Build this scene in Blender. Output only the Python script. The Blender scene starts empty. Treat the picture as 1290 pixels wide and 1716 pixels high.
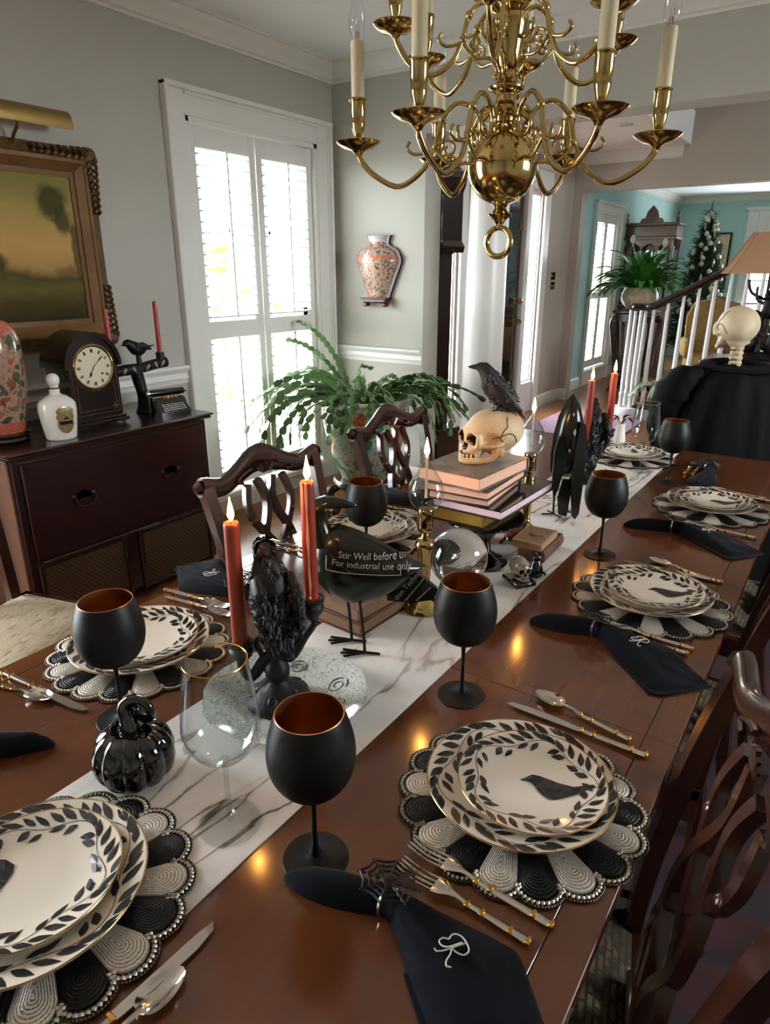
import bpy, math, random
from mathutils import Vector, Matrix, noise
random.seed(7)
PI = math.pi
scene = bpy.context.scene
COL = scene.collection

# ------------------------------------------------------------------ camera
cam_data = bpy.data.cameras.new('camera')
cam = bpy.data.objects.new('camera', cam_data)
COL.objects.link(cam)
cam.location = (0.0, 0.0, 1.48)
cam.rotation_euler = (math.radians(90 - 19.718), 0.0, math.radians(34.305))
cam_data.sensor_fit = 'HORIZONTAL'
cam_data.sensor_width = 36.0
cam_data.lens = 1130.0 / 1290.0 * 36.0
cam_data.clip_start = 0.02
cam_data.clip_end = 200
scene.camera = cam

# ------------------------------------------------------------------ world, exposure
world = bpy.data.worlds.new('overcast_sky')
scene.world = world
world.use_nodes = True
wn = world.node_tree.nodes
bg = wn['Background']
bg.inputs['Color'].default_value = (0.90, 0.96, 1.0, 1)
bg.inputs['Strength'].default_value = 26.0
scene.view_settings.view_transform = 'Standard'
scene.view_settings.look = 'None'
scene.view_settings.exposure = 0.62
scene.view_settings.gamma = 1.0
scene.view_settings.use_curve_mapping = False
scene.cycles.use_denoising = True
scene.cycles.max_bounces = 10
scene.cycles.diffuse_bounces = 5
scene.cycles.glossy_bounces = 4
scene.cycles.transmission_bounces = 8
scene.cycles.transparent_max_bounces = 12
scene.cycles.caustics_reflective = False
scene.cycles.caustics_refractive = False
scene.cycles.sample_clamp_indirect = 4.0

def portal(name, loc, rot, sx, sy):
    """A portal only guides sampling of the sky through a window opening; it emits nothing itself."""
    d = bpy.data.lights.new(name, 'AREA'); d.shape = 'RECTANGLE'; d.size = sx; d.size_y = sy
    d.cycles.is_portal = True
    o = bpy.data.objects.new(name, d); COL.objects.link(o)
    o.location = loc; o.rotation_euler = rot
    return o
# left wall windows face +X (area light looks down -Z: rotate so -Z -> +X)
portal('portal_window_dining', (-3.30, 3.28, 1.18), (0, -PI/2, 0), 2.2, 1.1)
portal('portal_added_window_near', (-3.30, -0.30, 1.25), (0, -PI/2, 0), 2.0, 1.2)
portal('portal_sidelight_a', (-3.02, 5.15, 1.27), (0, -PI/2, 0), 1.86, .3)
portal('portal_sidelight_b', (-3.02, 6.93, 1.27), (0, -PI/2, 0), 1.86, .3)
portal('portal_window_living', (-3.15, 9.6, 1.2), (0, -PI/2, 0), 2.2, 1.1)
portal('portal_added_window_right', (2.42, 2.55, 1.75), (0, PI/2, 0), .9, 1.3)
portal('portal_added_window_stair', (3.12, 6.2, 3.7), (0, PI/2, 0), .8, .8)
portal('portal_window_living_back', (-0.9, 13.55, 1.3), (-PI/2, 0, 0), 1.2, 1.6)

# ------------------------------------------------------------------ geometry helpers
class G:
    """Collects vertices and faces of one part."""
    def __init__(s): s.v = []; s.f = []; s.at = {}
    def add(s, verts, faces, M=None):
        b = len(s.v)
        s.v += [tuple(M @ Vector(p)) if M else tuple(p) for p in verts]
        s.f += [tuple(i + b for i in f) for f in faces]
        return s
    def merge(s, g, M=None): return s.add(g.v, g.f, M)
    def box(s, lo, hi, M=None):
        x0, y0, z0 = lo; x1, y1, z1 = hi
        v = [(x0,y0,z0),(x1,y0,z0),(x1,y1,z0),(x0,y1,z0),(x0,y0,z1),(x1,y0,z1),(x1,y1,z1),(x0,y1,z1)]
        return s.add(v, [(3,2,1,0),(4,5,6,7),(0,1,5,4),(1,2,6,5),(2,3,7,6),(3,0,4,7)], M)
    def cbox(s, lo, hi, c=0.004, M=None):
        """box with chamfered edges"""
        x0, y0, z0 = lo; x1, y1, z1 = hi
        c = min(c, (x1-x0)*.49, (y1-y0)*.49, (z1-z0)*.49)
        v = []; idx = {}
        for sx in (0, 1):
            for sy in (0, 1):
                for sz in (0, 1):
                    X = (x0, x1)[sx]; Y = (y0, y1)[sy]; Z = (z0, z1)[sz]
                    dx = c if sx == 0 else -c; dy = c if sy == 0 else -c; dz = c if sz == 0 else -c
                    for k, p in enumerate(((X, Y+dy, Z+dz), (X+dx, Y, Z+dz), (X+dx, Y+dy, Z))):
                        idx[(sx, sy, sz, k)] = len(v); v.append(p)
        I = idx; f = []
        for a in (0, 1):
            q = [I[(a,0,0,0)], I[(a,1,0,0)], I[(a,1,1,0)], I[(a,0,1,0)]]; f.append(tuple(q if a else q[::-1]))
            q = [I[(0,a,0,1)], I[(1,a,0,1)], I[(1,a,1,1)], I[(0,a,1,1)]]; f.append(tuple(q[::-1] if a else q))
            q = [I[(0,0,a,2)], I[(1,0,a,2)], I[(1,1,a,2)], I[(0,1,a,2)]]; f.append(tuple(q if a else q[::-1]))
        for a in (0, 1):
            for b in (0, 1):
                q = [I[(a,b,0,0)], I[(a,b,1,0)], I[(a,b,1,1)], I[(a,b,0,1)]]; f.append(tuple(q if a == b else q[::-1])[::-1])
                q = [I[(a,0,b,0)], I[(a,1,b,0)], I[(a,1,b,2)], I[(a,0,b,2)]]; f.append(tuple(q if a == b else q[::-1]))
                q = [I[(0,a,b,1)], I[(1,a,b,1)], I[(1,a,b,2)], I[(0,a,b,2)]]; f.append(tuple(q if a == b else q[::-1])[::-1])
        for sx in (0, 1):
            for sy in (0, 1):
                for sz in (0, 1):
                    q = (I[(sx,sy,sz,0)], I[(sx,sy,sz,1)], I[(sx,sy,sz,2)]); f.append(q if (sx+sy+sz) % 2 else q[::-1])
        return s.add(v, f, M)
    def lathe(s, prof, n=24, M=None, wob=None, capb=True, capt=True, a0=0.0, a1=2*PI):
        """prof: (r, z) list, bottom to top or any order; wob(ang, k, r, z) -> (r, z)"""
        full = abs(a1 - a0 - 2*PI) < 1e-6
        m = n if full else n + 1
        v = []; f = []
        for k, (r, z) in enumerate(prof):
            for i in range(m):
                a = a0 + (a1-a0)*i/n
                rr, zz = (r, z) if wob is None else wob(a, k, r, z)
                v.append((rr*math.cos(a), rr*math.sin(a), zz))
        for k in range(len(prof)-1):
            for i in range(n):
                j = (i+1) % m if full else i+1
                f.append((k*m+i, k*m+j, (k+1)*m+j, (k+1)*m+i))
        if full and capb and prof[0][0] > 1e-5: f.append(tuple(range(m))[::-1])
        if full and capt and prof[-1][0] > 1e-5: f.append(tuple((len(prof)-1)*m + i for i in range(m)))
        return s.add(v, f, M)
    def tube(s, pts, rad, n=8, M=None, closed=False, cap=True, up=None, twist=None):
        """sweep; rad: number, list of numbers or of (a, b) pairs (a along side, b along up)"""
        P = [Vector(p) for p in pts]; N = len(P)
        if not isinstance(rad, (list, tuple)) or (isinstance(rad, tuple)): rad = [rad]*N
        v = []; f = []
        prev = Vector(up) if up is not None else None
        for k in range(N):
            if closed: t = (P[(k+1) % N]-P[k-1])
            else: t = P[min(k+1, N-1)]-P[max(k-1, 0)]
            if t.length < 1e-9: t = Vector((0, 0, 1))
            t.normalize()
            if up is not None: ref = Vector(up)
            elif prev is None: ref = Vector((0, 0, 1)) if abs(t.z) < .9 else Vector((1, 0, 0))
            else: ref = prev
            side = t.cross(ref)
            if side.length < 1e-6: side = t.cross(Vector((1, 0.1, 0)))
            side.normalize(); u = side.cross(t).normalized(); prev = u
            if twist:
                c, sn = math.cos(twist[k]), math.sin(twist[k]); side, u = side*c+u*sn, u*c-side*sn
            r = rad[k]; a, b = r if isinstance(r, (list, tuple)) else (r, r)
            for i in range(n):
                an = 2*PI*i/n
                v.append(P[k]+side*(a*math.cos(an))+u*(b*math.sin(an)))
        K = N if closed else N-1
        for k in range(K):
            k2 = (k+1) % N
            for i in range(n):
                j = (i+1) % n
                f.append((k*n+i, k*n+j, k2*n+j, k2*n+i))
        if cap and not closed:
            f.append(tuple(range(n))[::-1]); f.append(tuple((N-1)*n+i for i in range(n)))
        return s.add(v, f, M)
    def prism(s, outline, y0, y1, M=None):
        """outline: (x, z) polygon counter-clockwise seen from -y; extruded y0..y1"""
        n = len(outline)
        v = [(x, y0, z) for x, z in outline]+[(x, y1, z) for x, z in outline]
        f = [tuple(range(n)), tuple(range(2*n-1, n-1, -1))]
        for i in range(n):
            j = (i+1) % n; f.append((j, i, i+n, j+n))
        return s.add(v, f, M)
    def band(s, pts, w, t, M=None, axis=(0, 1, 0)):
        """rectangular-section strip along pts; w in plane, t along axis"""
        P = [Vector(p) for p in pts]; N = len(P); A = Vector(axis).normalized(); v = []; f = []
        if not isinstance(w, (list, tuple)): w = [w]*N
        for k in range(N):
            d = (P[min(k+1, N-1)]-P[max(k-1, 0)]).normalized(); sd = d.cross(A).normalized()
            for a, b in ((-1, -1), (1, -1), (1, 1), (-1, 1)): v.append(P[k]+sd*(a*w[k]/2)+A*(b*t/2))
        for k in range(N-1):
            for i in range(4):
                j = (i+1) % 4; f.append((k*4+i, k*4+j, k*4+4+j, k*4+4+i))
        f += [(3, 2, 1, 0), tuple(4*(N-1)+i for i in range(4))]
        return s.add(v, f, M)
    def ball(s, c, r, n=12, m=8, M=None):
        rx, ry, rz = r if isinstance(r, (list, tuple)) else (r, r, r)
        v = [(c[0], c[1], c[2]-rz)]; f = []
        for k in range(1, m):
            p = -PI/2+PI*k/m
            for i in range(n):
                a = 2*PI*i/n; v.append((c[0]+rx*math.cos(p)*math.cos(a), c[1]+ry*math.cos(p)*math.sin(a), c[2]+rz*math.sin(p)))
        v.append((c[0], c[1], c[2]+rz))
        for i in range(n):
            j = (i+1) % n; f.append((0, 1+j, 1+i)); f.append((len(v)-1, 1+(m-2)*n+i, 1+(m-2)*n+j))
        for k in range(m-2):
            for i in range(n):
                j = (i+1) % n; b = 1+k*n; f.append((b+i, b+j, b+n+j, b+n+i))
        return s.add(v, f, M)
    def torus(s, c, R, r, n=24, m=8, axis='z', M=None):
        pts = []
        for i in range(n):
            a = 2*PI*i/n; x, y = R*math.cos(a), R*math.sin(a)
            pts.append({'z': (c[0]+x, c[1]+y, c[2]), 'y': (c[0]+x, c[1], c[2]+y), 'x': (c[0], c[1]+x, c[2]+y)}[axis])
        return s.tube(pts, r, m, M, closed=True)
    def mesh(s, name):
        me = bpy.data.meshes.new(name)
        me.from_pydata([tuple(p) for p in s.v], [], s.f)
        for an, vals in s.at.items():
            a = me.attributes.new(an, 'FLOAT', 'POINT'); a.data.foreach_set('value', vals)
        me.update()
        return me
    def obj(s, name, mat=None, parent=None, smooth=True, angle=40, kind=None, label=None, loc=None, rot=None):
        me = s.mesh(name)
        if mat: me.materials.append(mat)
        return link(name, me, parent, smooth, angle, kind, label, loc, rot)

def link(name, me, parent=None, smooth=True, angle=40, kind=None, label=None, loc=None, rot=None):
    if smooth and not me.polygons[0].use_smooth:
        me.polygons.foreach_set('use_smooth', [True]*len(me.polygons))
        me.set_sharp_from_angle(angle=math.radians(angle))
    o = bpy.data.objects.new(name, me); COL.objects.link(o)
    if parent: o.parent = parent
    if kind: o['kind'] = kind
    if label: o['label'] = label
    if loc: o.location = loc
    if rot: o.rotation_euler = rot
    return o

def thing(name, label, cat, loc=(0, 0, 0), rz=0.0, group=None, rot=None):
    o = bpy.data.objects.new(name, None); COL.objects.link(o)
    o.empty_display_size = .05
    o.location = loc; o.rotation_euler = rot if rot else (0, 0, rz)
    o['label'] = label; o['category'] = cat
    if group: o['group'] = group
    return o
def tag(o, label, cat, group=None):
    o['label'] = label; o['category'] = cat
    if group: o['group'] = group
    return o
def setting(name, label=None):
    o = bpy.data.objects.new(name, None); COL.objects.link(o); o['kind'] = 'structure'
    if label: o['label'] = label
    return o
def struct(name, g, mat, parent=None, smooth=False, label=None):
    o = g.obj(name, mat, parent, smooth)
    if parent is None: o['kind'] = 'structure'
    if label: o['label'] = label
    return o
def dup(root, loc=None, rz=None, label=None, group=None):
    r = root.copy(); COL.objects.link(r)
    if loc is not None: r.location = loc
    if rz is not None: r.rotation_euler = (0, 0, rz)
    if label: r['label'] = label
    if group: r['group'] = group
    for ch in list(root.children):
        c = ch.copy(); COL.objects.link(c); c.parent = r
        for g in list(ch.children):
            d = g.copy(); COL.objects.link(d); d.parent = c
    return r
def T(x=0, y=0, z=0): return Matrix.Translation((x, y, z))
def RX(a): return Matrix.Rotation(a, 4, 'X')
def RY(a): return Matrix.Rotation(a, 4, 'Y')
def RZ(a): return Matrix.Rotation(a, 4, 'Z')
def S(x, y, z): return Matrix.Diagonal((x, y, z, 1))
def bez(pts, n=6):
    """Catmull-Rom through pts (any dimension)"""
    out = []; N = len(pts)
    for i in range(N-1):
        p0 = pts[max(i-1, 0)]; p1 = pts[i]; p2 = pts[i+1]; p3 = pts[min(i+2, N-1)]
        for k in range(n):
            t = k/n
            out.append(tuple(.5*((2*b)+(-a+c)*t+(2*a-5*b+4*c-d)*t*t+(-a+3*b-3*c+d)*t**3) for a, b, c, d in zip(p0, p1, p2, p3)))
    out.append(tuple(pts[-1]))
    return out

# ------------------------------------------------------------------ materials
def lin(h):
    c = [int(h[i:i+2], 16)/255 for i in (0, 2, 4)]
    return tuple(x/12.92 if x <= .04045 else ((x+.055)/1.055)**2.4 for x in c)+(1.0,)
def new_mat(name):
    m = bpy.data.materials.new(name); m.use_nodes = True
    nt = m.node_tree
    return m, nt, nt.nodes['Principled BSDF']
def N(nt, t, **kw):
    n = nt.nodes.new(t)
    for k, v in kw.items(): setattr(n, k, v)
    return n
def coords(nt, scale=(1, 1, 1), rot=(0, 0, 0), what='Object'):
    tc = N(nt, 'ShaderNodeTexCoord'); mp = N(nt, 'ShaderNodeMapping')
    mp.inputs['Scale'].default_value = scale; mp.inputs['Rotation'].default_value = rot
    nt.links.new(tc.outputs[what], mp.inputs['Vector']); return mp.outputs['Vector']
def ramp(nt, fac, stops, interp='LINEAR'):
    r = N(nt, 'ShaderNodeValToRGB'); r.color_ramp.interpolation = interp
    e = r.color_ramp.elements
    while len(e) < len(stops): e.new(.5)
    for i, (p, c) in enumerate(stops):
        e[i].position = p; e[i].color = lin(c) if isinstance(c, str) else (c, c, c, 1)
    nt.links.new(fac, r.inputs['Fac']); return r.outputs['Color']
def noisetex(nt, vec, scale, detail=4, rough=.55, dist=0.0):
    n = N(nt, 'ShaderNodeTexNoise'); n.inputs['Scale'].default_value = scale; n.inputs['Detail'].default_value = detail
    n.inputs['Roughness'].default_value = rough; n.inputs['Distortion'].default_value = dist
    nt.links.new(vec, n.inputs['Vector']); return n
def bump(nt, b, height, strength=.3, dist=.002):
    n = N(nt, 'ShaderNodeBump'); n.inputs['Strength'].default_value = strength; n.inputs['Distance'].default_value = dist
    nt.links.new(height, n.inputs['Height']); nt.links.new(n.outputs['Normal'], b.inputs['Normal'])
def P(name, col, rough=.5, metal=0.0, spec=.5, coat=0.0, var=None, vscale=6.0, bscale=None, bstr=.2, bdist=.002, sheen=0.0):
    """plain principled material with optional colour variation and fine relief"""
    m, nt, b = new_mat(name)
    b.inputs['Base Color'].default_value = lin(col); b.inputs['Roughness'].default_value = rough
    b.inputs['Metallic'].default_value = metal; b.inputs['Specular IOR Level'].default_value = spec
    b.inputs['Coat Weight'].default_value = coat; b.inputs['Coat Roughness'].default_value = .08
    if sheen: b.inputs['Sheen Weight'].default_value = sheen
    if var or bscale:
        v = coords(nt)
        if var:
            n = noisetex(nt, v, vscale)
            nt.links.new(ramp(nt, n.outputs['Fac'], [(.3, col), (.7, var)]), b.inputs['Base Color'])
        if bscale:
            n2 = noisetex(nt, v, bscale, 3); bump(nt, b, n2.outputs['Fac'], bstr, bdist)
    return m
def wood(name, c1, c2, c3, axis='x', rough=.25, scale=9.0, coat=.3):
    m, nt, b = new_mat(name)
    sc = {'x': (.12, 1.6, 1.6), 'y': (1.6, .12, 1.6), 'z': (1.6, 1.6, .12)}[axis]
    v = coords(nt, sc)
    n = noisetex(nt, v, scale, 6, .6, 1.2)
    nt.links.new(ramp(nt, n.outputs['Fac'], [(.25, c1), (.5, c2), (.75, c3)]), b.inputs['Base Color'])
    n2 = noisetex(nt, v, scale*6, 3)
    b.inputs['Roughness'].default_value = rough; b.inputs['Coat Weight'].default_value = coat
    b.inputs['Coat Roughness'].default_value = .12
    bump(nt, b, n2.outputs['Fac'], .06, .001)
    return m
def glass(name, col='ffffff', rough=0.0, ior=1.45):
    m, nt, b = new_mat(name)
    b.inputs['Base Color'].default_value = lin(col); b.inputs['Roughness'].default_value = rough
    b.inputs['Transmission Weight'].default_value = 1.0; b.inputs['IOR'].default_value = ior
    return m
def thin_glass(name, col='ffffff', edge=.9, base=.05):
    """clear glass without refraction: see-through head on, reflective towards its outline"""
    m, nt, b = new_mat(name)
    out = nt.nodes['Material Output']
    tr = N(nt, 'ShaderNodeBsdfTransparent'); tr.inputs['Color'].default_value = lin(col)
    gl = N(nt, 'ShaderNodeBsdfGlossy'); gl.inputs['Roughness'].default_value = .02
    lw = N(nt, 'ShaderNodeLayerWeight'); lw.inputs['Blend'].default_value = .5
    pw = N(nt, 'ShaderNodeMath', operation='POWER'); pw.inputs[1].default_value = 4.5; nt.links.new(lw.outputs['Facing'], pw.inputs[0])
    ma = N(nt, 'ShaderNodeMath', operation='MULTIPLY_ADD'); ma.inputs[1].default_value = edge; ma.inputs[2].default_value = base
    nt.links.new(pw.outputs[0], ma.inputs[0])
    mx = N(nt, 'ShaderNodeMixShader')
    nt.links.new(ma.outputs[0], mx.inputs[0]); nt.links.new(tr.outputs[0], mx.inputs[1]); nt.links.new(gl.outputs[0], mx.inputs[2])
    nt.links.new(mx.outputs[0], out.inputs['Surface'])
    return m
def emis(name, col, strength):
    m, nt, b = new_mat(name)
    b.inputs['Base Color'].default_value = (0, 0, 0, 1)
    b.inputs['Emission Color'].default_value = lin(col); b.inputs['Emission Strength'].default_value = strength
    return m

M = {}
M['wall'] = P('grey_wall_paint', 'b3b1a8', .85, bscale=180, bstr=.05)
M['ceiling'] = P('ceiling_paint', 'f2f4f5', .9)
M['trim'] = P('white_trim_paint', 'e3e2dd', .35)
M['aqua'] = P('aqua_wall_paint', 'a9cbc8', .85)
M['hall'] = P('hall_wall_paint', 'b5aca2', .85)
M['tabletop'] = wood('mahogany_tabletop', '45230f', '542c17', '5f351d', 'y', .16, 5, .5)
M['mahogany'] = wood('dark_mahogany', '210d08', '2c130c', '381a10', 'z', .24, 8, .4)
M['sideboard'] = wood('sideboard_walnut', '1f0d0a', '2a1310', '331812', 'y', .25, 6, .3)
M['lit_side'] = wood('walnut_lit_tone', '6b4a3a', '7c5846', '5c3d30', 'z', .4, 6, .1)  # lighter walnut standing in for light on the sideboard end
M['black_wood'] = wood('black_stained_wood', '140b09', '1d100d', '26150f', 'z', .22, 6, .3)
M['brass'] = P('polished_brass', 'b8a06a', .12, 1.0, var='a48c58', vscale=4)
M['brass_satin'] = P('satin_brass', '9c8350', .38, 1.0)
M['silver'] = P('silver_cutlery', 'dcd8d0', .12, 1.0)
M['gold'] = P('gold_plate', 'd9a548', .18, 1.0)
M['matte_black'] = P('matte_black_glass', '090a0b', .46, spec=.22)
M['copper'] = P('copper_lining', 'b07a50', .38, .9)
M['gloss_black'] = P('glossy_black_glass', '050505', .05, coat=.6)
M['resin'] = P('black_resin', '0a090a', .5, spec=.35, bscale=90, bstr=.5, bdist=.002)
M['tin'] = P('black_enamel_tin', '12130f', .22, .3, var='1d1f18', vscale=14)
M['rod'] = P('black_iron_rod', '15130f', .5, .6)
M['ceramic'] = P('cream_ceramic', 'e2d9c9', .08, coat=.4)
M['ink'] = P('black_leaf_ink', '121316', .25, var='2c2d31', vscale=60)
M['goldrim'] = P('gold_rim', 'a58559', .25, .8)
M['clear'] = thin_glass('clear_glass', 'f8fafa', .9, .035)
M['oil'] = glass('lamp_oil', 'f6f4ef', 0, 1.45)
M['pane'] = thin_glass('window_glass', 'ffffff', .5, .02)
M['linen'] = P('navy_black_linen', '090c14', .9, spec=.12, sheen=.03, bscale=500, bstr=.25, bdist=.001)
M['thread'] = P('silver_thread', 'd6d3cc', .45)
M['bead_silver'] = P('silver_beads', 'b9b2a6', .25, .85)
M['bead_bronze'] = P('bronze_beads', '4a3a2b', .3, .8)
M['wax'] = P('rust_orange_wax', 'b8452a', .38, var='a83b22', vscale=9)
M['wax_red'] = P('red_wax', '9c3a34', .4)
M['cream_sleeve'] = P('cream_candle_sleeve', 'cfc3a0', .5)
M['pages'] = P('book_pages', 'd9c9ae', .85, bscale=300, bstr=.3)
M['bone'] = P('aged_bone', 'd6c19c', .55, var='b98f5f', vscale=14, bscale=60, bstr=.25)
M['bone_shade'] = P('painted_bone_shade', '1d0e0a', .9)  # dark colour in place of shade inside sockets and mouth
M['tooth'] = P('tooth_enamel', 'd9c6a4', .4)
M['white_ceramic'] = P('white_glazed_ceramic', 'e9e6df', .1, coat=.5)
M['leaf'] = P('cactus_leaf', '3c5b33', .38, var='58803f', vscale=5)
M['leaf2'] = P('lily_leaf', '2f6a26', .35, var='4f8f35', vscale=6)
M['pine'] = P('pine_needles', '26432b', .7, var='3d5c3a', vscale=9)
M['stem'] = P('plant_stem', '5b5a35', .6)
M['soil'] = P('dark_soil', '1c1511', .95, bscale=80, bstr=.8, bdist=.01)
M['shade'] = P('tan_lamp_shade', 'b98d6d', .8, bscale=260, bstr=.2)
M['dress'] = P('black_satin', '020203', .75, spec=.12, var='040405', vscale=5)
M['flame'] = emis('candle_flame', 'ffa94a', 170.0)
# ------------------------------------------------------------------ patterned materials
def mat_runner():
    m, nt, b = new_mat('marble_print_cloth')
    v = coords(nt, (1, 1, 1), (0, 0, .55))
    n = noisetex(nt, v, 3.2, 8, .6, 1.5)
    base = ramp(nt, n.outputs['Fac'], [(.3, 'cfcac4'), (.55, 'e4dfd8'), (.75, 'eee9e2')])
    # stretched veins
    v2 = coords(nt, (6.0, 1.3, 1), (0, 0, -.22))
    n2 = noisetex(nt, v2, 1.15, 5, .5, .5)
    ab = N(nt, 'ShaderNodeMath', operation='SUBTRACT'); ab.inputs[1].default_value = .5
    nt.links.new(n2.outputs['Fac'], ab.inputs[0])
    ab2 = N(nt, 'ShaderNodeMath', operation='ABSOLUTE'); nt.links.new(ab.outputs[0], ab2.inputs[0])
    vein = ramp(nt, ab2.outputs[0], [(0, 1.0), (.004, .9), (.014, .12), (.04, 0.0)])
    n3 = noisetex(nt, coords(nt), 4.5, 2)
    msk = ramp(nt, n3.outputs['Fac'], [(.36, 0.0), (.52, 1.0)])
    mul = N(nt, 'ShaderNodeMath', operation='MULTIPLY'); nt.links.new(vein, mul.inputs[0]); nt.links.new(msk, mul.inputs[1])
    n4 = noisetex(nt, coords(nt), 2.3, 2)
    vc = ramp(nt, n4.outputs['Fac'], [(.4, '4a4748'), (.62, '8d7458')])
    mx = N(nt, 'ShaderNodeMixRGB'); nt.links.new(mul.outputs[0], mx.inputs[0]); nt.links.new(base, mx.inputs[1]); nt.links.new(vc, mx.inputs[2])
    nt.links.new(mx.outputs[0], b.inputs['Base Color'])
    b.inputs['Roughness'].default_value = .75
    w = N(nt, 'ShaderNodeTexWave'); w.inputs['Scale'].default_value = 130; w.bands_direction = 'Y'
    nt.links.new(coords(nt), w.inputs['Vector']); bump(nt, b, w.outputs['Fac'], .12, .001)
    return m
def mat_floor():
    m, nt, b = new_mat('oak_floorboards')
    v = coords(nt, (1, 1, 1), (0, 0, PI/2))
    br = N(nt, 'ShaderNodeTexBrick'); br.inputs['Scale'].default_value = 1.0
    br.inputs['Brick Width'].default_value = 1.1; br.inputs['Row Height'].default_value = .075; br.inputs['Mortar Size'].default_value = .0015
    br.inputs['Color1'].default_value = lin('9a6236'); br.inputs['Color2'].default_value = lin('84502b'); br.inputs['Mortar'].default_value = lin('3a1f10')
    nt.links.new(v, br.inputs['Vector'])
    n = noisetex(nt, coords(nt, (9, .8, 1)), 5, 5)
    mx = N(nt, 'ShaderNodeMixRGB', blend_type='MULTIPLY'); mx.inputs[0].default_value = .5
    nt.links.new(br.outputs['Color'], mx.inputs[1]); nt.links.new(ramp(nt, n.outputs['Fac'], [(.3, .55), (.7, 1.0)]), mx.inputs[2])
    nt.links.new(mx.outputs[0], b.inputs['Base Color']); b.inputs['Roughness'].default_value = .28
    return m
def mat_rug():
    m, nt, b = new_mat('maroon_floral_wool')
    v = coords(nt)
    vo = N(nt, 'ShaderNodeTexVoronoi'); vo.inputs['Scale'].default_value = 7.0; nt.links.new(v, vo.inputs['Vector'])
    n = noisetex(nt, v, 30, 3)
    mth = N(nt, 'ShaderNodeMath', operation='ADD'); nt.links.new(vo.outputs['Distance'], mth.inputs[0])
    n5 = N(nt, 'ShaderNodeMath', operation='MULTIPLY'); n5.inputs[1].default_value = .25; nt.links.new(n.outputs['Fac'], n5.inputs[0]); nt.links.new(n5.outputs[0], mth.inputs[1])
    c = ramp(nt, mth.outputs[0], [(.0, '6d5a45'), (.22, '5d4a38'), (.25, '1d0f12'), (.31, '2c0a0e'), (.6, '330c11'), (.75, '22161e')])
    nt.links.new(c, b.inputs['Base Color']); b.inputs['Roughness'].default_value = .95
    bump(nt, b, n.outputs['Fac'], .3, .003)
    return m
def mat_seat(name, c1, c2, c3):
    m, nt, b = new_mat(name)
    v = coords(nt)
    br = N(nt, 'ShaderNodeTexBrick'); br.inputs['Scale'].default_value = 1.0
    br.inputs['Brick Width'].default_value = .030; br.inputs['Row Height'].default_value = .011; br.inputs['Mortar Size'].default_value = .0022; br.inputs['Bias'].default_value = -.1
    br.inputs['Color1'].default_value = lin(c2); br.inputs['Color2'].default_value = lin(c3); br.inputs['Mortar'].default_value = lin(c1)
    nt.links.new(v, br.inputs['Vector'])
    n = noisetex(nt, v, 26, 2)
    mx = N(nt, 'ShaderNodeMixRGB'); mx.inputs[2].default_value = lin(c1)
    nt.links.new(ramp(nt, n.outputs['Fac'], [(.46, 0.0), (.54, .85)]), mx.inputs[0]); nt.links.new(br.outputs['Color'], mx.inputs[1])
    nt.links.new(mx.outputs[0], b.inputs['Base Color'])
    b.inputs['Roughness'].default_value = .95
    n2 = noisetex(nt, v, 160, 2); bump(nt, b, n2.outputs['Fac'], .4, .002)
    return m
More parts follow.
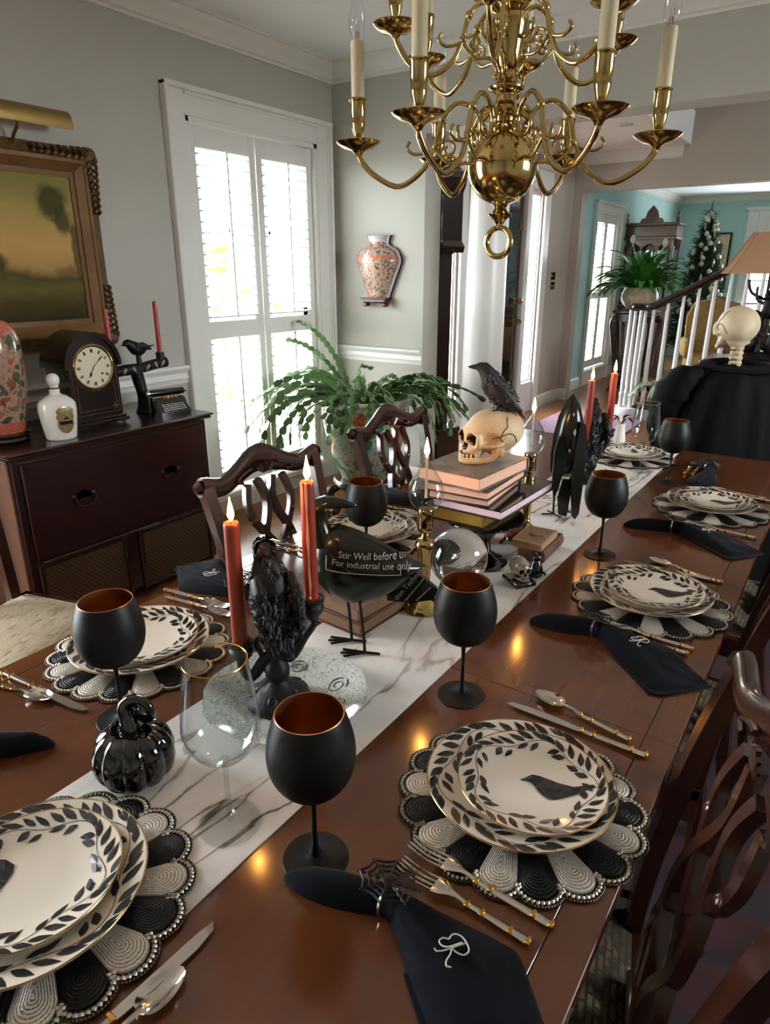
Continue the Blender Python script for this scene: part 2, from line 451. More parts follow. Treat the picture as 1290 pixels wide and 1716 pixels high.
def mat_floral(name, ground, cols, scale=16.0, bands=(), fill=.38):
    """glazed porcelain with a dense flower pattern; bands: (z0, z1, colour) in object space"""
    m, nt, b = new_mat(name)
    v = coords(nt)
    n0 = noisetex(nt, v, scale*.7, 3)
    mixv = N(nt, 'ShaderNodeMixRGB'); mixv.inputs[0].default_value = .06
    nt.links.new(v, mixv.inputs[1]); nt.links.new(n0.outputs['Color'], mixv.inputs[2])
    vo = N(nt, 'ShaderNodeTexVoronoi'); vo.inputs['Scale'].default_value = scale; nt.links.new(mixv.outputs[0], vo.inputs['Vector'])
    sep = N(nt, 'ShaderNodeSeparateColor'); nt.links.new(vo.outputs['Color'], sep.inputs[0])
    k = len(cols)
    cell = ramp(nt, sep.outputs[0], [(i/k, c) for i, c in enumerate(cols)], 'CONSTANT')
    msk = ramp(nt, vo.outputs['Distance'], [(fill, 1.0), (fill+.12, 0.0)])
    mx = N(nt, 'ShaderNodeMixRGB'); mx.inputs[1].default_value = lin(ground)
    nt.links.new(msk, mx.inputs[0]); nt.links.new(cell, mx.inputs[2])
    n1 = noisetex(nt, v, scale*2.2, 4, .6, 2.0)
    mx2 = N(nt, 'ShaderNodeMixRGB', blend_type='MULTIPLY'); mx2.inputs[0].default_value = .8
    nt.links.new(mx.outputs[0], mx2.inputs[1]); nt.links.new(ramp(nt, n1.outputs['Fac'], [(.38, .35), (.5, 1.0)]), mx2.inputs[2])
    outc = mx2.outputs[0]
    if bands:
        sx = N(nt, 'ShaderNodeSeparateXYZ'); nt.links.new(v, sx.inputs[0])
        for z0, z1, c in bands:
            g = N(nt, 'ShaderNodeMath', operation='GREATER_THAN'); g.inputs[1].default_value = z0; nt.links.new(sx.outputs[2], g.inputs[0])
            l = N(nt, 'ShaderNodeMath', operation='LESS_THAN'); l.inputs[1].default_value = z1; nt.links.new(sx.outputs[2], l.inputs[0])
            mm = N(nt, 'ShaderNodeMath', operation='MULTIPLY'); nt.links.new(g.outputs[0], mm.inputs[0]); nt.links.new(l.outputs[0], mm.inputs[1])
            q = N(nt, 'ShaderNodeMixRGB'); nt.links.new(mm.outputs[0], q.inputs[0]); nt.links.new(outc, q.inputs[1])
            mxb = N(nt, 'ShaderNodeMixRGB'); mxb.inputs[1].default_value = lin(c); mxb.inputs[2].default_value = lin(ground)
            nt.links.new(ramp(nt, n1.outputs['Fac'], [(.5, 0.0), (.62, .8)]), mxb.inputs[0])
            nt.links.new(mxb.outputs[0], q.inputs[2]); outc = q.outputs[0]
    nt.links.new(outc, b.inputs['Base Color'])
    b.inputs['Roughness'].default_value = .14; b.inputs['Coat Weight'].default_value = .4
    return m
def mat_cane():
    m, nt, b = new_mat('woven_cane')
    v = coords(nt, (1, 1, 1), (0, 0, 0))
    w1 = N(nt, 'ShaderNodeTexWave', bands_direction='DIAGONAL'); w1.inputs['Scale'].default_value = 28; nt.links.new(v, w1.inputs['Vector'])
    w2 = N(nt, 'ShaderNodeTexWave', bands_direction='Y'); w2.inputs['Scale'].default_value = 40; nt.links.new(v, w2.inputs['Vector'])
    a = N(nt, 'ShaderNodeMath', operation='MAXIMUM'); nt.links.new(w1.outputs['Fac'], a.inputs[0]); nt.links.new(w2.outputs['Fac'], a.inputs[1])
    nt.links.new(ramp(nt, a.outputs[0], [(.4, '140a06'), (.9, '5a4028')]), b.inputs['Base Color'])
    b.inputs['Roughness'].default_value = .6; bump(nt, b, a.outputs[0], .5, .003)
    return m
def mat_painting():
    m, nt, b = new_mat('landscape_oil_paint')
    v = coords(nt, what='Generated')          # y: 0 near edge .. 1 far edge, z: 0 bottom .. 1 top
    sx = N(nt, 'ShaderNodeSeparateXYZ'); nt.links.new(v, sx.inputs[0])
    n = noisetex(nt, v, 5, 6, .6, .6)
    ad = N(nt, 'ShaderNodeMath', operation='MULTIPLY_ADD'); ad.inputs[1].default_value = .22; nt.links.new(n.outputs['Fac'], ad.inputs[0]); nt.links.new(sx.outputs[2], ad.inputs[2])
    base = ramp(nt, ad.outputs[0], [(.08, '2a2412'), (.22, '45391c'), (.36, '5e552c'), (.42, '4a4524'), (.50, 'a3824f'), (.62, 'b58f58'), (.85, 'a08a52'), (1.0, '7d7440')])
    def blob(cy, cz, ry, rz, soft, col, src):
        d = N(nt, 'ShaderNodeVectorMath', operation='SUBTRACT'); d.inputs[1].default_value = (0, cy, cz); nt.links.new(v, d.inputs[0])
        sc = N(nt, 'ShaderNodeVectorMath', operation='MULTIPLY'); sc.inputs[1].default_value = (0, 1/ry, 1/rz); nt.links.new(d.outputs[0], sc.inputs[0])
        ln = N(nt, 'ShaderNodeVectorMath', operation='LENGTH'); nt.links.new(sc.outputs[0], ln.inputs[0])
        nn = noisetex(nt, v, 11, 5)
        a2 = N(nt, 'ShaderNodeMath', operation='MULTIPLY_ADD'); a2.inputs[1].default_value = 1.1; nt.links.new(nn.outputs['Fac'], a2.inputs[0]); nt.links.new(ln.outputs['Value'], a2.inputs[2])
        f = ramp(nt, a2.outputs[0], [(1.1, 1.0), (1.1+soft, 0.0)])
        # ramps only span 0..1, so scale
        return f
    def blob2(cy, cz, ry, rz, col, src, k=.9):
        d = N(nt, 'ShaderNodeVectorMath', operation='SUBTRACT'); d.inputs[1].default_value = (0, cy, cz); nt.links.new(v, d.inputs[0])
        sc = N(nt, 'ShaderNodeVectorMath', operation='MULTIPLY'); sc.inputs[1].default_value = (0, .5/ry, .5/rz); nt.links.new(d.outputs[0], sc.inputs[0])
        ln = N(nt, 'ShaderNodeVectorMath', operation='LENGTH'); nt.links.new(sc.outputs[0], ln.inputs[0])
        nn = noisetex(nt, v, 12, 6)
        a2 = N(nt, 'ShaderNodeMath', operation='MULTIPLY_ADD'); a2.inputs[1].default_value = .5; nt.links.new(nn.outputs['Fac'], a2.inputs[0]); nt.links.new(ln.outputs['Value'], a2.inputs[2])
        f = ramp(nt, a2.outputs[0], [(.55, k), (.78, 0.0)])
        mx = N(nt, 'ShaderNodeMixRGB'); nt.links.new(f, mx.inputs[0]); nt.links.new(src, mx.inputs[1]); mx.inputs[2].default_value = lin(col)
        return mx.outputs[0]
    c = blob2(.905, .82, .075, .13, '38371f', base)
    c = blob2(.94, .70, .045, .12, '3b3a24', c)
    c = blob2(.985, .52, .02, .24, '37341f', c, .8)
    c = blob2(.60, .40, .10, .08, '2f3320', c)
    c = blob2(.35, .47, .2, .12, '2c3320', c)
    nt.links.new(c, b.inputs['Base Color']); b.inputs['Roughness'].default_value = .75; b.inputs['Specular IOR Level'].default_value = .15
    return m
def mat_petal(name, c1, c2, metal, rough):
    m, nt, b = new_mat(name)
    at = N(nt, 'ShaderNodeAttribute', attribute_name='ring')
    at2 = N(nt, 'ShaderNodeAttribute', attribute_name='arc')
    s1 = N(nt, 'ShaderNodeMath', operation='MULTIPLY'); s1.inputs[1].default_value = 2*PI*8; nt.links.new(at.outputs['Fac'], s1.inputs[0])
    s2 = N(nt, 'ShaderNodeMath', operation='SINE'); nt.links.new(s1.outputs[0], s2.inputs[0])
    n = noisetex(nt, coords(nt), 420, 1)
    ad = N(nt, 'ShaderNodeMath', operation='MULTIPLY_ADD'); ad.inputs[1].default_value = 2.6; nt.links.new(n.outputs['Fac'], ad.inputs[0]); nt.links.new(s2.outputs[0], ad.inputs[2])
    mr = N(nt, 'ShaderNodeMapRange'); mr.inputs['From Min'].default_value = -.3; mr.inputs['From Max'].default_value = 2.6; nt.links.new(ad.outputs[0], mr.inputs['Value'])
    nt.links.new(ramp(nt, mr.outputs[0], [(.15, c1), (.75, c2)]), b.inputs['Base Color'])
    b.inputs['Metallic'].default_value = metal; b.inputs['Roughness'].default_value = rough; b.inputs['Specular IOR Level'].default_value = .25
    bump(nt, b, mr.outputs[0], .8, .0015)
    return m
def mat_speckle(name, ground, ink, scale):
    m, nt, b = new_mat(name)
    v = coords(nt, (1, 1, .3), (0, 0, .6))
    n = noisetex(nt, v, scale, 5, .7, 3.0)
    nt.links.new(ramp(nt, n.outputs['Fac'], [(.37, ink), (.50, ground), (1.0, ground)]), b.inputs['Base Color'])
    b.inputs['Roughness'].default_value = .12; b.inputs['Coat Weight'].default_value = .4
    return m
M['runner'] = mat_runner(); M['floor'] = mat_floor(); M['rug'] = mat_rug()
M['seat'] = mat_seat('brown_tapestry', '2a2114', '66553a', '4a3d28')
M['seat_pale'] = mat_seat('cream_tapestry', 'b6a68c', '8a765b', 'cabd a4'.replace(' ', ''))
M['jar'] = mat_floral('peach_famille_porcelain', 'a5836d', ['4a5644', '8a4c40', '3f4d3e', '7a4038', '5d6a54', '945443'], 30, [(.40, .435, 'b5523c'), (.0, .045, 'a9503f')])
M['wallvase'] = mat_floral('pink_famille_porcelain', 'c4a493', ['5e6b58', 'b0655a', '4d5c4d', '8c5a50', '7e7d66'], 46, [(-.06, -.01, 'b5664c'), (.245, .275, 'b5664c'), (.36, .45, 'cfd6d2')])
M['planter'] = mat_floral('green_famille_porcelain', 'a8b29c', ['3f7d63', 'b5623f', '74853b', '356a5a', 'b09a6a', '4f7646', 'a8b29c'], 15, [(.46, .60, 'b4bab0')], .56)
M['cane'] = mat_cane(); M['painting'] = mat_painting()
M['petal_black'] = mat_petal('black_bead_petal', '020203', '0d0d13', .0, .38)
M['petal_silver'] = mat_petal('silver_bead_petal', '8a8175', 'e3dccf', .2, .35)
M['dish'] = mat_speckle('transfer_print_ceramic', 'd6d8cf', '7a7e76', 75)
M['carved'] = P('gilded_carving', '4a331e', .5, .3, var='664a2a', vscale=30, bscale=70, bstr=.9, bdist=.006)
M['gilt'] = P('gilt_wood', '5c401f', .45, .35, var='6e4d28', vscale=12)
M['bounce_ground'] = P('whitened_bounce_ground', 'ebe9e2', .95, var='e2e2d8', vscale=3)  # near-white so the outside ground reflects extra light onto the ceiling
M['shrub'] = P('daylight_paled_shrub', 'b5cf6a', .8, var='d6e39a', vscale=5)  # leaf colour paled to stand in for strong daylight

# ------------------------------------------------------------------ room shell
LW = -3.16          # left wall face
EW = 4.01           # end wall (toward the hall) face
CZ = 2.73           # ceiling height
def wall_x(g, x0, x1, y0, y1, z0, z1, holes):
    """wall slab between x0..x1 with rectangular holes (ya, yb, za, zb), sorted by ya"""
    y = y0
    for ya, yb, za, zb in holes:
        g.box((x0, y, z0), (x1, ya, z1))
        if za > z0: g.box((x0, ya, z0), (x1, yb, za))
        if zb < z1: g.box((x0, ya, zb), (x1, yb, z1))
        y = yb
    g.box((x0, y, z0), (x1, y1, z1)); return g
def wall_y(g, y0, y1, x0, x1, z0, z1, holes):
    x = x0
    for xa, xb, za, zb in holes:
        g.box((x, y0, z0), (xa, y1, z1))
        if za > z0: g.box((xa, y0, z0), (xb, y1, za))
        if zb < z1: g.box((xa, y0, zb), (xb, y1, z1))
        x = xb
    g.box((x, y0, z0), (x1, y1, z1)); return g
struct('floor', G().box((-4.0, -2.6, -.12), (3.3, 13.6, 0)), M['floor'])
struct('wall_left', wall_x(G(), LW-.16, LW, -2.4, EW+.2, 0, 3.0, [(-.85, .25, .3, 2.2), (2.74, 3.82, .12, 2.24)]), M['wall'])
struct('wall_end', G().box((LW, EW, 0), (-2.43, EW+.2, CZ)), M['wall'])
struct('wall_header', G().box((-2.43, EW, 2.27), (2.3, EW+.2, CZ)), M['wall'])
struct('wall_end_right', G().box((1.7, EW, 0), (2.3, EW+.2, 2.27)), M['wall'])
struct('wall_right', wall_x(G(), 2.3, 2.45, -2.4, EW+.2, 0, 3.0, [(1.9, 3.2, 1.3, 2.2)]), M['wall'])
struct('wall_back', G().box((LW-.16, -2.55, 0), (2.45, -2.4, 3.0)), M['wall'])
struct('ceiling', G().box((LW-.16, -2.55, CZ), (2.45, EW+.2, CZ+.12)), M['ceiling'])
# crown, chair rail and baseboard profiles, swept along a wall
def sweep_y(prof, x, sgn, y0, y1):
    g = G(); n = len(prof)
    v = [(x+sgn*d, y0, z) for d, z in prof]+[(x+sgn*d, y1, z) for d, z in prof]
    f = [(i, (i+1) % n, (i+1) % n+n, i+n) if sgn < 0 else (i+n, (i+1) % n+n, (i+1) % n, i) for i in range(n)]
    f += [tuple(range(n)), tuple(range(2*n-1, n-1, -1))]
    return g.add(v, f)
def sweep_x(prof, y, sgn, x0, x1):
    g = G(); n = len(prof)
    v = [(x0, y+sgn*d, z) for d, z in prof]+[(x1, y+sgn*d, z) for d, z in prof]
    f = [(i+n, (i+1) % n+n, (i+1) % n, i) if sgn < 0 else (i, (i+1) % n, (i+1) % n+n, i+n) for i in range(n)]
    f += [tuple(range(n))[::-1], tuple(range(n, 2*n))]
    return g.add(v, f)
def crown(z): return [(0, z-.11), (.012, z-.11), (.016, z-.098), (.03, z-.092), (.036, z-.075), (.06, z-.045), (.078, z-.03), (.084, z-.014), (.10, z-.01), (.10, z), (0, z)]
RAIL = [(0, .87), (.012, .87), (.014, .89), (.022, .90), (.014, .912), (.014, .93), (.034, .945), (.04, .957), (.034, .97), (0, .972)]
BASE = [(0, 0), (.018, 0), (.018, .11), (.012, .125), (.006, .14), (0, .14)]
struct('trim_1', sweep_y(crown(CZ), LW, 1, -2.4, EW), M['trim'], smooth=True, label='white crown moulding along the window wall')
struct('trim_2', sweep_x(crown(CZ), EW, -1, LW, 2.3), M['trim'], smooth=True, label='white crown moulding above the hall opening')
struct('trim_3', sweep_y(RAIL, LW, 1, .4, 2.60), M['trim'], smooth=True, label='white chair rail behind the sideboard')
struct('trim_4', sweep_x(RAIL, EW, -1, LW, -2.43), M['trim'], smooth=True, label='white chair rail below the wall vase')
struct('baseboard_left', sweep_y(BASE, LW, 1, .4, 2.60), M['trim'], smooth=True)
struct('baseboard_end', sweep_x(BASE, EW, -1, LW, -2.43), M['trim'], smooth=True)

# ------------------------------------------------------------------ shuttered windows
def shutter_window(name, label, wx, ya, yb, za, zb, tiers, pitch, tilt, trimw=.125):
    """wx: inner wall face; ya..yb, za..zb: shutter opening; tiers: (z0, z1) louver fields"""
    w = setting(name, label)
    cas = [(0, 0), (trimw, 0), (trimw, .018), (trimw*.86, .034), (trimw*.78, .034), (trimw*.74, .022), (.02, .016), (.004, .02), (0, .02)]
    A, B = ya-.03, yb+.03
    for nm, pts in (('casing', [(A-d, x) for d, x in cas]), ('casing', [(B+d, x) for d, x in cas])):
        g = G(); n = len(pts)
        v = [(wx+x, y, 0.0) for y, x in pts]+[(wx+x, y, zb+.03+trimw) for y, x in pts]
        f = [(i, (i+1) % n, (i+1) % n+n, i+n) for i in range(n)]+[tuple(range(n))[::-1], tuple(range(n, 2*n))]
        g.add(v, f).obj(nm, M['trim'], w, True, 30)
    g = G(); n = len(cas)
    v = [(wx+x, A, zb+.03+d) for d, x in cas]+[(wx+x, B, zb+.03+d) for d, x in cas]
    f = [(i+n, (i+1) % n+n, (i+1) % n, i) for i in range(n)]
    g.add(v, f+[tuple(range(n)), tuple(range(2*n-1, n-1, -1))]).obj('casing', M['trim'], w, True, 30)
    # capping bead around the outside
    g = G()
    g.cbox((wx, A-trimw-.012, 0), (wx+.045, A-trimw+.012, zb+.03+trimw+.012), .005)
    g.cbox((wx, B+trimw-.012, 0), (wx+.045, B+trimw+.012, zb+.03+trimw+.012), .005)
    g.cbox((wx, A-trimw-.012, zb+.03+trimw-.012), (wx+.05, B+trimw+.012, zb+.03+trimw+.014), .005)
    g.obj('casing_bead', M['trim'], w, True, 30)
    G().cbox((wx-.02, A-.12, za-.06), (wx+.05, B+.12, za-.02), .006).obj('window_sill', M['trim'], w)
    G().box((wx-.16, A-.12, 0), (wx+.012, B+.12, za-.06)).obj('apron_panel', M['trim'], w, False)
    # jamb lining
    g = G()
    g.box((wx-.16, ya-.05, za-.02), (wx+.012, ya-.004, zb+.03)); g.box((wx-.16, yb+.004, za-.02), (wx+.012, yb+.05, zb+.03)); g.box((wx-.16, ya-.05, zb+.004), (wx+.012, yb+.05, zb+.05))
    g.obj('jamb', M['trim'], w, False)
    # outer sash with glazing bars, and the pane
    xs = wx-.12
    for zc0, zc1 in ((za, (za+zb)/2), ((za+zb)/2, zb)):
        g = G()
        g.box((xs, ya, zc0), (xs+.035, ya+.045, zc1)); g.box((xs, yb-.045, zc0), (xs+.035, yb, zc1))
        g.box((xs, ya, zc0), (xs+.035, yb, zc0+.045)); g.box((xs, ya, zc1-.045), (xs+.035, yb, zc1))
        for k in (1, 2):
            yy = ya+(yb-ya)*k/3; g.box((xs+.008, yy-.009, zc0), (xs+.028, yy+.009, zc1))
        zz = (zc0+zc1)/2; g.box((xs+.008, ya, zz-.009), (xs+.028, yb, zz+.009))
        g.obj('sash', M['trim'], w, False)
    G().box((xs+.014, ya+.03, za+.03), (xs+.018, yb-.03, zb-.03)).obj('window_pane', M['pane'], w, False)
    mid = (ya+yb)/2; lv = None
    for p0, p1 in ((ya, mid-.004), (mid+.004, yb)):
        x0, x1 = wx-.045, wx-.012
        g = G(); st = .052
        g.cbox((x0, p0, za), (x1, p0+st, zb), .004); g.cbox((x0, p1-st, za), (x1, p1, zb), .004)
        edges = [za]+[e for t in tiers for e in t]+[zb]
        for k in range(0, len(edges), 2): g.cbox((x0+.002, p0+st, edges[k]), (x1-.002, p1-st, edges[k+1]), .003)
        pan = g.obj('shutter_panel', M['trim'], w, True, 30)
        L = p1-p0-2*st-.004
        if lv is None:
            lg = G(); hw = .031
            lg.tube([(0, -L/2, 0), (0, L/2, 0)], [(hw, .0068)]*2, 8, up=(0, 0, 1))
            lv = lg.mesh('louver'); lv.materials.append(M['trim'])
        xm = (x0+x1)/2; ym = (p0+p1)/2
        for t0, t1 in tiers:
            nl = max(2, int(round((t1-t0)/pitch)))
            for k in range(nl):
                o = link('louver', lv, pan, True, 50)
                o.location = (xm, ym, t0+(t1-t0)*(k+.5)/nl); o.rotation_euler = (0, tilt, 0)
            G().box((xm+.034, ym-.006, t0+.02), (xm+.045, ym+.006, t1-.012)).ball((xm+.04, ym, t1-.006), .011, 8, 6).obj('tilt_rod', M['trim'], pan)
    return w
shutter_window('window_1', 'white plantation shuttered window between sideboard and potted cactus', LW, 2.77, 3.79, .16, 2.22, [(.27, 1.09), (1.19, 2.11)], .058, math.radians(-5))
# guessed windows out of view, near left and right, added to raise daylight
def plain_window_x(name, label, wx, ya, yb, za, zb):
    w = setting(name, label); g = G()
    for a, b, c, d in ((ya-.1, ya, za-.1, zb+.1), (yb, yb+.1, za-.1, zb+.1), (ya, yb, zb, zb+.1), (ya, yb, za-.1, za)): g.cbox((wx, a, c), (wx+.03, b, d), .004)
    g.obj('casing', M['trim'], w); g = G(); x = wx-.1
    for k in range(4): yy = ya+(yb-ya)*k/3; g.box((x, yy-.015, za), (x+.03, yy+.015, zb))
    for k in range(5): zz = za+(zb-za)*k/4; g.box((x+.004, ya, zz-.012), (x+.026, yb, zz+.012))
    g.obj('sash', M['trim'], w, False)
    G().box((x+.012, ya, za), (x+.016, yb, zb)).obj('window_pane', M['pane'], w, False)
plain_window_x('added_window_2', 'second white sash window, added out of view along the window wall for daylight', LW, -.85, .25, .3, 2.2)
w3 = setting('added_window_3', 'white sash window added out of view opposite the shutters for daylight'); g = G()  # unseen window put in to brighten the left wall
for a, b, c, e in ((1.8, 1.9, 1.2, 2.3), (3.2, 3.3, 1.2, 2.3), (1.9, 3.2, 2.2, 2.3), (1.9, 3.2, 1.2, 1.3)): g.cbox((2.27, a, c), (2.3, b, e), .004)
g.obj('casing', M['trim'], w3); g = G()
for k in range(4): g.box((2.37, 1.9+1.3*k/3-.015, 1.3), (2.4, 1.9+1.3*k/3+.015, 2.2))
for k in range(3): g.box((2.374, 1.9, 1.3+.9*k/2-.012), (2.396, 3.2, 1.3+.9*k/2+.012))
g.obj('sash', M['trim'], w3, False)
G().box((2.383, 1.9, 1.3), (2.387, 3.2, 2.2)).obj('window_pane', M['pane'], w3, False)

# ------------------------------------------------------------------ garden seen through the glass
struct('ground', G().box((-40, -25, -.5), (-3.4, 40, -.4)).box((3.4, -25, -.5), (40, 40, -.4)), M['bounce_ground'], label='ground outside the windows, whitened to bounce light indoors')
def shrub(x, y, h, r, label):
    random.seed(int(x*31+y*17)); g = G()
    for k in range(260):
        a = random.uniform(0, 2*PI); zz = random.random()**.8; rr = r*math.sin(PI*min(.95, zz*.8+.12))*random.uniform(.6, 1)
        c = Vector((rr*math.cos(a), rr*math.sin(a), zz*h)); s = random.uniform(.08, .2)*r
        q = Matrix.Rotation(random.uniform(0, 6), 4, 'Z') @ Matrix.Rotation(random.uniform(-1, 1), 4, 'X')
        g.add([(-s, -s*.6, 0), (s, -s*.6, 0), (s, s*.6, s*.3), (-s, s*.6, s*.2)], [(0, 1, 2, 3)], T(*c) @ q)
    t = thing('garden_shrub', label, 'shrub', (x, y, -.4), group='shrubs outside the windows')
    g.obj('foliage', M['shrub'], t, False, kind='stuff')
    G().tube([(0, 0, 0), (.02, 0, h*.4), (0, .03, h*.7)], [.05, .04, .02], 6).obj('trunk', M['stem'], t)
shrub(-6.2, 4.5, 2.6, .8, 'yellow-green shrub outside, seen through the upper left shutter')
shrub(-7.5, 6.9, 2.2, .9, 'yellow-green shrub outside, seen through the shutter beside the corner')
shrub(-6.8, 8.6, 1.7, .8, 'low green shrub outside the hall sidelight')
# ------------------------------------------------------------------ hall and living room shell
HW = -2.9; HY = 7.95
wd = wall_x(G(), HW-.05, HW, EW+.2, HY+.15, 0, 5.3, [(5.0, 5.30, .34, 2.2), (5.47, 6.66, 0, 2.2), (6.78, 7.08, .34, 2.2)])
struct('wall_hall_left', wd, M['hall'])
struct('wall_hall_far', wall_y(G(), HY, HY+.15, HW, 3.2, 0, 5.3, [(-2.80, 1.3, 0, 2.29)]), M['hall'])
struct('wall_hall_right', wall_x(G(), 3.05, 3.2, EW+.2, HY, 0, 5.3, [(5.8, 6.6, 3.3, 4.1)]), M['hall'])
struct('wall_hall_upper', G().box((-2.9, EW, CZ+.12), (3.2, EW+.2, 5.3)).box((2.3, EW, 0), (3.2, EW+.2, CZ+.2)), M['hall'])
struct('ceiling_hall', G().box((HW, EW+.2, 2.66), (-1.74, HY, 2.95)), M['ceiling'])
struct('ceiling_stairwell', G().box((HW-.15, EW, 5.3), (3.2, HY+.15, 5.4)), M['ceiling'])
struct('trim_5', sweep_y(crown(2.66), HW, 1, EW+.2, HY), M['trim'], smooth=True, label='white crown moulding above the front door')
struct('trim_6', sweep_x(crown(2.66), HY, -1, HW, -1.80), M['trim'], smooth=True, label='white crown moulding across the hall end')
struct('baseboard_hall_left', sweep_y(BASE, HW, 1, 7.26, HY), M['trim'], smooth=True)
struct('baseboard_hall_far', sweep_x(BASE, HY, -1, HW, -2.80), M['trim'], smooth=True)
d = setting('door_1', 'black panelled front door with brass knob between two sidelights')
G().cbox((HW-.05, 5.47, 0), (HW-.02, 6.66, 2.2), .004).obj('door_leaf', M['gloss_black'], d)
for z0, z1 in ((.2, .85), (1.05, 1.65), (1.75, 2.08)):
    for y0, y1 in ((5.58, 6.02), (6.12, 6.56)):
        G().cbox((HW-.025, y0, z0), (HW-.012, y1, z1), .01).obj('door_panel', M['gloss_black'], d)
for z in (.99, 1.19):
    k = G().lathe([(.0, 0), (.034, 0), (.034, .006), (.012, .012), (.012, .04), (.028, .05), (.032, .065), (.02, .078), (0, .08)], 16, T(HW-.02, 6.585, z) @ RY(PI/2))
    k.obj('door_knob' if z < 1.1 else 'deadbolt', M['brass'], d)
G().box((HW-.03, 6.60, .4), (HW-.012, 6.66, .5)).box((HW-.03, 6.60, 1.85), (HW-.012, 6.66, 1.95)).obj('hinge', M['brass'], d)
g = G()
for y0, y1 in ((4.87, 4.97), (5.33, 5.45), (6.67, 6.77), (7.11, 7.25)):
    g.cbox((HW, y0, 0), (HW+.03, y1, 2.24), .006)
g.cbox((HW, 4.85, 2.24), (HW+.035, 7.27, 2.42), .008); g.cbox((HW, 4.82, 2.42), (HW+.06, 7.30, 2.46), .008)
for y0, y1 in ((4.98, 5.32), (6.76, 7.10)): g.cbox((HW, y0, 0), (HW+.015, y1, .335), .005)
g.obj('door_casing', M['trim'], d, True, 30)
for y0, y1 in ((5.0, 5.30), (6.78, 7.08)):
    s = G().box((HW-.045, y0, .34), (HW-.02, y0+.014, 2.2)).box((HW-.045, y1-.014, .34), (HW-.02, y1, 2.2)).box((HW-.045, y0, .34), (HW-.02, y1, .355)).box((HW-.045, y0, 2.185), (HW-.02, y1, 2.2)).obj('sidelight_frame', M['trim'], d, False)
    G().box((HW-.034, y0+.004, .345), (HW-.031, y1-.004, 2.195)).obj('sidelight_pane', M['pane'], s, False)
# round column carrying the header of the hall opening
c = setting('column', 'round white column under the opening to the hall')
pr = [(.185, 0), (.185, .07)]; G().cbox((-.2, -.1, 0), (.2, .1, .08), .004, S(1, 1.9, 1)).obj('plinth', M['trim'], c, loc=(-2.025, 4.11, 0))
G().lathe([(.160, .08), (.17, .10), (.17, .115), (.152, .135), (.142, .15), (.132, .17), (.130, .8), (.124, 1.6), (.118, 2.05), (.130, 2.06), (.130, 2.075), (.124, 2.085), (.124, 2.13), (.138, 2.15), (.155, 2.185), (.16, 2.20)], 40).obj('shaft', M['trim'], c, True, 30, loc=(-2.025, 4.11, 0))
G().cbox((-.19, -.19, 2.20), (.19, .19, 2.27), .005).obj('capital', M['trim'], c, loc=(-2.025, 4.11, 0))
# ceiling spots
for x, y in ((-2.35, 5.6), (-2.0, 6.6)):
    o = G().torus((0, 0, 0), .055, .009, 24, 8).lathe([(.05, .004), (.03, .02), (0, .02)], 20).obj('recessed_light', M['trim'])
    o.location = (x, y, 2.657); tag(o, 'small round recessed ceiling spot ' + ('above the front door' if y < 6 else 'near the stairwell edge'), 'ceiling light')
# brass switch plates
for z, nm in ((1.42, 'upper'), (1.32, 'lower')):
    t = thing('switch_plate', f'{nm} of two brass switch plates on the hall wall', 'switch', (HW, 7.52, z), 0, 'brass switch plates')
    G().cbox((0, -.06, -.04), (.006, .06, .04), .002).obj('plate', M['brass'], t)
    for dy in (-.025, .025): G().cbox((.005, dy-.006, -.012), (.014, dy+.006, .012), .002).obj('toggle', M['brass'], t)

# living room beyond
LX = -3.0; LY = 13.4
struct('wall_living_left', wall_x(G(), LX-.15, LX, HY+.15, LY, 0, 2.66, [(9.11, 10.05, .2, 2.18)]), M['aqua'])
struct('wall_living_back', wall_y(G(), LY, LY+.15, LX-.15, 3.2, 0, 2.66, [(-1.72, -.2, .75, 1.85)]), M['aqua'])
struct('wall_living_right', G().box((3.05, HY+.15, 0), (3.2, LY, 2.66)), M['aqua'])
struct('ceiling_living', G().box((LX-.15, HY+.15, 2.66), (3.2, LY+.15, 2.76)), M['ceiling'])
struct('wall_living_front', G().box((LX, HY+.149, 0), (-2.80, HY+.16, 2.29)).box((LX, HY+.149, 2.29), (3.05, HY+.16, 2.66)), M['aqua'])
struct('trim_7', sweep_x(crown(2.66), LY, -1, LX, 3.05), M['trim'], smooth=True, label='white crown moulding on the far aqua wall')
struct('trim_8', sweep_y(crown(2.66), LX, 1, HY+.15, LY), M['trim'], smooth=True, label='white crown moulding above the far shuttered window')
struct('baseboard_living', sweep_y(BASE, LX, 1, HY+.15, LY), M['trim'], smooth=True)
shutter_window('window_4', 'white plantation shuttered window in the aqua room', LX, 9.16, 10.0, .22, 2.16, [(.32, 1.12), (1.20, 2.06)], .058, math.radians(-9), .1)
w5 = setting('window_5', 'white framed window on the far aqua wall behind the lamp'); g = G()
for a, b, c0, c1 in ((-1.88, -1.72, 0, 2.4), (-.2, -.04, 0, 2.4), (-1.72, -.2, 1.85, 2.4), (-1.72, -.2, 0, .75)): g.cbox((a, LY-.03, c0), (b, LY, c1), .006)
g.cbox((-1.92, LY-.05, 2.4), (0, LY, 2.46), .006); g.cbox((-1.6, LY-.04, 1.95), (-.32, LY-.02, 2.32), .01)
g.obj('casing', M['trim'], w5)
G().box((-1.72, LY+.05, 1.3), (-.2, LY+.07, 1.33)).box((-1.24, LY+.05, .75), (-1.21, LY+.07, 1.85)).box((-.73, LY+.05, .75), (-.7, LY+.07, 1.85)).obj('sash', M['trim'], w5, False)
G().box((-1.72, LY+.06, .75), (-.2, LY+.064, 1.85)).obj('window_pane', M['pane'], w5, False)
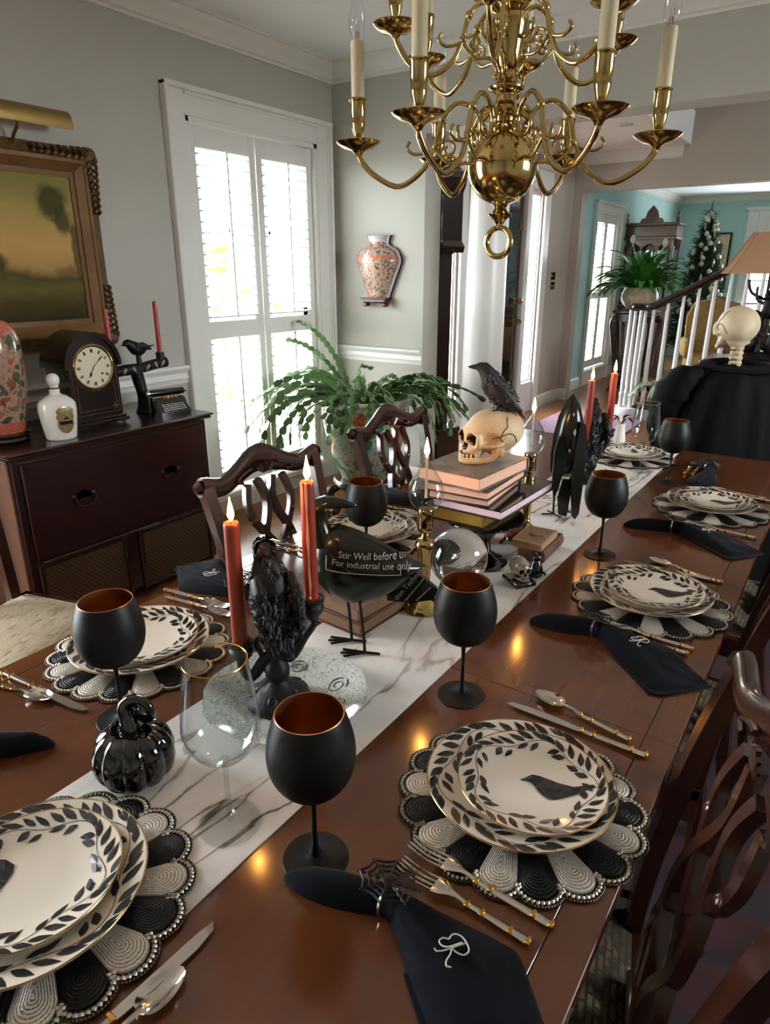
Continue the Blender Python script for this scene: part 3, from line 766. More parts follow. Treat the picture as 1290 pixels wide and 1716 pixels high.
G().cbox((-1.95, LY-.12, .93), (.05, LY, .97), .006).obj('window_sill', M['trim'], w5)
w6 = setting('added_window_6', 'high window added out of view to light the hall'); g = G()  # unseen window put in as a light source for the hall
g.box((3.02, 5.7, 3.2), (3.05, 5.8, 4.2)).box((3.02, 6.6, 3.2), (3.05, 6.7, 4.2)).box((3.02, 5.8, 4.1), (3.05, 6.6, 4.2)).box((3.02, 5.8, 3.2), (3.05, 6.6, 3.3)).box((3.1, 6.185, 3.3), (3.12, 6.215, 4.1)).box((3.1, 5.8, 3.685), (3.12, 6.6, 3.715))
g.obj('casing', M['trim'], w6, False)
G().box((3.11, 5.8, 3.3), (3.114, 6.6, 4.1)).obj('window_pane', M['pane'], w6, False)

# ------------------------------------------------------------------ staircase in the hall
st = thing('staircase', 'staircase with white balusters and black handrail in the hall', 'staircase', (-1.80, 7.30, 0))
NS = 9; RISE = .145; RUN = .265
tread = G().cbox((-.03, -.03, -.03), (RUN+.01, .62, 0), .008).mesh('tread'); tread.materials.append(M['mahogany'])
bal = G().lathe([(.018, 0), (.018, .12), (.022, .13), (.022, .145), (.014, .16), (.018, .25), (.0155, .55), (.012, .80), (.012, .90)], 10).mesh('baluster'); bal.materials.append(M['trim'])
for k in range(NS):
    o = link('tread', tread, st); o.location = (k*RUN, 0, (k+1)*RISE)
    G().box((k*RUN, 0, 0), (k*RUN+RUN, .6, (k+1)*RISE-.03)).obj('riser', M['trim'], st, False)
    for q in (.06, .19):
        b = link('baluster', bal, st); h = (k+1)*RISE
        x = k*RUN+q; rz = 1.115+max(0, (x-.02))*RISE/RUN-h
        b.location = (x, .03, h); b.scale = (1.3, 1.3, rz/.90)
for a in range(4):       # cluster under the volute
    an = a*PI/2+.6; b = link('baluster', bal, st); b.location = (-.09+.075*math.cos(an), .03+.075*math.sin(an), .10); b.scale = (1.3, 1.3, 1.115)
G().lathe([(.14, 0), (.15, .03), (.15, .10), (.14, .12)], 24).obj('starting_step', M['trim'], st, loc=(-.09, .03, 0))
rail = [(-.09+.075*math.cos(t)*(1-t/14), .03+.075*math.sin(t)*(1-t/14), 1.13) for t in [i*.5 for i in range(13, 2, -1)]]
rail += [(.0, .03, 1.13), (.05, .03, 1.14), (.2, .03, 1.215), (NS*RUN, .03, 1.215+(NS*RUN-.2)*RISE/RUN)]
G().tube(rail, [(.045, .038)]*len(rail), 10, up=(0, 0, 1)).obj('handrail', M['black_wood'], st)

# hall rug and dining rug
rg = G().cbox((-.45, -1.1, 0), (.45, 1.1, .012), .004).obj('hall_rug', P('pink_wool', 'a98a9a', .95, var='8d6f86', vscale=14, bscale=90, bstr=.5), None)
rg.location = (-2.12, 6.1, .002); tag(rg, 'pink patterned rug on the hall floor behind the oil lamps', 'rug')
rg = G().cbox((-1.75, -1.9, 0), (1.75, 2.3, .012), .004).obj('dining_rug', M['rug'], None)
rg.location = (-.35, 1.3, .002); tag(rg, 'dark maroon floral wool rug under the dining table', 'rug')
fr = G().cbox((-1.81, -1.96, 0), (1.81, 2.36, .008), .003).obj('rug_border', P('rug_navy_border', '1d1a22', .95, bscale=120, bstr=.4), rg)
fr.location = (0, 0, -.001)
# ------------------------------------------------------------------ dining table
TX0, TX1, TY0, TY1, TZ = -1.242, -.115, -.10, 3.02, .76
tb = thing('dining_table', 'long polished mahogany dining table with inlaid border', 'table', (0, 0, 0))
seams = [TY0, 1.0, 2.02, TY1]
for a, b in zip(seams[:-1], seams[1:]):
    bw = .05
    G().cbox((TX0+bw+.0006, a+.0006, TZ-.024), (TX1-bw-.0006, b-.0006, TZ), .0009).obj('table_leaf', M['tabletop'], tb, True, 25)
    for x0, x1 in ((TX0, TX0+bw), (TX1-bw, TX1)):
        G().cbox((x0, a+.0006, TZ-.024), (x1, b-.0006, TZ), .0012).obj('border_band', M['tabletop'], tb, True, 25)
G().cbox((TX0+.1, TY0+.1, TZ-.11), (TX1-.1, TY1-.1, TZ-.024), .006).obj('apron', M['mahogany'], tb)
for y in (.75, 2.25):
    xm = (TX0+TX1)/2
    p = G().lathe([(.09, .16), (.10, .22), (.06, .30), (.075, .42), (.085, .48), (.05, .56), (.08, .62), (.11, .65)], 20, T(xm, y, 0)).obj('pedestal', M['mahogany'], tb)
    for k in range(4):
        an = PI/4+k*PI/2; cx, sy = math.cos(an), math.sin(an)
        pts = [(xm+cx*r, y+sy*r, z) for r, z in bez([(.06, .24), (.2, .2), (.32, .11), (.42, .05), (.46, .047)], 4)]
        G().tube(pts, [.045-.018*i/len(pts) for i in range(len(pts))], 8).obj('foot', M['mahogany'], p)
# runner
rn = G(); nx, ny = 6, 60; rx0, rx1, ry0, ry1 = -.840, -.528, .02, 2.98
vv = []; ff = []
for j in range(ny+1):
    for i in range(nx+1):
        x = rx0+(rx1-rx0)*i/nx; y = ry0+(ry1-ry0)*j/ny
        vv.append((x, y, .0022+.0006*noise.noise((x*9, y*9, 0))))
for j in range(ny):
    for i in range(nx):
        a = j*(nx+1)+i; ff.append((a, a+1, a+nx+2, a+nx+1))
rn.add(vv, ff); rn.box((rx0, ry0, .0003), (rx1, ry1, .0012))
o = rn.obj('table_runner', M['runner']); o.location = (0, 0, TZ)
tag(o, 'white cloth table runner with grey marble veins', 'table runner')

# ------------------------------------------------------------------ beaded placemats
NP = 18; RO = .176
def lobe_outline(rbase, rl, n=5):
    """scalloped outline: NP lobes"""
    pts = []
    for k in range(NP):
        c = 2*PI*k/NP; cx, cy = rbase*math.cos(c), rbase*math.sin(c)
        for i in range(n):
            t = -PI/2+PI*(i+.5)/n; a = c+t*.98
            pts.append((cx+rl*math.cos(a), cy+rl*math.sin(a)))
    return pts
def petal_mesh():
    w = 2*PI/NP/2*.97; out = [(.06, -w*.9), (.09, -w*.98), (.12, -w), (.142, -w)]
    pts = [(r*math.cos(a), r*math.sin(a)) for r, a in out]
    cx, rl = .1425, .142*math.sin(w)
    for i in range(1, 10):
        t = -PI/2+PI*i/10; pts.append((cx+rl*math.cos(t)*1.0, rl*math.sin(t)))
    pts += [(r*math.cos(a), -r*math.sin(a)) for r, a in out[::-1]]
    n = len(pts); c = (.13, 0); g = G(); ring = []; arc = []
    v = []
    for lev, (s, z) in enumerate(((1.0, .0045), (.6, .0072), (.0, .0082))):
        if s == 0: v.append((c[0], c[1], z)); ring.append(0.0); arc.append(0.0)
        else:
            for i, p in enumerate(pts): v.append((c[0]+(p[0]-c[0])*s, c[1]+(p[1]-c[1])*s, z)); ring.append(s); arc.append(i/n)
    f = [(i, (i+1) % n, n+(i+1) % n, n+i) for i in range(n)]+[(n+i, n+(i+1) % n, 2*n) for i in range(n)]
    b = len(v)
    v += [(p[0], p[1], .001) for p in pts]; ring += [1.0]*n; arc += [0.0]*n
    f += [((i+1) % n, i, b+i, b+(i+1) % n) for i in range(n)]
    g.add(v, f); g.at = {'ring': ring, 'arc': arc}
    return g
pm_b = petal_mesh().mesh('petal_black'); pm_b.materials.append(M['petal_black'])
pm_s = petal_mesh().mesh('petal_silver'); pm_s.materials.append(M['petal_silver'])
def bead_strand(rbase, rl, r, z, step):
    pts = lobe_outline(rbase, rl, 24); L = 0.0; g = G(); acc = step
    for i in range(len(pts)):
        a = Vector(pts[i]); b = Vector(pts[(i+1) % len(pts)]); d = (b-a).length
        while acc <= d:
            p = a+(b-a)*(acc/d) if d > 1e-9 else a
            x, y = p.x, p.y
            g.add([(x+r, y, z), (x, y+r, z), (x-r, y, z), (x, y-r, z), (x+.6*r, y+.6*r, z+.6*r), (x-.6*r, y+.6*r, z+.6*r), (x-.6*r, y-.6*r, z+.6*r), (x+.6*r, y-.6*r, z+.6*r), (x, y, z+r)],
                  [(0, 1, 4), (1, 5, 4), (1, 2, 5), (2, 6, 5), (2, 3, 6), (3, 7, 6), (3, 0, 7), (0, 4, 7), (4, 5, 8), (5, 6, 8), (6, 7, 8), (7, 4, 8)])
            acc += step
        acc -= d
    return g
LRL = .1425*math.sin(PI/NP)
bd1 = bead_strand(.1425, LRL+.0045, .0035, .003, .0060).mesh('bead_edge'); bd1.materials.append(M['bead_silver'])
bd2 = bead_strand(.1425, LRL+.0092, .0022, .0022, .0040).mesh('bead_edge_outer'); bd2.materials.append(M['bead_bronze'])
ob = lobe_outline(.1425, LRL+.010, 8); nb = len(ob)
back = G().add([(x, y, .0002) for x, y in ob]+[(x, y, .0022) for x, y in ob]+[(0, 0, .0022), (0, 0, .0002)],
               [(i, (i+1) % nb, nb+(i+1) % nb, nb+i) for i in range(nb)]+[(nb+i, nb+(i+1) % nb, 2*nb) for i in range(nb)]+[((i+1) % nb, i, 2*nb+1) for i in range(nb)]).mesh('backing')
back.materials.append(P('placemat_backing', '1c1815', .9))
def placemat(x, y, rz, label):
    t = thing('beaded_placemat', label, 'placemat', (x, y, TZ+(.003 if -.85 < x < -.5 else .0004)), rz, 'scalloped beaded placemats')
    link('backing', back, t)
    for k in range(NP):
        p = link('petal', pm_b if k % 2 else pm_s, t, True, 60); p.rotation_euler = (0, 0, 2*PI*k/NP)
    link('bead_edge', bd1, t, kind='stuff'); link('bead_edge', bd2, t, kind='stuff')
    return t

# ------------------------------------------------------------------ plates with leaf print
def plate_profile(R, foot, wellr, h):
    top = [(0, .006), (wellr*.6, .006), (wellr, .0075), (wellr+.012, .012), (R*.9, h-.003), (R-.002, h), (R, h-.0008)]
    bot = [(R-.001, h-.003), (R*.88, h-.009), (wellr+.012, .0075), (foot+.004, .003), (foot, 0), (foot-.006, 0), (foot-.008, .003), (0, .003)]
    return top, bot
def zprof(top, r):
    for (r0, z0), (r1, z1) in zip(top[:-1], top[1:]):
        if r <= r1: return z0+(z1-z0)*(r-r0)/max(1e-6, r1-r0)
    return top[-1][1]
def leaf_print(top, r0, r1, n, L, W, seed):
    random.seed(seed); g = G()
    def put(outline, lift=.0007):
        b = [(x, y, zprof(top, math.hypot(x, y))+lift) for x, y in outline]
        g.add(b, [tuple(range(len(b)))])
    def leaf(x, y, a, l, w):
        ca, sa = math.cos(a), math.sin(a)
        pr = [(0, 0), (.18, .32), (.42, .5), (.7, .34), (1.0, .02)]
        up = [(x+ca*l*u-sa*w*v, y+sa*l*u+ca*w*v) for u, v in pr]
        dn = [(x+ca*l*u+sa*w*v, y+sa*l*u-ca*w*v) for u, v in pr[1:-1][::-1]]
        q = up+dn
        # two halves keep the print following the rim's curve
        put(up+[dn[0]]); put([up[0]]+[up[-1]]+dn)
    rm = (r0+r1)/2; N_ = 150; prev = None
    for i in range(N_+1):
        t = 2*PI*i/N_; r = rm+(r1-r0)*.2*math.sin(5*t+seed)
        p = (r*math.cos(t), r*math.sin(t), r, t)
        if prev:
            dx, dy = p[0]-prev[0], p[1]-prev[1]; l = math.hypot(dx, dy) or 1; nx_, ny_ = -dy/l*.0005, dx/l*.0005
            put([(prev[0]-nx_, prev[1]-ny_), (p[0]-nx_, p[1]-ny_), (p[0]+nx_, p[1]+ny_), (prev[0]+nx_, prev[1]+ny_)], .0006)
        prev = p
    for i in range(n):
        for side in (1, -1):
            if side < 0 and i % 3 == 2: continue
            t = 2*PI*(i+(.0 if side > 0 else .5))/n+random.uniform(-.03, .03)
            r = rm+(r1-r0)*.2*math.sin(5*t+seed)+side*(r1-r0)*random.uniform(.05, .16)
            room = (r1-r) if side > 0 else (r-r0)
            l = L*random.uniform(.85, 1.15)*(1 if side > 0 else .8); a = t+PI/2-side*math.asin(min(.85, max(.12 if side > 0 else .5, room/l*.85)))*random.uniform(.7, 1.0)
            leaf(r*math.cos(t), r*math.sin(t), a, l, W*random.uniform(.8, 1.15))
    return g
CROW = [(-.046, .020), (-.036, .026), (-.028, .031), (-.018, .030), (-.006, .027), (.010, .022), (.030, .018), (.056, .020), (.060, .016), (.034, .008), (.018, .001), (.004, -.004), (-.006, -.005), (-.014, .0), (-.022, .008), (-.028, .016), (-.034, .019)]
CROW = [(x, .012+(y-.012)*1.3) for x, y in CROW]
CROW_UP = [(-.030, .052), (-.020, .058), (-.008, .060), (.006, .056), (.012, .046), (.014, .030), (.013, .010), (.006, -.006), (.004, -.020), (.014, -.026), (-.004, -.022), (-.006, -.010), (-.016, .004), (-.020, .020), (-.016, .036), (-.016, .046), (-.022, .049)]
dp_top, dp_bot = plate_profile(.135, .078, .088, .021)
sp_top, sp_bot = plate_profile(.106, .060, .066, .018)
def lathe_mesh(prof, n=56): return G().lathe(prof, n).mesh('plate_body')
def plate_meshes(top, bot, R, r0, r1, n, L, W, seed, nm):
    a = lathe_mesh(top[::1]+bot); a.materials.append(M['ceramic'])
    b = leaf_print(top, r0, r1, n, L, W, seed).mesh('leaf_print'); b.materials.append(M['ink'])
    c = G().torus((0, 0, top[-2][1]-.0003), R-.0006, .0010, 72, 5).mesh('gilt_rim'); c.materials.append(M['goldrim'])
    return a, b, c
DPM = plate_meshes(dp_top, dp_bot, .135, .090, .133, 36, .033, .0118, 3, 'dinner')
SPM = plate_meshes(sp_top, sp_bot, .106, .064, .104, 33, .0275, .0095, 5, 'salad')
def crow_print(outline, cx, cy, a, s):
    """silhouette laid on the plate surface: fan of thin triangles following the profile"""
    ca, sa = math.cos(a), math.sin(a); q = [(cx+s*(x*ca-y*sa), cy+s*(x*sa+y*ca)) for x, y in outline]
    n = len(q); g = G()
    v = [(x, y, zprof(sp_top, math.hypot(x, y))+.0012) for x, y in q]
    return g.add(v, [tuple(range(n))[::-1]])
def plate(kind, x, y, z, rz, label, crow=None):
    ms = DPM if kind == 'dinner' else SPM
    t = thing(kind+'_plate', label, 'plate', (x, y, z), rz, 'leaf printed '+kind+' plates')
    link('plate_body', ms[0], t, True, 35); link('leaf_print', ms[1], t, False, label='black leaf print around the rim'); link('gilt_rim', ms[2], t)
    if crow:
        out, cx, cy, ca, sc = crow
        lx, ly = cx*math.cos(rz)+cy*math.sin(rz), -cx*math.sin(rz)+cy*math.cos(rz)
        crow_print(out, lx, ly, ca-rz, sc).obj('crow_print', M['ink'], t, False, label='black crow printed on the plate')
    return t

# ------------------------------------------------------------------ cutlery (local: +x is the tip, lying on z = 0)
def handle_geo(x0, x1, w=.0055):
    pts = [(x0+(x1-x0)*k/8, 0, .0045) for k in range(9)]
    return G().tube(pts, [(w*(1.12-.3*k/8), .0038-.0008*k/8) for k in range(9)], 10, up=(0, 0, 1))
def bands(t, x0, x1, w):
    for a in (x0+.002, x0+.024, x1-.022, x1-.002):
        G().cbox((a-.003, -w*.98, .0008), (a+.003, w*.98, .0084), .001).obj('gold_band', M['gold'], t)
def knife(x, y, rz, label, L=.24):
    t = thing('table_knife', label, 'knife', (x, y, TZ+.001), rz, 'silver knives with gold banded handles')
    handle_geo(-L/2, -.012).obj('handle', M['silver'], t); bands(t, -L/2, -.012, .006)
    o = [(-.012, -.006), (.03, -.0095), (.085, -.0098), (.112, -.005), (.12, .004), (.10, .0062), (-.012, .006)]
    n = len(o); G().add([(px, py, .003) for px, py in o]+[(px, py*.96, .0046) for px, py in o], [tuple(range(n))[::-1], tuple(range(n, 2*n))]+[(i, (i+1) % n, (i+1) % n+n, i+n) for i in range(n)]).obj('blade', M['silver'], t, True, 25)
    return t
def spoon(x, y, rz, label, L=.178):
    t = thing('teaspoon', label, 'spoon', (x, y, TZ+.001), rz, 'silver spoons with gold banded handles')
    h = L/2; xb = h-.056
    handle_geo(-h, xb-.03, .0048).obj('handle', M['silver'], t); bands(t, -h, xb-.03, .0052)
    G().tube([(xb-.034, 0, .005), (xb-.015, 0, .009), (xb, 0, .008), (xb+.008, 0, .006)], [(.0042, .0025), (.003, .0022), (.0035, .002), (.007, .0012)], 8, up=(0, 0, 1)).obj('neck', M['silver'], t)
    g = G(); nu, nv = 18, 6; v = [(xb+.030, 0, .0012)]; f = []
    for k in range(1, nv+1):
        s = k/nv
        for i in range(nu):
            a = 2*PI*i/nu; wx = .030 if math.cos(a) > 0 else .029; wy = .0175*(1-.18*math.cos(a))
            v.append((xb+.029+wx*s*math.cos(a), wy*s*math.sin(a), .0012+.0075*s**2.2))
    f += [(0, 1+i, 1+(i+1) % nu) for i in range(nu)]
    for k in range(nv-1):
        for i in range(nu): b = 1+k*nu; f.append((b+i, b+nu+i, b+nu+(i+1) % nu, b+(i+1) % nu))
    m = len(v); v += [(px, py, pz-.0010) for px, py, pz in v[:]]
    f += [tuple(q+m for q in r)[::-1] for r in f[:]]
    e = 1+(nv-1)*nu
    f += [(e+(i+1) % nu, e+i, e+i+m, e+(i+1) % nu+m) for i in range(nu)]
    g.add(v, f).obj('bowl', M['silver'], t, True, 60)
    return t
def fork(x, y, rz, label, L=.20):
    t = thing('table_fork', label, 'fork', (x, y, TZ+.001), rz, 'silver forks with gold banded handles')
    h = L/2; xb = h-.075
    handle_geo(-h, xb-.022, .0050).obj('handle', M['silver'], t); bands(t, -h, xb-.022, .0055)
    pts = bez([(xb-.024, 0, .005), (xb-.008, 0, .0085), (xb+.006, 0, .0095), (xb+.022, 0, .007)], 3)
    G().tube(pts, [(.0042, .0026), (.0038, .0024), (.0034, .0022), (.0036, .0022), (.0045, .002), (.0065, .0018), (.009, .0016), (.0115, .0014), (.0122, .0013), (.0124, .0012)][:len(pts)], 10, up=(0, 0, 1)).obj('neck', M['silver'], t)
    for k in range(4):
        yy = -.0099+.0066*k
        G().tube(bez([(xb+.019, yy, .007), (xb+.04, yy, .0045), (xb+.06, yy*.96, .006), (xb+.075, yy*.93, .0105)], 3), [(.0019, .0013)]*9+[(.0007, .0007)], 6, up=(0, 0, 1)).obj('tine', M['silver'], t)
    return t
def between(fn, tip, end, label, L=None):
    dx, dy = tip[0]-end[0], tip[1]-end[1]; rz = math.atan2(dy, dx)
    kw = {} if L is None else {'L': L}
    l = L or {'knife': .24, 'spoon': .178, 'fork': .20}[fn.__name__]
    return fn(tip[0]-math.cos(rz)*l/2, tip[1]-math.sin(rz)*l/2, rz, label, **kw)

# ------------------------------------------------------------------ place settings
def setting_place(cx, cy, rz, where, dx, dy, crow, d2=(0, 0)):
    placemat(cx, cy, rz, 'black and silver scalloped beaded placemat ' + where)
    z = TZ+.0088+(.0026 if -.85 < cx < -.5 else 0)
    plate('dinner', cx+dx, cy+dy, z, rz+.3, 'large leaf rimmed plate ' + where)
    plate('salad', cx+dx+d2[0], cy+dy+d2[1], z+.0075, rz+1.1, 'small leaf rimmed plate ' + where, crow)
setting_place(-.277, .750, .05, 'with the nearest web napkin ring beside it', -.006, .012, (CROW, .034, -.004, math.radians(24), 1.0), (.016, .004))
setting_place(-.282, 1.497, .10, 'beside the third black goblet from the camera', -.004, .008, (CROW, .034, -.004, math.radians(24), 1.0), (.010, .006))
setting_place(-.287, 2.275, .02, 'by the far black goblet on the picture right', -.004, .006, (CROW, .034, -.004, math.radians(24), .95), (.008, .0))
setting_place(-.683, .272, .09, 'cut off by the bottom left corner of the photo', -.012, -.008, (CROW_UP, -.022, -.052, math.radians(24), 1.0), (-.006, .004))
setting_place(-1.072, .700, .12, 'behind the leftmost black goblet', -.002, .004, None, (.006, .004))
setting_place(-1.056, 1.470, .05, 'behind the tin crow', .0, .0, None, (.0, .0))
setting_place(-.675, 2.755, .0, 'at the far head of the table before the skeleton', .0, -.004, (CROW_UP, .0, .045, math.radians(200), .8), (.0, .0))

between(spoon, (-.355, 1.005), (-.181, .968), 'silver spoon beside the plate stack nearest on the picture right')
between(knife, (-.388, .950), (-.148, .945), 'silver knife beside the plate stack nearest on the picture right')
between(fork, (-.362, .592), (-.161, .583), 'silver fork between the nearest web napkin ring and its placemat')
between(fork, (-.356, .556), (-.19, .549), 'silver fork half hidden under the nearest monogrammed napkin', .18)
between(spoon, (-.343, 1.738), (-.165, 1.690), 'silver spoon behind the middle plate stack on the picture right')
between(knife, (-.401, 1.688), (-.164, 1.694), 'silver knife behind the middle plate stack on the picture right')
between(fork, (-.355, 1.330), (-.160, 1.325), 'silver fork above the middle monogrammed napkin')
between(fork, (-.345, 1.298), (-.160, 1.300), 'silver fork poking out behind the middle web napkin ring', .185)
between(spoon, (-.330, 2.490), (-.153, 2.472), 'silver spoon behind the farthest plate stack on the picture right')
between(knife, (-.372, 2.462), (-.133, 2.452), 'silver knife behind the farthest plate stack on the picture right')
between(fork, (-.330, 2.082), (-.135, 2.062), 'silver fork above the farthest napkin on the picture right')
between(knife, (-.488, .366), (-.500, .14), 'silver knife at the bottom edge of the photo')
between(spoon, (-.474, .305), (-.478, .13), 'silver spoon at the bottom edge of the photo')
between(knife, (-.975, .520), (-1.215, .500), 'silver knife before the place setting at the left edge')
between(spoon, (-1.058, .502), (-1.225, .462), 'silver spoon by the left edge of the photo')
between(fork, (-1.015, .903), (-1.203, .880), 'silver fork nearest the folded napkin behind the left candle')
between(fork, (-1.050, .925), (-1.225, .905), 'silver fork lying behind its twin near the left table edge')
between(knife, (-1.015, 1.290), (-1.225, 1.275), 'silver knife between the two tall orange candles')
between(spoon, (-1.060, 1.262), (-1.235, 1.245), 'silver spoon between the two tall orange candles')
between(fork, (-1.010, 1.665), (-1.20, 1.665), 'silver fork behind the place setting hidden by the tin crow')
between(fork, (-1.005, 1.695), (-1.20, 1.70), 'silver fork farthest of the pair behind the tin crow')
between(fork, (-.440, 2.80), (-.440, 2.62), 'silver fork at the far head of the table', .17)
between(fork, (-.412, 2.80), (-.412, 2.62), 'silver fork by the far napkin ring', .17)

# ------------------------------------------------------------------ black goblets
gob_out = bez([(.005, .108), (.020, .111), (.038, .122), (.0505, .142), (.0548, .166), (.0525, .190), (.0460, .214), (.0420, .225)], 4)
bowl_m = G().lathe(gob_out+[(.0410, .2252)], 40, capb=True, capt=False).mesh('bowl'); bowl_m.materials.append(M['matte_black'])
lin_p = [(r-.0012, z) for r, z in gob_out if z > .1115][::-1]
line_m = G().lathe([(.0410, .2252)]+lin_p+[(0, .113)], 40, capb=False, capt=False).mesh('lining'); line_m.materials.append(M['copper'])
stem_m = G().lathe(bez([(.0038, .004), (.0038, .03), (.0032, .07), (.0042, .098), (.0075, .112)], 4), 14).mesh('stem'); stem_m.materials.append(M['matte_black'])
foot_m = G().lathe([(.0425, .0), (.0432, .0012), (.0425, .0024), (.030, .0036), (.016, .0055), (.008, .010), (.0050, .018), (.0040, .026)], 36).mesh('foot'); foot_m.materials.append(M['matte_black'])
rim_m = G().torus((0, 0, .2252), .0415, .0007, 40, 5).mesh('rim'); rim_m.materials.append(M['copper'])
def goblet(x, y, label, z=TZ):
    t = thing('black_goblet', label, 'goblet', (x, y, z), 0, 'matte black goblets with copper lining')
    b = link('bowl', bowl_m, t, True, 60); link('lining', line_m, b, True, 60, label='copper coloured inside'); link('rim', rim_m, b)
    link('stem', stem_m, t); link('foot', foot_m, t)
goblet(-.454, .506, 'matte black goblet nearest the camera, by the napkin tip')
goblet(-.468, .930, 'matte black goblet between runner and nearest right plate stack')
goblet(-.464, 1.703, 'matte black goblet before the upright dark tin bird')
goblet(-.469, 2.499, 'matte black goblet in front of the skeleton dress')
goblet(-.912, .545, 'matte black goblet behind the black glass pumpkin')
goblet(-.945, 1.30, 'matte black goblet behind the tin crow beak')

# ------------------------------------------------------------------ clear wine glasses
wo = bez([(.005, .108), (.020, .110), (.040, .128), (.0505, .155), (.0505, .172), (.047, .205), (.0415, .245), (.0405, .258)], 4)
wg = G().lathe(wo+[(.0398, .2585)]+[(r-.0012, z) for r, z in wo if z > .1125][::-1]+[(0, .1115)], 44, capb=True, capt=False)
wbowl = wg.mesh('bowl'); wbowl.materials.append(M['clear'])
wstem = G().lathe(bez([(.0052, .006), (.0036, .03), (.0034, .07), (.0042, .098), (.0062, .109)], 4), 16).mesh('stem'); wstem.materials.append(M['clear'])
wfoot = G().lathe([(.0430, .0), (.0435, .0008), (.0430, .0016), (.03, .0026), (.012, .0045), (.0058, .008)], 40).mesh('foot'); wfoot.materials.append(M['clear'])
wrim = G().torus((0, 0, .2585), .0402, .0008, 44, 6).mesh('gold_rim'); wrim.materials.append(M['gold'])
def wineglass(x, y, label):
    t = thing('wine_glass', label, 'wine glass', (x, y, TZ+.003), 0, 'clear gold rimmed wine glasses')
    link('bowl', wbowl, t, True, 60); link('stem', wstem, t); link('foot', wfoot, t); link('gold_rim', wrim, t)
wineglass(-.588, .484, 'clear gold rimmed wine glass on the runner beside the pumpkin')
wineglass(-.589, 2.583, 'clear gold rimmed wine glass at the far head of the table')

# ------------------------------------------------------------------ napkins in spider web rings
def napkin_geo(seed, flare=1.0):
    """rolled tip through the ring, then an open fold with a square corner; rows: x, y left, y right, height"""
    rows = [(-.130, .003, -.003, .006), (-.122, .010, -.009, .014), (-.100, .017, -.018, .026), (-.065, .020, -.022, .031), (-.030, .018, -.020, .031), (-.008, .015, -.015, .029), (.008, .015, -.015, .029),
            (.03, .020, -.030, .030), (.06, .026, -.056, .029), (.09, .031, -.080, .026), (.12, .034, -.104, .023), (.148, .034, -.128, .020), (.158, .028, -.140, .018), (.175, .010, -.136, .016), (.195, -.012, -.118, .013), (.215, -.034, -.090, .010), (.236, -.060, -.066, .005)]
    g = G(); n = 14; v = []; f = []; m = 2*n
    for k, (x, yl, yr, h) in enumerate(rows):
        bend = .30*x if x < 0 else 0.0
        if flare != 1.0 and x > .01: yl, yr = yl*flare, yr*flare
        ring = []
        for i in range(n+1):
            u = -1+2*i/n; y = yr+(yl-yr)*(u+1)/2
            cre = .0022*math.sin(9*u+x*30+seed)+.0016*math.sin(17*u-x*45+seed*2) if x > .015 else .0006*math.sin(12*u+x*60)
            z = .0014+h*(1-abs(u)**2.6)**.75+cre*(1-u*u)
            ring.append((x, y+bend, max(z, .0012)))
        low = [(x, yr+(yl-yr)*i/n+bend, .0004) for i in range(n-1, 0, -1)]
        v += ring+low
    m = 2*n
    for k in range(len(rows)-1):
        for i in range(m): j = (i+1) % m; f.append((k*m+i, k*m+j, k*m+m+j, k*m+m+i))
    f += [tuple(range(m))[::-1], tuple((len(rows)-1)*m+i for i in range(m))]
    g.add(v, f)
    if flare >= .8:      # second fold layer showing below the first
        hem = [(.06, -.060, .0), (.148, -.134, .0), (.160, -.147, .0), (.180, -.142, .0), (.243, -.064, .0), (.236, -.050, .0), (.15, .02, .0)]
        q = [(x, y*flare, .0005) for x, y, z in hem]; q2 = [(x, y*flare, .0042) for x, y, z in hem]; c = len(q)
        g.add(q+q2, [tuple(range(c))[::-1], tuple(range(c, 2*c))]+[(i, (i+1) % c, (i+1) % c+c, i+c) for i in range(c)])
    return g
def web_ring(x, y, z, rz, label, tilt=.35):
    t = thing('napkin_ring', label, 'napkin ring', (x, y, z), 0, 'black spider web napkin rings', rot=(0, 0, rz))
    G().torus((0, 0, .0165), .0215, .0022, 24, 6, 'x', S(1, 1.05, .88) @ T(0, 0, .002)).obj('band', M['silver'], t)
    g = G(); R_ = .036
    for ring in (.28, .52, .76, 1.0):
        pts = []
        for k in range(8):
            a = 2*PI*k/8; b = 2*PI*(k+.5)/8
            pts.append((R_*ring*math.cos(a), R_*ring*math.sin(a), 0)); pts.append((R_*ring*.84*math.cos(b), R_*ring*.84*math.sin(b), 0))
        g.tube(pts, .0016, 5, closed=True)
    for k in range(8):
        a = 2*PI*k/8; g.tube([(0, 0, 0), (R_*1.08*math.cos(a), R_*1.08*math.sin(a), 0)], [.0019, .0013], 5)
    g.ball((0, 0, .001), (.010, .010, .004), 10, 6)
    g.obj('spider_web', M['resin'], t, loc=(0, 0, .0425), rot=(-.18, .12, .3))
    return t
def monogram(t, x, y, z, a, s):
    """script capital R in silver thread"""
    st = [[(-.30, .10), (-.36, .32), (-.20, .48), (.05, .50), (.30, .42), (.34, .20), (.14, .05), (-.06, .02)],
          [(.06, .46), (.0, .15), (-.06, -.18), (-.16, -.42), (-.28, -.44)],
          [(-.06, .02), (.10, -.10), (.22, -.34), (.36, -.44), (.46, -.34)],
          [(-.30, .10), (-.42, -.02), (-.40, -.18), (-.24, -.20), (-.10, -.06), (-.04, .20), (.0, .40)]]
    g = G()
    for p in st: g.tube([(u*s, v*s, 0) for u, v in bez(p, 6)], .0009, 5)
    g.obj('monogram', M['thread'], t, label='silver embroidered script letter R', loc=(x, y, z), rot=(0, 0, a))
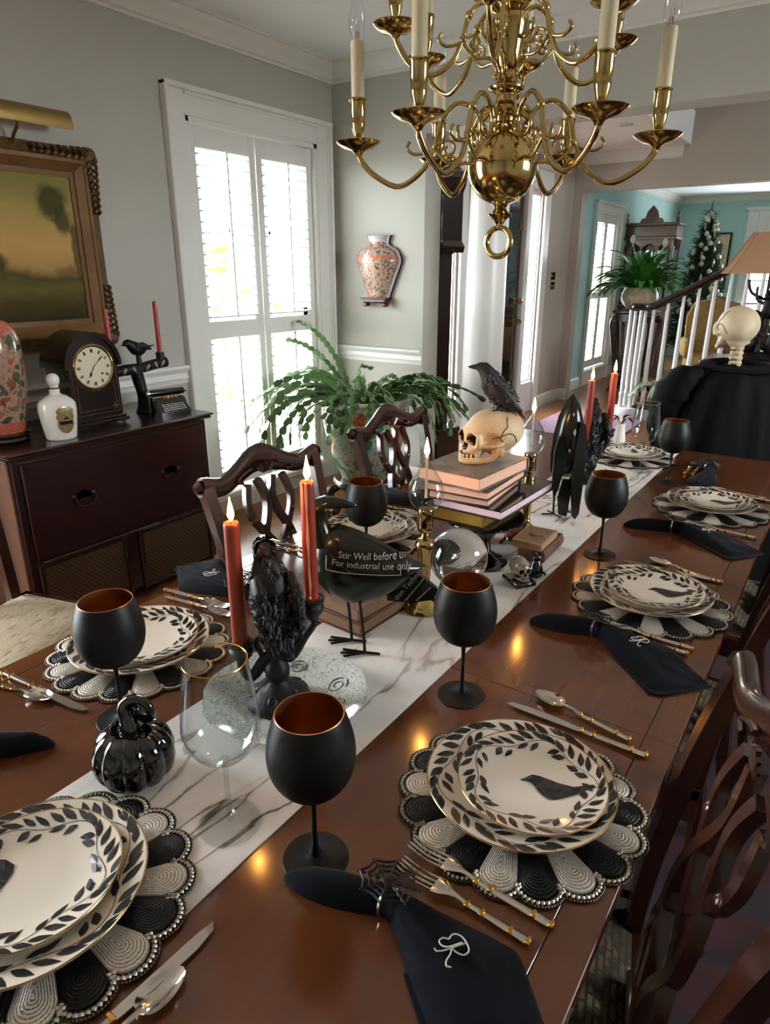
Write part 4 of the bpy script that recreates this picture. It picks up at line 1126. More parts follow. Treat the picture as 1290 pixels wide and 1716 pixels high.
def napkin(x, y, rz, n_label, r_label, seed, mono=True, flare=1.0, scale=1.0):
    t = thing('napkin', n_label, 'napkin', (x, y, TZ+.0004), rz, 'dark navy napkins in web rings')
    napkin_geo(seed, flare).obj('cloth', M['linen'], t, True, 70)
    if mono: monogram(t, .098, -.024, .0305, -.45, .036)
    t.scale = (scale,)*3
    web_ring(x, y, TZ+.0006, rz, r_label)
napkin(-.335, .499, math.radians(0), 'dark navy napkin with silver monogram nearest the camera', 'black spider web napkin ring nearest the camera', 1)
napkin(-.340, 1.280, math.radians(-4), 'dark navy napkin with silver monogram beside the middle plate stack', 'black spider web napkin ring by the middle plate stack', 2)
napkin(-.345, 2.0, math.radians(2), 'dark navy napkin beside the farthest plate stack on the picture right', 'black spider web napkin ring by the farthest right plate stack', 3)
napkin(-1.04, .345, math.radians(207), 'dark navy napkin tip at the left edge of the photo', 'black spider web napkin ring at the left edge of the photo', 4, False)
napkin(-1.085, .985, math.radians(190), 'dark navy folded napkin behind the left orange candle', 'black spider web napkin ring behind the raven candlestick', 5, True, 1.0)
napkin(-1.055, 1.775, math.radians(186), 'dark navy napkin behind the oil lamp with pink book reflections', 'black spider web napkin ring behind the nearer oil lamp', 6, False, .8)
napkin(-.365, 2.72, math.radians(-80), 'dark navy napkin at the far head before the skeleton', 'black spider web napkin ring at the far head', 7, False, .6)
# ------------------------------------------------------------------ candles
def flame(parent, x, y, z, s=1.0, power=1.2):
    pr = bez([(.0012, 0), (.0052, .008), (.0056, .014), (.0036, .025), (.0012, .036), (.0002, .042)], 4)
    G().lathe([(r*s, h*s) for r, h in pr], 12).obj('flame', M['flame'], parent, True, 80, label='bright candle flame', loc=(x, y, z))
def wax_mat(name, top):
    """rust wax that lets the flame glow through its top"""
    m, nt, b = new_mat(name)
    v = coords(nt); n = noisetex(nt, v, 9)
    nt.links.new(ramp(nt, n.outputs['Fac'], [(.3, '8a301a'), (.7, '7c2915')]), b.inputs['Base Color'])
    b.inputs['Roughness'].default_value = .36
    b.inputs['Subsurface Weight'].default_value = .25; b.inputs['Subsurface Radius'].default_value = (.02, .008, .004); b.inputs['Subsurface Scale'].default_value = .4
    return m
M['wax_sss'] = wax_mat('rust_candle_wax', 0)
def taper(x, y, z, h, r, label, lit=True, drips=0, mat=None, power=1.2, lean=(0, 0)):
    t = thing('taper_candle', label, 'candle', (x, y, z), group='orange taper candles', rot=(lean[0], lean[1], 0))
    pr = [(r*.92, 0), (r*1.06, .004), (r*1.08, .012), (r*.98, .018), (r, .03), (r*.97, h*.5), (r*.93, h-.006), (r*.9, h-.001), (r*.84, h)]
    G().lathe(pr+[(r*.75, h-.003), (r*.3, h-.0045), (0, h-.0045)], 22, capt=False).obj('wax', mat or M['wax_sss'], t)
    G().tube([(0, 0, h-.005), (.0006, 0, h+.002), (.001, .0005, h+.007)], .0009, 5).obj('wick', M['rod'], t)
    for k in range(drips):
        a = -1.0+k*.9; g = G(); ln = h*(.93 if k == 0 else .3)
        pts = [((r*.99)*math.cos(a+.03*math.sin(q*3)), (r*.99)*math.sin(a+.03*math.sin(q*3)), h-ln*q/8) for q in range(9)]
        g.tube(pts, [.0016+.0008*math.sin(q*2.1) for q in range(9)], 6).ball(pts[-1], .003, 8, 6).obj('wax_drip', P('pale_wax_drip', 'd98a6a', .35), t)
    if lit: flame(t, .001, 0, h+.003, .95, power)
    return t

# ------------------------------------------------------------------ birds
def loft(rows, n=16):
    """rows: (x, z, half width y, half height)"""
    g = G(); v = []; f = []
    for k, (x, z, a, b) in enumerate(rows):
        x0, z0 = rows[max(k-1, 0)][:2]; x1, z1 = rows[min(k+1, len(rows)-1)][:2]
        d = Vector((x1-x0, 0, z1-z0)).normalized(); u = Vector((-d.z, 0, d.x))
        for i in range(n):
            t = 2*PI*i/n; v.append(Vector((x, 0, z))+Vector((0, 1, 0))*(a*math.cos(t))+u*(b*math.sin(t)))
    for k in range(len(rows)-1):
        for i in range(n): j = (i+1) % n; f.append((k*n+i, k*n+j, k*n+n+j, k*n+n+i))
    f += [tuple(range(n))[::-1], tuple((len(rows)-1)*n+i for i in range(n))]
    return g.add(v, f)
def feathers(rows, n=220, seed=2, s=.011):
    """overlapping feather scales on the upper surface of a loft"""
    random.seed(seed); g = G()
    for k in range(n):
        q = random.uniform(1.2, len(rows)-2.2); i = int(q); fr = q-i
        x, z, a, b = [rows[i][j]*(1-fr)+rows[i+1][j]*fr for j in range(4)]
        d = Vector((rows[i+1][0]-rows[i][0], 0, rows[i+1][1]-rows[i][1])).normalized(); u = Vector((-d.z, 0, d.x))
        t = random.uniform(0, 2*PI); nrm = (Vector((0, 1, 0))*math.cos(t)*b+u*math.sin(t)*a).normalized()
        p = Vector((x, 0, z))+Vector((0, 1, 0))*(a*math.cos(t))+u*(b*math.sin(t))
        sd = d.cross(nrm).normalized(); L = s*random.uniform(.8, 1.2)
        g.add([p+nrm*.0004, p+d*(L*.5)+sd*(L*.42)+nrm*.0010, p+d*(L*1.1)+nrm*.0040, p+d*(L*.5)-sd*(L*.42)+nrm*.0010, p+d*(L*.5)+nrm*.0046], [(0, 1, 4), (1, 2, 4), (2, 3, 4), (3, 0, 4)])
    return g

# ------------------------------------------------------------------ ruffled dish and raven candelabra
def dish():
    prof = [(0, .006), (.06, .006), (.085, .010), (.12, .022), (.148, .030), (.152, .0305), (.150, .028), (.118, .018), (.08, .005), (.06, 0), (0, 0)]
    def wob(a, k, r, z):
        s = 1+.03*abs(math.sin(4*a))*(r > .1)+.006*math.sin(24*a)*(r > .13); return r*s, z
    o = G().lathe(prof, 72, wob=wob).obj('scalloped_dish', M['dish'], None, True, 50)
    o.location = (-.705, .728, TZ+.003); o.scale = (.92, .92, 1)
    tag(o, 'pale scalloped dish with grey scrollwork under the near raven', 'dish')
    g = G()
    for cx, cy, s in ((.055, .085, .022), (.09, .04, .016), (-.05, .09, .018)):
        pts = [(cx+s*(1-t/14)*math.cos(t), cy+s*(1-t/14)*math.sin(t), .0075+max(0, (math.hypot(cx+s*(1-t/14)*math.cos(t), cy+s*(1-t/14)*math.sin(t))-.085)*.34)+.0028) for t in [i*.45 for i in range(26)]]
        g.tube(pts, .0009, 4)
    g.obj('scroll_print', M['ink'], o)
dish()
RAV = [(.115, .250, .001, .001), (.108, .253, .006, .005), (.098, .258, .010, .009), (.088, .266, .0145, .014), (.076, .268, .016, .017), (.064, .258, .017, .019), (.052, .236, .023, .023), (.040, .205, .031, .030), (.026, .168, .036, .034), (.012, .132, .035, .031), (.0, .100, .027, .023), (-.012, .074, .019, .014), (-.026, .046, .015, .008), (-.04, .016, .013, .005), (-.046, .004, .008, .003)]
def raven_candelabra(x, y, z, rz, label, arms, h=1.0):
    t = thing('raven_candelabra', label, 'candlestick', (x, y, z), rz, 'black raven candelabra')
    def wob(a, k, r, zz): return r*(1+.05*math.sin(7*a+zz*300)), zz
    G().lathe([(.052, 0), (.056, .006), (.055, .014), (.046, .022), (.034, .030), (.022, .038), (.016, .046), (.020, .054), (.022, .064), (.019, .076), (.012, .086), (.010, .098)], 30, wob=wob).obj('base', M['resin'], t)
    for k in range(5):
        a = 2*PI*k/5
        pts = [((.040+.010*(1-q/20)*math.cos(q*.5))*math.cos(a+.22*(1-q/20)*math.sin(q*.5)), (.040+.010*(1-q/20)*math.cos(q*.5))*math.sin(a+.22*(1-q/20)*math.sin(q*.5)), .030-.010*((.040+.010*math.cos(q*.5))-.030)/.02) for q in range(18)]
        G().tube(pts, .0026, 5).obj('base_scroll', M['resin'], t)
    # trunk of twisted branch
    G().tube(bez([(0, 0, .09), (.006, .004, .11), (-.004, -.003, .13), (.0, .0, .15)], 4), [.013, .012, .012, .013, .014, .013, .012, .012, .013, .014, .013, .012, .012], 10).obj('stem', M['resin'], t)
    for (ax, ay, az, bx) in arms:
        d = Vector((ax, ay, 0)); e = Vector((ax, ay, az))
        pts = bez([(0, 0, .10), (d.x*.35, d.y*.35, min(.082, az-.03)), (d.x*.75, d.y*.75, az-.065), (d.x, d.y, az-.045), (d.x, d.y, az-.028)], 4)
        am = G().tube(pts, [.011-.003*i/len(pts) for i in range(len(pts))], 8).tube(bez([(d.x*.4, d.y*.4, .09), (d.x*.55, d.y*.55, .112), (d.x*.45, d.y*.45, .125), (d.x*.3, d.y*.3, .115)], 3), .005, 6).obj('arm', M['resin'], t)
        G().lathe([(.010, -.034), (.013, -.028), (.019, -.022), (.021, -.012), (.017, -.006), (.022, -.002), (.023, .004), (.019, .006), (.0145, .004), (.0145, -.006), (0, -.006)], 20, T(ax, ay, az), capb=True, capt=False).obj('candle_cup', M['resin'], am)
    rz0 = .108
    R_ = [((px-.03)*.62+.005, pz*h*.62+rz0-.004, a*1.02, b*.92) for px, pz, a, b in RAV]
    b = loft(R_).obj('raven_body', M['resin'], t, True, 60)
    feathers(R_, 620, 4, .013).obj('feathers', M['resin'], b, False, kind='stuff')
    for s in (-1, 1):
        rows = [(.028, .205, .008, .016), (.016, .185, .011, .026), (.0, .155, .011, .030), (-.016, .118, .009, .024), (-.032, .080, .006, .013), (-.045, .055, .002, .004)]
        W_ = [((px-.03)*.62+.000, pz*h*.66+rz0-.006, a*.9, bb*.86) for px, pz, a, bb in rows]
        w = G().merge(loft(W_, 12), T(0, s*.029, 0)).obj('wing', M['resin'], t, True, 60)
        G().merge(feathers(W_, 150, 6+s, .012), T(0, s*.029, 0)).obj('feathers', M['resin'], w, False, kind='stuff')
    G().tube([(.002, .014, rz0+.05), (.004, .014, rz0+.02)], .004, 6).tube([(.002, -.014, rz0+.05), (.004, -.014, rz0+.02)], .004, 6).obj('leg', M['resin'], t)
    return t
# near one: seen from behind, arms to the picture left and right
HDG = math.radians(34.305)
def world_from_img(dx, dy):
    """offset (image-right, away) on the floor plane -> world x, y"""
    return dx*math.cos(HDG)-dy*math.sin(HDG), dx*math.sin(HDG)+dy*math.cos(HDG)
def cand_local(rz, wx, wy): return (wx*math.cos(rz)+wy*math.sin(rz), -wx*math.sin(rz)+wy*math.cos(rz))
rz1 = HDG+PI/2+.5
cz = TZ+.0095; cxy = (-.717, .722)
o1 = (-.0535, -.029); o2 = (.030, .062)
raven_candelabra(cxy[0], cxy[1], cz, rz1, 'black feathered raven candelabra standing in the scalloped dish', [(*cand_local(rz1, *o1), .112, 0), (*cand_local(rz1, *o2), .180, 0)], 1.04)
taper(cxy[0]+o1[0], cxy[1]+o1[1], cz+.106, .226, .0135, 'tall lit rust orange candle on the picture left of the near raven', power=1.6)
taper(cxy[0]+o2[0], cxy[1]+o2[1], cz+.174, .218, .0125, 'tall lit rust orange candle with wax drip beside the tin crow', drips=1, power=1.6)
rz2 = HDG+PI/2+.25
cx2 = (-.705, 2.335)
q1 = (-.008, -.052); q2 = (.038, .042)
raven_candelabra(cx2[0], cx2[1], TZ+.004, rz2, 'black raven candelabra at the far end of the runner', [(*cand_local(rz2, *q1), .158, 0), (*cand_local(rz2, *q2), .185, 0)], 1.06)
taper(cx2[0]+q1[0], cx2[1]+q1[1], TZ+.156, .215, .0125, 'lit orange candle in front of the far raven', power=1.3, mat=M['wax_sss'])
taper(cx2[0]+q2[0], cx2[1]+q2[1], TZ+.183, .205, .0125, 'lit orange candle behind the far raven', power=1.3)

# ------------------------------------------------------------------ black glass pumpkin
def pumpkin():
    t = thing('glass_pumpkin', 'glossy black glass pumpkin with curled stem on the runner', 'pumpkin', (-.772, .470, TZ+.003), .3)
    pr = bez([(.0, .010), (.018, .004), (.035, .001), (.052, .012), (.060, .038), (.055, .064), (.040, .082), (.022, .086), (.008, .080)], 3)
    def wob(a, k, r, z): return r*(1-.11*(1-abs(math.sin(5*a))**.6)), z
    G().lathe(pr, 90, wob=wob).obj('body', M['gloss_black'], t, True, 70)
    pts = [(0, 0, .076), (-.004, .002, .092), (-.006, .004, .105)]
    for i in range(15):
        a = PI-.2-i*.44; rr = .0215-.0004*i; pts.append((.012+rr*math.cos(a), .004+.0012*i, .112+rr*math.sin(a)))
    pts = bez(pts, 3); n = len(pts)
    G().tube(pts, [max(.0062, .014-.020*i/n) for i in range(n)], 10).obj('curled_stem', M['gloss_black'], t)
pumpkin()

# ------------------------------------------------------------------ tin crow made of black cans, with printed lettering
def lens_body(outline, c, thick, rings=7):
    """pillow solid: outline in (u, w) plane, swelling to +-thick"""
    g = G(); n = len(outline); v = []; f = []
    for side in (-1, 1):
        b = len(v)
        for k in range(rings):
            s = 1-k/rings; y = side*thick*math.sqrt(max(0, 1-s*s))
            v += [(c[0]+(u-c[0])*s, y, c[1]+(w-c[1])*s) for u, w in outline]
        v.append((c[0], side*thick, c[1]))
        for k in range(rings-1):
            for i in range(n):
                j = (i+1) % n; q = (b+k*n+i, b+k*n+j, b+k*n+n+j, b+k*n+n+i); f.append(q if side < 0 else q[::-1])
        for i in range(n):
            j = (i+1) % n; q = (b+(rings-1)*n+i, b+(rings-1)*n+j, b+rings*n); f.append(q if side < 0 else q[::-1])
    return g.add(v, f)
def lens_y(outline, c, thick, u, w):
    """surface depth of a lens_body at (u, w): radial fraction by ray to the outline"""
    du, dw = u-c[0], w-c[1]; best = 1.0; n = len(outline)
    for i in range(n):
        a = outline[i]; b = outline[(i+1) % n]
        ex, ey = b[0]-a[0], b[1]-a[1]; det = du*(-ey)+dw*ex
        if abs(det) < 1e-12: continue
        ax, ay = a[0]-c[0], a[1]-c[1]
        tt = (ax*(-ey)+ay*ex)/det; ss = (du*ay-dw*ax)/det
        if tt > 0 and -1e-6 <= ss <= 1+1e-6: best = min(1.0, 1/tt) if tt >= 1 else 1.0
    return thick*math.sqrt(max(0, 1-best*best))
def text_geo(s, size, align='LEFT'):
    cu = bpy.data.curves.new('lettering', 'FONT'); cu.body = s; cu.size = size; cu.align_x = align; cu.resolution_u = 3
    ob = bpy.data.objects.new('lettering', cu); COL.objects.link(ob)
    dg = bpy.context.evaluated_depsgraph_get(); me = bpy.data.meshes.new_from_object(ob.evaluated_get(dg))
    g = G().add([tuple(v.co) for v in me.vertices], [tuple(p.vertices) for p in me.polygons])
    bpy.data.objects.remove(ob); bpy.data.curves.remove(cu); bpy.data.meshes.remove(me)
    return g
M['letter'] = P('worn_white_lettering', '8f8d80', .55)
def tin_crow():
    t = thing('tin_crow', 'black tin crow with white printed lettering, standing on rod legs', 'crow figure', (-.700, .955, TZ+.003), HDG)
    K = 1/866.; ox, oz = 612, 1100
    def pt(px, py): return ((px-ox)*K, (oz-py)*K*1.03)
    O = [pt(*p) for p in ((529, 900), (523, 925), (524, 950), (534, 976), (552, 996), (580, 1010), (610, 1012), (645, 1003), (675, 984), (700, 960), (714, 944), (695, 934), (660, 915), (625, 893), (595, 880), (570, 873), (548, 876))]
    C0 = pt(595, 945); TH = .048
    b = lens_body(O, C0, TH).obj('body', M['tin'], t, True, 70)
    # neck, head and long beak turned back over the body
    rows = bez([pt(548, 905)+(.030, .024), pt(541, 880)+(.024, .020), pt(538, 860)+(.021, .018), pt(543, 845)+(.022, .018), pt(556, 838)+(.019, .014)], 3)
    loft([r for r in rows]).obj('head', M['tin'], t, True, 70)
    loft([pt(548, 840)+(.018, .014), pt(562, 838)+(.014, .0115), pt(580, 840)+(.009, .009), pt(597, 843)+(.004, .004), pt(602, 844)+(.001, .001)]).obj('beak', M['tin'], t, True, 70)
    # wing sheet edge and tail of bent tin
    Wg = [pt(*p) for p in ((556, 872), (600, 884), (650, 910), (716, 944), (690, 950), (640, 948), (590, 940), (560, 915))]
    wg = G()
    wv = [(u, -lens_y(O, C0, TH, u, w)-.0022, w) for u, w in Wg]; wg.add(wv+[(x, y-.0012, z) for x, y, z in wv], [tuple(range(8)), tuple(range(15, 7, -1))]+[((i+1) % 8, i, i+8, (i+1) % 8+8) for i in range(8)])
    wg.obj('wing_sheet', M['tin'], t, False)
    tl = [pt(*p) for p in ((650, 1003), (668, 980), (700, 955), (735, 985), (728, 1002), (690, 1008))]
    TI = G().prism(tl[::-1], -.012, .004).obj('tail', M['tin'], t, False)
    # lettering
    def onbody(g, px, py, ang=0.0, lift=.0052, kx=1.0):
        c, s = math.cos(ang), math.sin(ang); u0, w0 = pt(px, py); out = []
        for x, y, z in g.v:
            u = u0+x*c-y*s; w = w0+x*s+y*c; out.append((u, -lens_y(O, C0, TH, u, w)-lift, w))
        return G().add(out, g.f)
    sl = -.115
    onbody(text_geo('Stir Well before use', .0165), 572, 914, sl).obj('lettering', M['letter'], b, False, label='white print reading Stir Well before use')
    onbody(text_geo('For industrial use only', .0165), 561, 926, sl).obj('lettering', M['letter'], b, False, label='white print reading For industrial use only')
    fr = G()
    for a, c in (((553, 913), (552, 936)), ((552, 936), (672, 946)), ((672, 946), (671, 931))):
        A = pt(*a); B = pt(*c); P_ = []
        for q in range(9):
            u = A[0]+(B[0]-A[0])*q/8; w = A[1]+(B[1]-A[1])*q/8; P_.append((u, -lens_y(O, C0, TH, u, w)-.0052, w))
        fr.tube(P_, .0007, 4)
    fr.obj('label_border', M['letter'], b, False)
    tx = text_geo('tion Technolo', .0150); g = G()
    u0, w0 = pt(667, 1003); a = math.radians(52); c, s = math.cos(a), math.sin(a)
    g.add([(u0+x*c-y*s, -.0126, w0+x*s+y*c) for x, y, z in tx.v], tx.f).obj('lettering', M['letter'], TI, False, label='white print reading tion Technolo')
    for k in (1, 2):
        A = pt(681+18*(k-1), 1003); B = pt(711+12*(k-1), 963+16*(k-1)); G().tube([(A[0], -.0126, A[1]), (B[0], -.0126, B[1])], .0010, 4).obj('stripe', M['letter'], TI, False)
    tx = text_geo('pou', .010, 'LEFT'); u0, w0 = pt(551, 846)
    G().add([(u0+x, -.0196, w0+y) for x, y, z in tx.v], tx.f).obj('lettering', M['letter'], b, False)
    # rod legs with splayed toes
    for dy, du in ((-.018, 0), (.03, -.028)):
        tp = pt(604, 1008); g = G().tube(bez([(tp[0]+du, dy, tp[1]+.01), (tp[0]+.006+du, dy, tp[1]-.05), (du, dy, .004)], 4), .0032, 7)
        for ex, ey in ((-.044, .012), (-.042, -.014), (.030, -.006), (-.048, -.001)):
            g.tube([(du+.002, dy, .0035), (du+ex, dy+ey, .0035)], .0026, 6)
        g.obj('leg', M['rod'], t)
tin_crow()

# upright tin bird seen from its back
def tin_bird():
    t = thing('tin_bird', 'upright dark tin bird seen from behind, next to the far goblet', 'bird figure', (-.658, 1.945, TZ+.003), HDG)
    K = 1/555.; ox, oz = 957, 868
    def pt(px, py): return ((px-ox)*K, (oz-py)*K)
    O = [pt(*p) for p in ((957, 658), (946, 672), (936, 695), (930, 725), (928, 760), (930, 790), (938, 800), (950, 800), (962, 800), (972, 795), (979, 770), (981, 740), (978, 705), (970, 678))]
    lens_body(O, pt(956, 740), .045).obj('body', M['tin'], t, True, 70)
    for s, pts_ in ((-1, ((934, 722), (928, 750), (928, 790), (933, 835), (940, 812), (950, 760), (942, 735))), (1, ((966, 700), (962, 740), (960, 800), (966, 862), (972, 868), (978, 858), (980, 800), (980, 740), (975, 705)))):
        o_ = [pt(*p) for p in pts_]
        G().prism(o_, -.046, -.036).obj('wing', M['tin'], t, False)
    G().prism([pt(*p) for p in ((948, 800), (942, 830), (946, 862), (960, 866), (966, 800))], -.03, -.022, RX(0)).obj('tail', M['tin'], t, False)
    G().tube([pt(938, 800)[:1]+(0,)+pt(938, 800)[1:], (-.028, .0, .004)], .0032, 6).tube([(-.028, 0, .003), (-.066, -.004, .003)], .0024, 6).tube([(-.028, 0, .003), (-.014, -.03, .003)], .0024, 6).tube([(-.028, 0, .003), (-.04, .03, .003)], .0024, 6).obj('leg', M['rod'], t)
    G().tube([(.02, .02, .13), (.02, .02, .004)], .0032, 6).tube([(.02, .02, .003), (.05, .0, .003)], .0024, 6).tube([(.02, .02, .003), (0, .045, .003)], .0024, 6).obj('leg', M['rod'], t)
    g = G()
    for (px, py, s) in ((955, 690, .008), (958, 718, .012), (952, 748, .007)):
        u, w = pt(px, py); yy = -lens_y(O, pt(956, 740), .045, u, w)-.001
        g.add([(u-s*.4, yy, w), (u, yy, w+s), (u+s*.4, yy, w+s*.2), (u+.1*s, yy, w-s)], [(0, 1, 2, 3)][::-1])
    g.obj('paint_chip', M['letter'], t, False)
tin_bird()

# ------------------------------------------------------------------ books
def book(x, y, z, w, d, h, rz, label, cover, pages='book_pages', group='stacked books', spine='-x', round_=True):
    """w along local x (fore-edge side at +... spine given), d along local y, lying flat"""
    t = thing('book', label, 'book', (x, y, z), rz, group)
    cm = cover if not isinstance(cover, str) else P('cover_'+cover, cover, .45, bscale=120, bstr=.15)
    ct = min(.003, h*.12)
    G().cbox((-w/2, -d/2, 0), (w/2, d/2, ct), .0008).obj('back_cover', cm, t)
    G().cbox((-w/2, -d/2, h-ct), (w/2, d/2, h), .0008).obj('front_cover', cm, t)
    i = .004
    lo, hi = [-w/2+i, -d/2+i], [w/2-i, d/2-i]
    if spine == '-x': lo[0] = -w/2+.002
    if spine == '+y': hi[1] = d/2-.002
    if spine == '+x': hi[0] = w/2-.002
    pm = M[pages] if pages in M else M['pages']
    G().cbox((lo[0], lo[1], ct), (hi[0], hi[1], h-ct), .0015).obj('pages', pm, t, False)
    g = G(); n = 8
    if spine == '-x':
        sec = [(-w/2-(.006 if round_ else .001)*math.sin(PI*k/n), h*k/n) for k in range(n+1)]
        g.prism([(-w/2+.003, 0)]+sec+[(-w/2+.003, h)], -d/2, d/2)
    elif spine == '+x':
        sec = [(w/2+(.006 if round_ else .001)*math.sin(PI*k/n), h*k/n) for k in range(n+1)]
        g.prism(([(w/2-.003, 0)]+sec+[(w/2-.003, h)])[::-1], -d/2, d/2)
    else:
        sec = [(d/2+(.006 if round_ else .001)*math.sin(PI*k/n), h*k/n) for k in range(n+1)]
        g.prism(([(d/2-.003, 0)]+sec+[(d/2-.003, h)])[::-1], -w/2, w/2, RZ(PI/2) @ S(1, 1, 1))
    g.obj('spine', cm, t)
    return t
M['pages_pink'] = P('pink_tinted_pages', 'e6b49a', .85, bscale=300, bstr=.3)
M['pages_gilt'] = P('gilt_page_edge', 'b38f3e', .32, .75, bscale=260, bstr=.3)
M['old_pages'] = P('browned_pages', '6e5238', .85, bscale=300, bstr=.4)
M['pages_lilac'] = P('lilac_page_edge', 'd8bfc8', .85)
M['old_leather'] = P('worn_brown_leather', '4a2c1d', .6, var='6b452d', vscale=16, bscale=60, bstr=.4)
M['print_cover'] = P('lettered_book_jacket', '3d3430', .4, var='8d7b6b', vscale=22)
# cake stand
ck = thing('cake_stand', 'black cake stand carrying the stack of books', 'cake stand', (-.700, 1.475, TZ+.003))
G().lathe([(.062, 0), (.066, .006), (.058, .014), (.036, .022), (.022, .034), (.018, .060), (.020, .085), (.032, .105), (.05, .113)], 32).obj('pedestal', M['gloss_black'], ck)
G().lathe([(.05, .113), (.098, .118), (.104, .124), (.104, .1275), (.098, .1285), (0, .1275)], 44).obj('plate', M['gloss_black'], ck)
zb = TZ+.003+.1290
bx, by = -.725, 1.475
book(bx-.012, by+.028, zb, .165, .245, .040, 0, 'thick black book with gilt page edges on the cake stand', '120c0a', 'pages_gilt', spine='+y'); zb += .0402
book(-.692, 1.512, zb, .192, .300, .024, math.radians(-2), 'large black book with lilac page edges under the novels', P('black_gloss_cover', '0d0b0b', .12, coat=.5), 'pages_lilac', spine='+y', round_=False); zb += .0242
book(-.727, 1.470, zb, .160, .225, .022, math.radians(5), 'novel at the bottom of the three pale books', '2a2524', 'pages_pink', spine='+y'); zb += .0222
book(-.720, 1.462, zb, .168, .235, .022, math.radians(2), 'novel in the middle of the three pale books', '34302c', 'pages_pink', spine='+y'); zb += .0222
book(-.727, 1.458, zb, .176, .240, .034, math.radians(-4), 'top novel with illustrated jacket under the skull', M['print_cover'], 'pages_pink', spine='+y'); zb += .0342
# two old books under the crow's tail
book(-.793, 1.075, TZ+.003, .130, .175, .030, math.radians(-3), 'worn brown antique book, lower one behind the tin crow legs', M['old_leather'], 'old_pages', spine='-x', group='antique books')
book(-.788, 1.072, TZ+.0335, .118, .165, .032, math.radians(-6), 'worn brown antique book, upper one under the tin crow', M['old_leather'], 'old_pages', spine='-x', group='antique books')

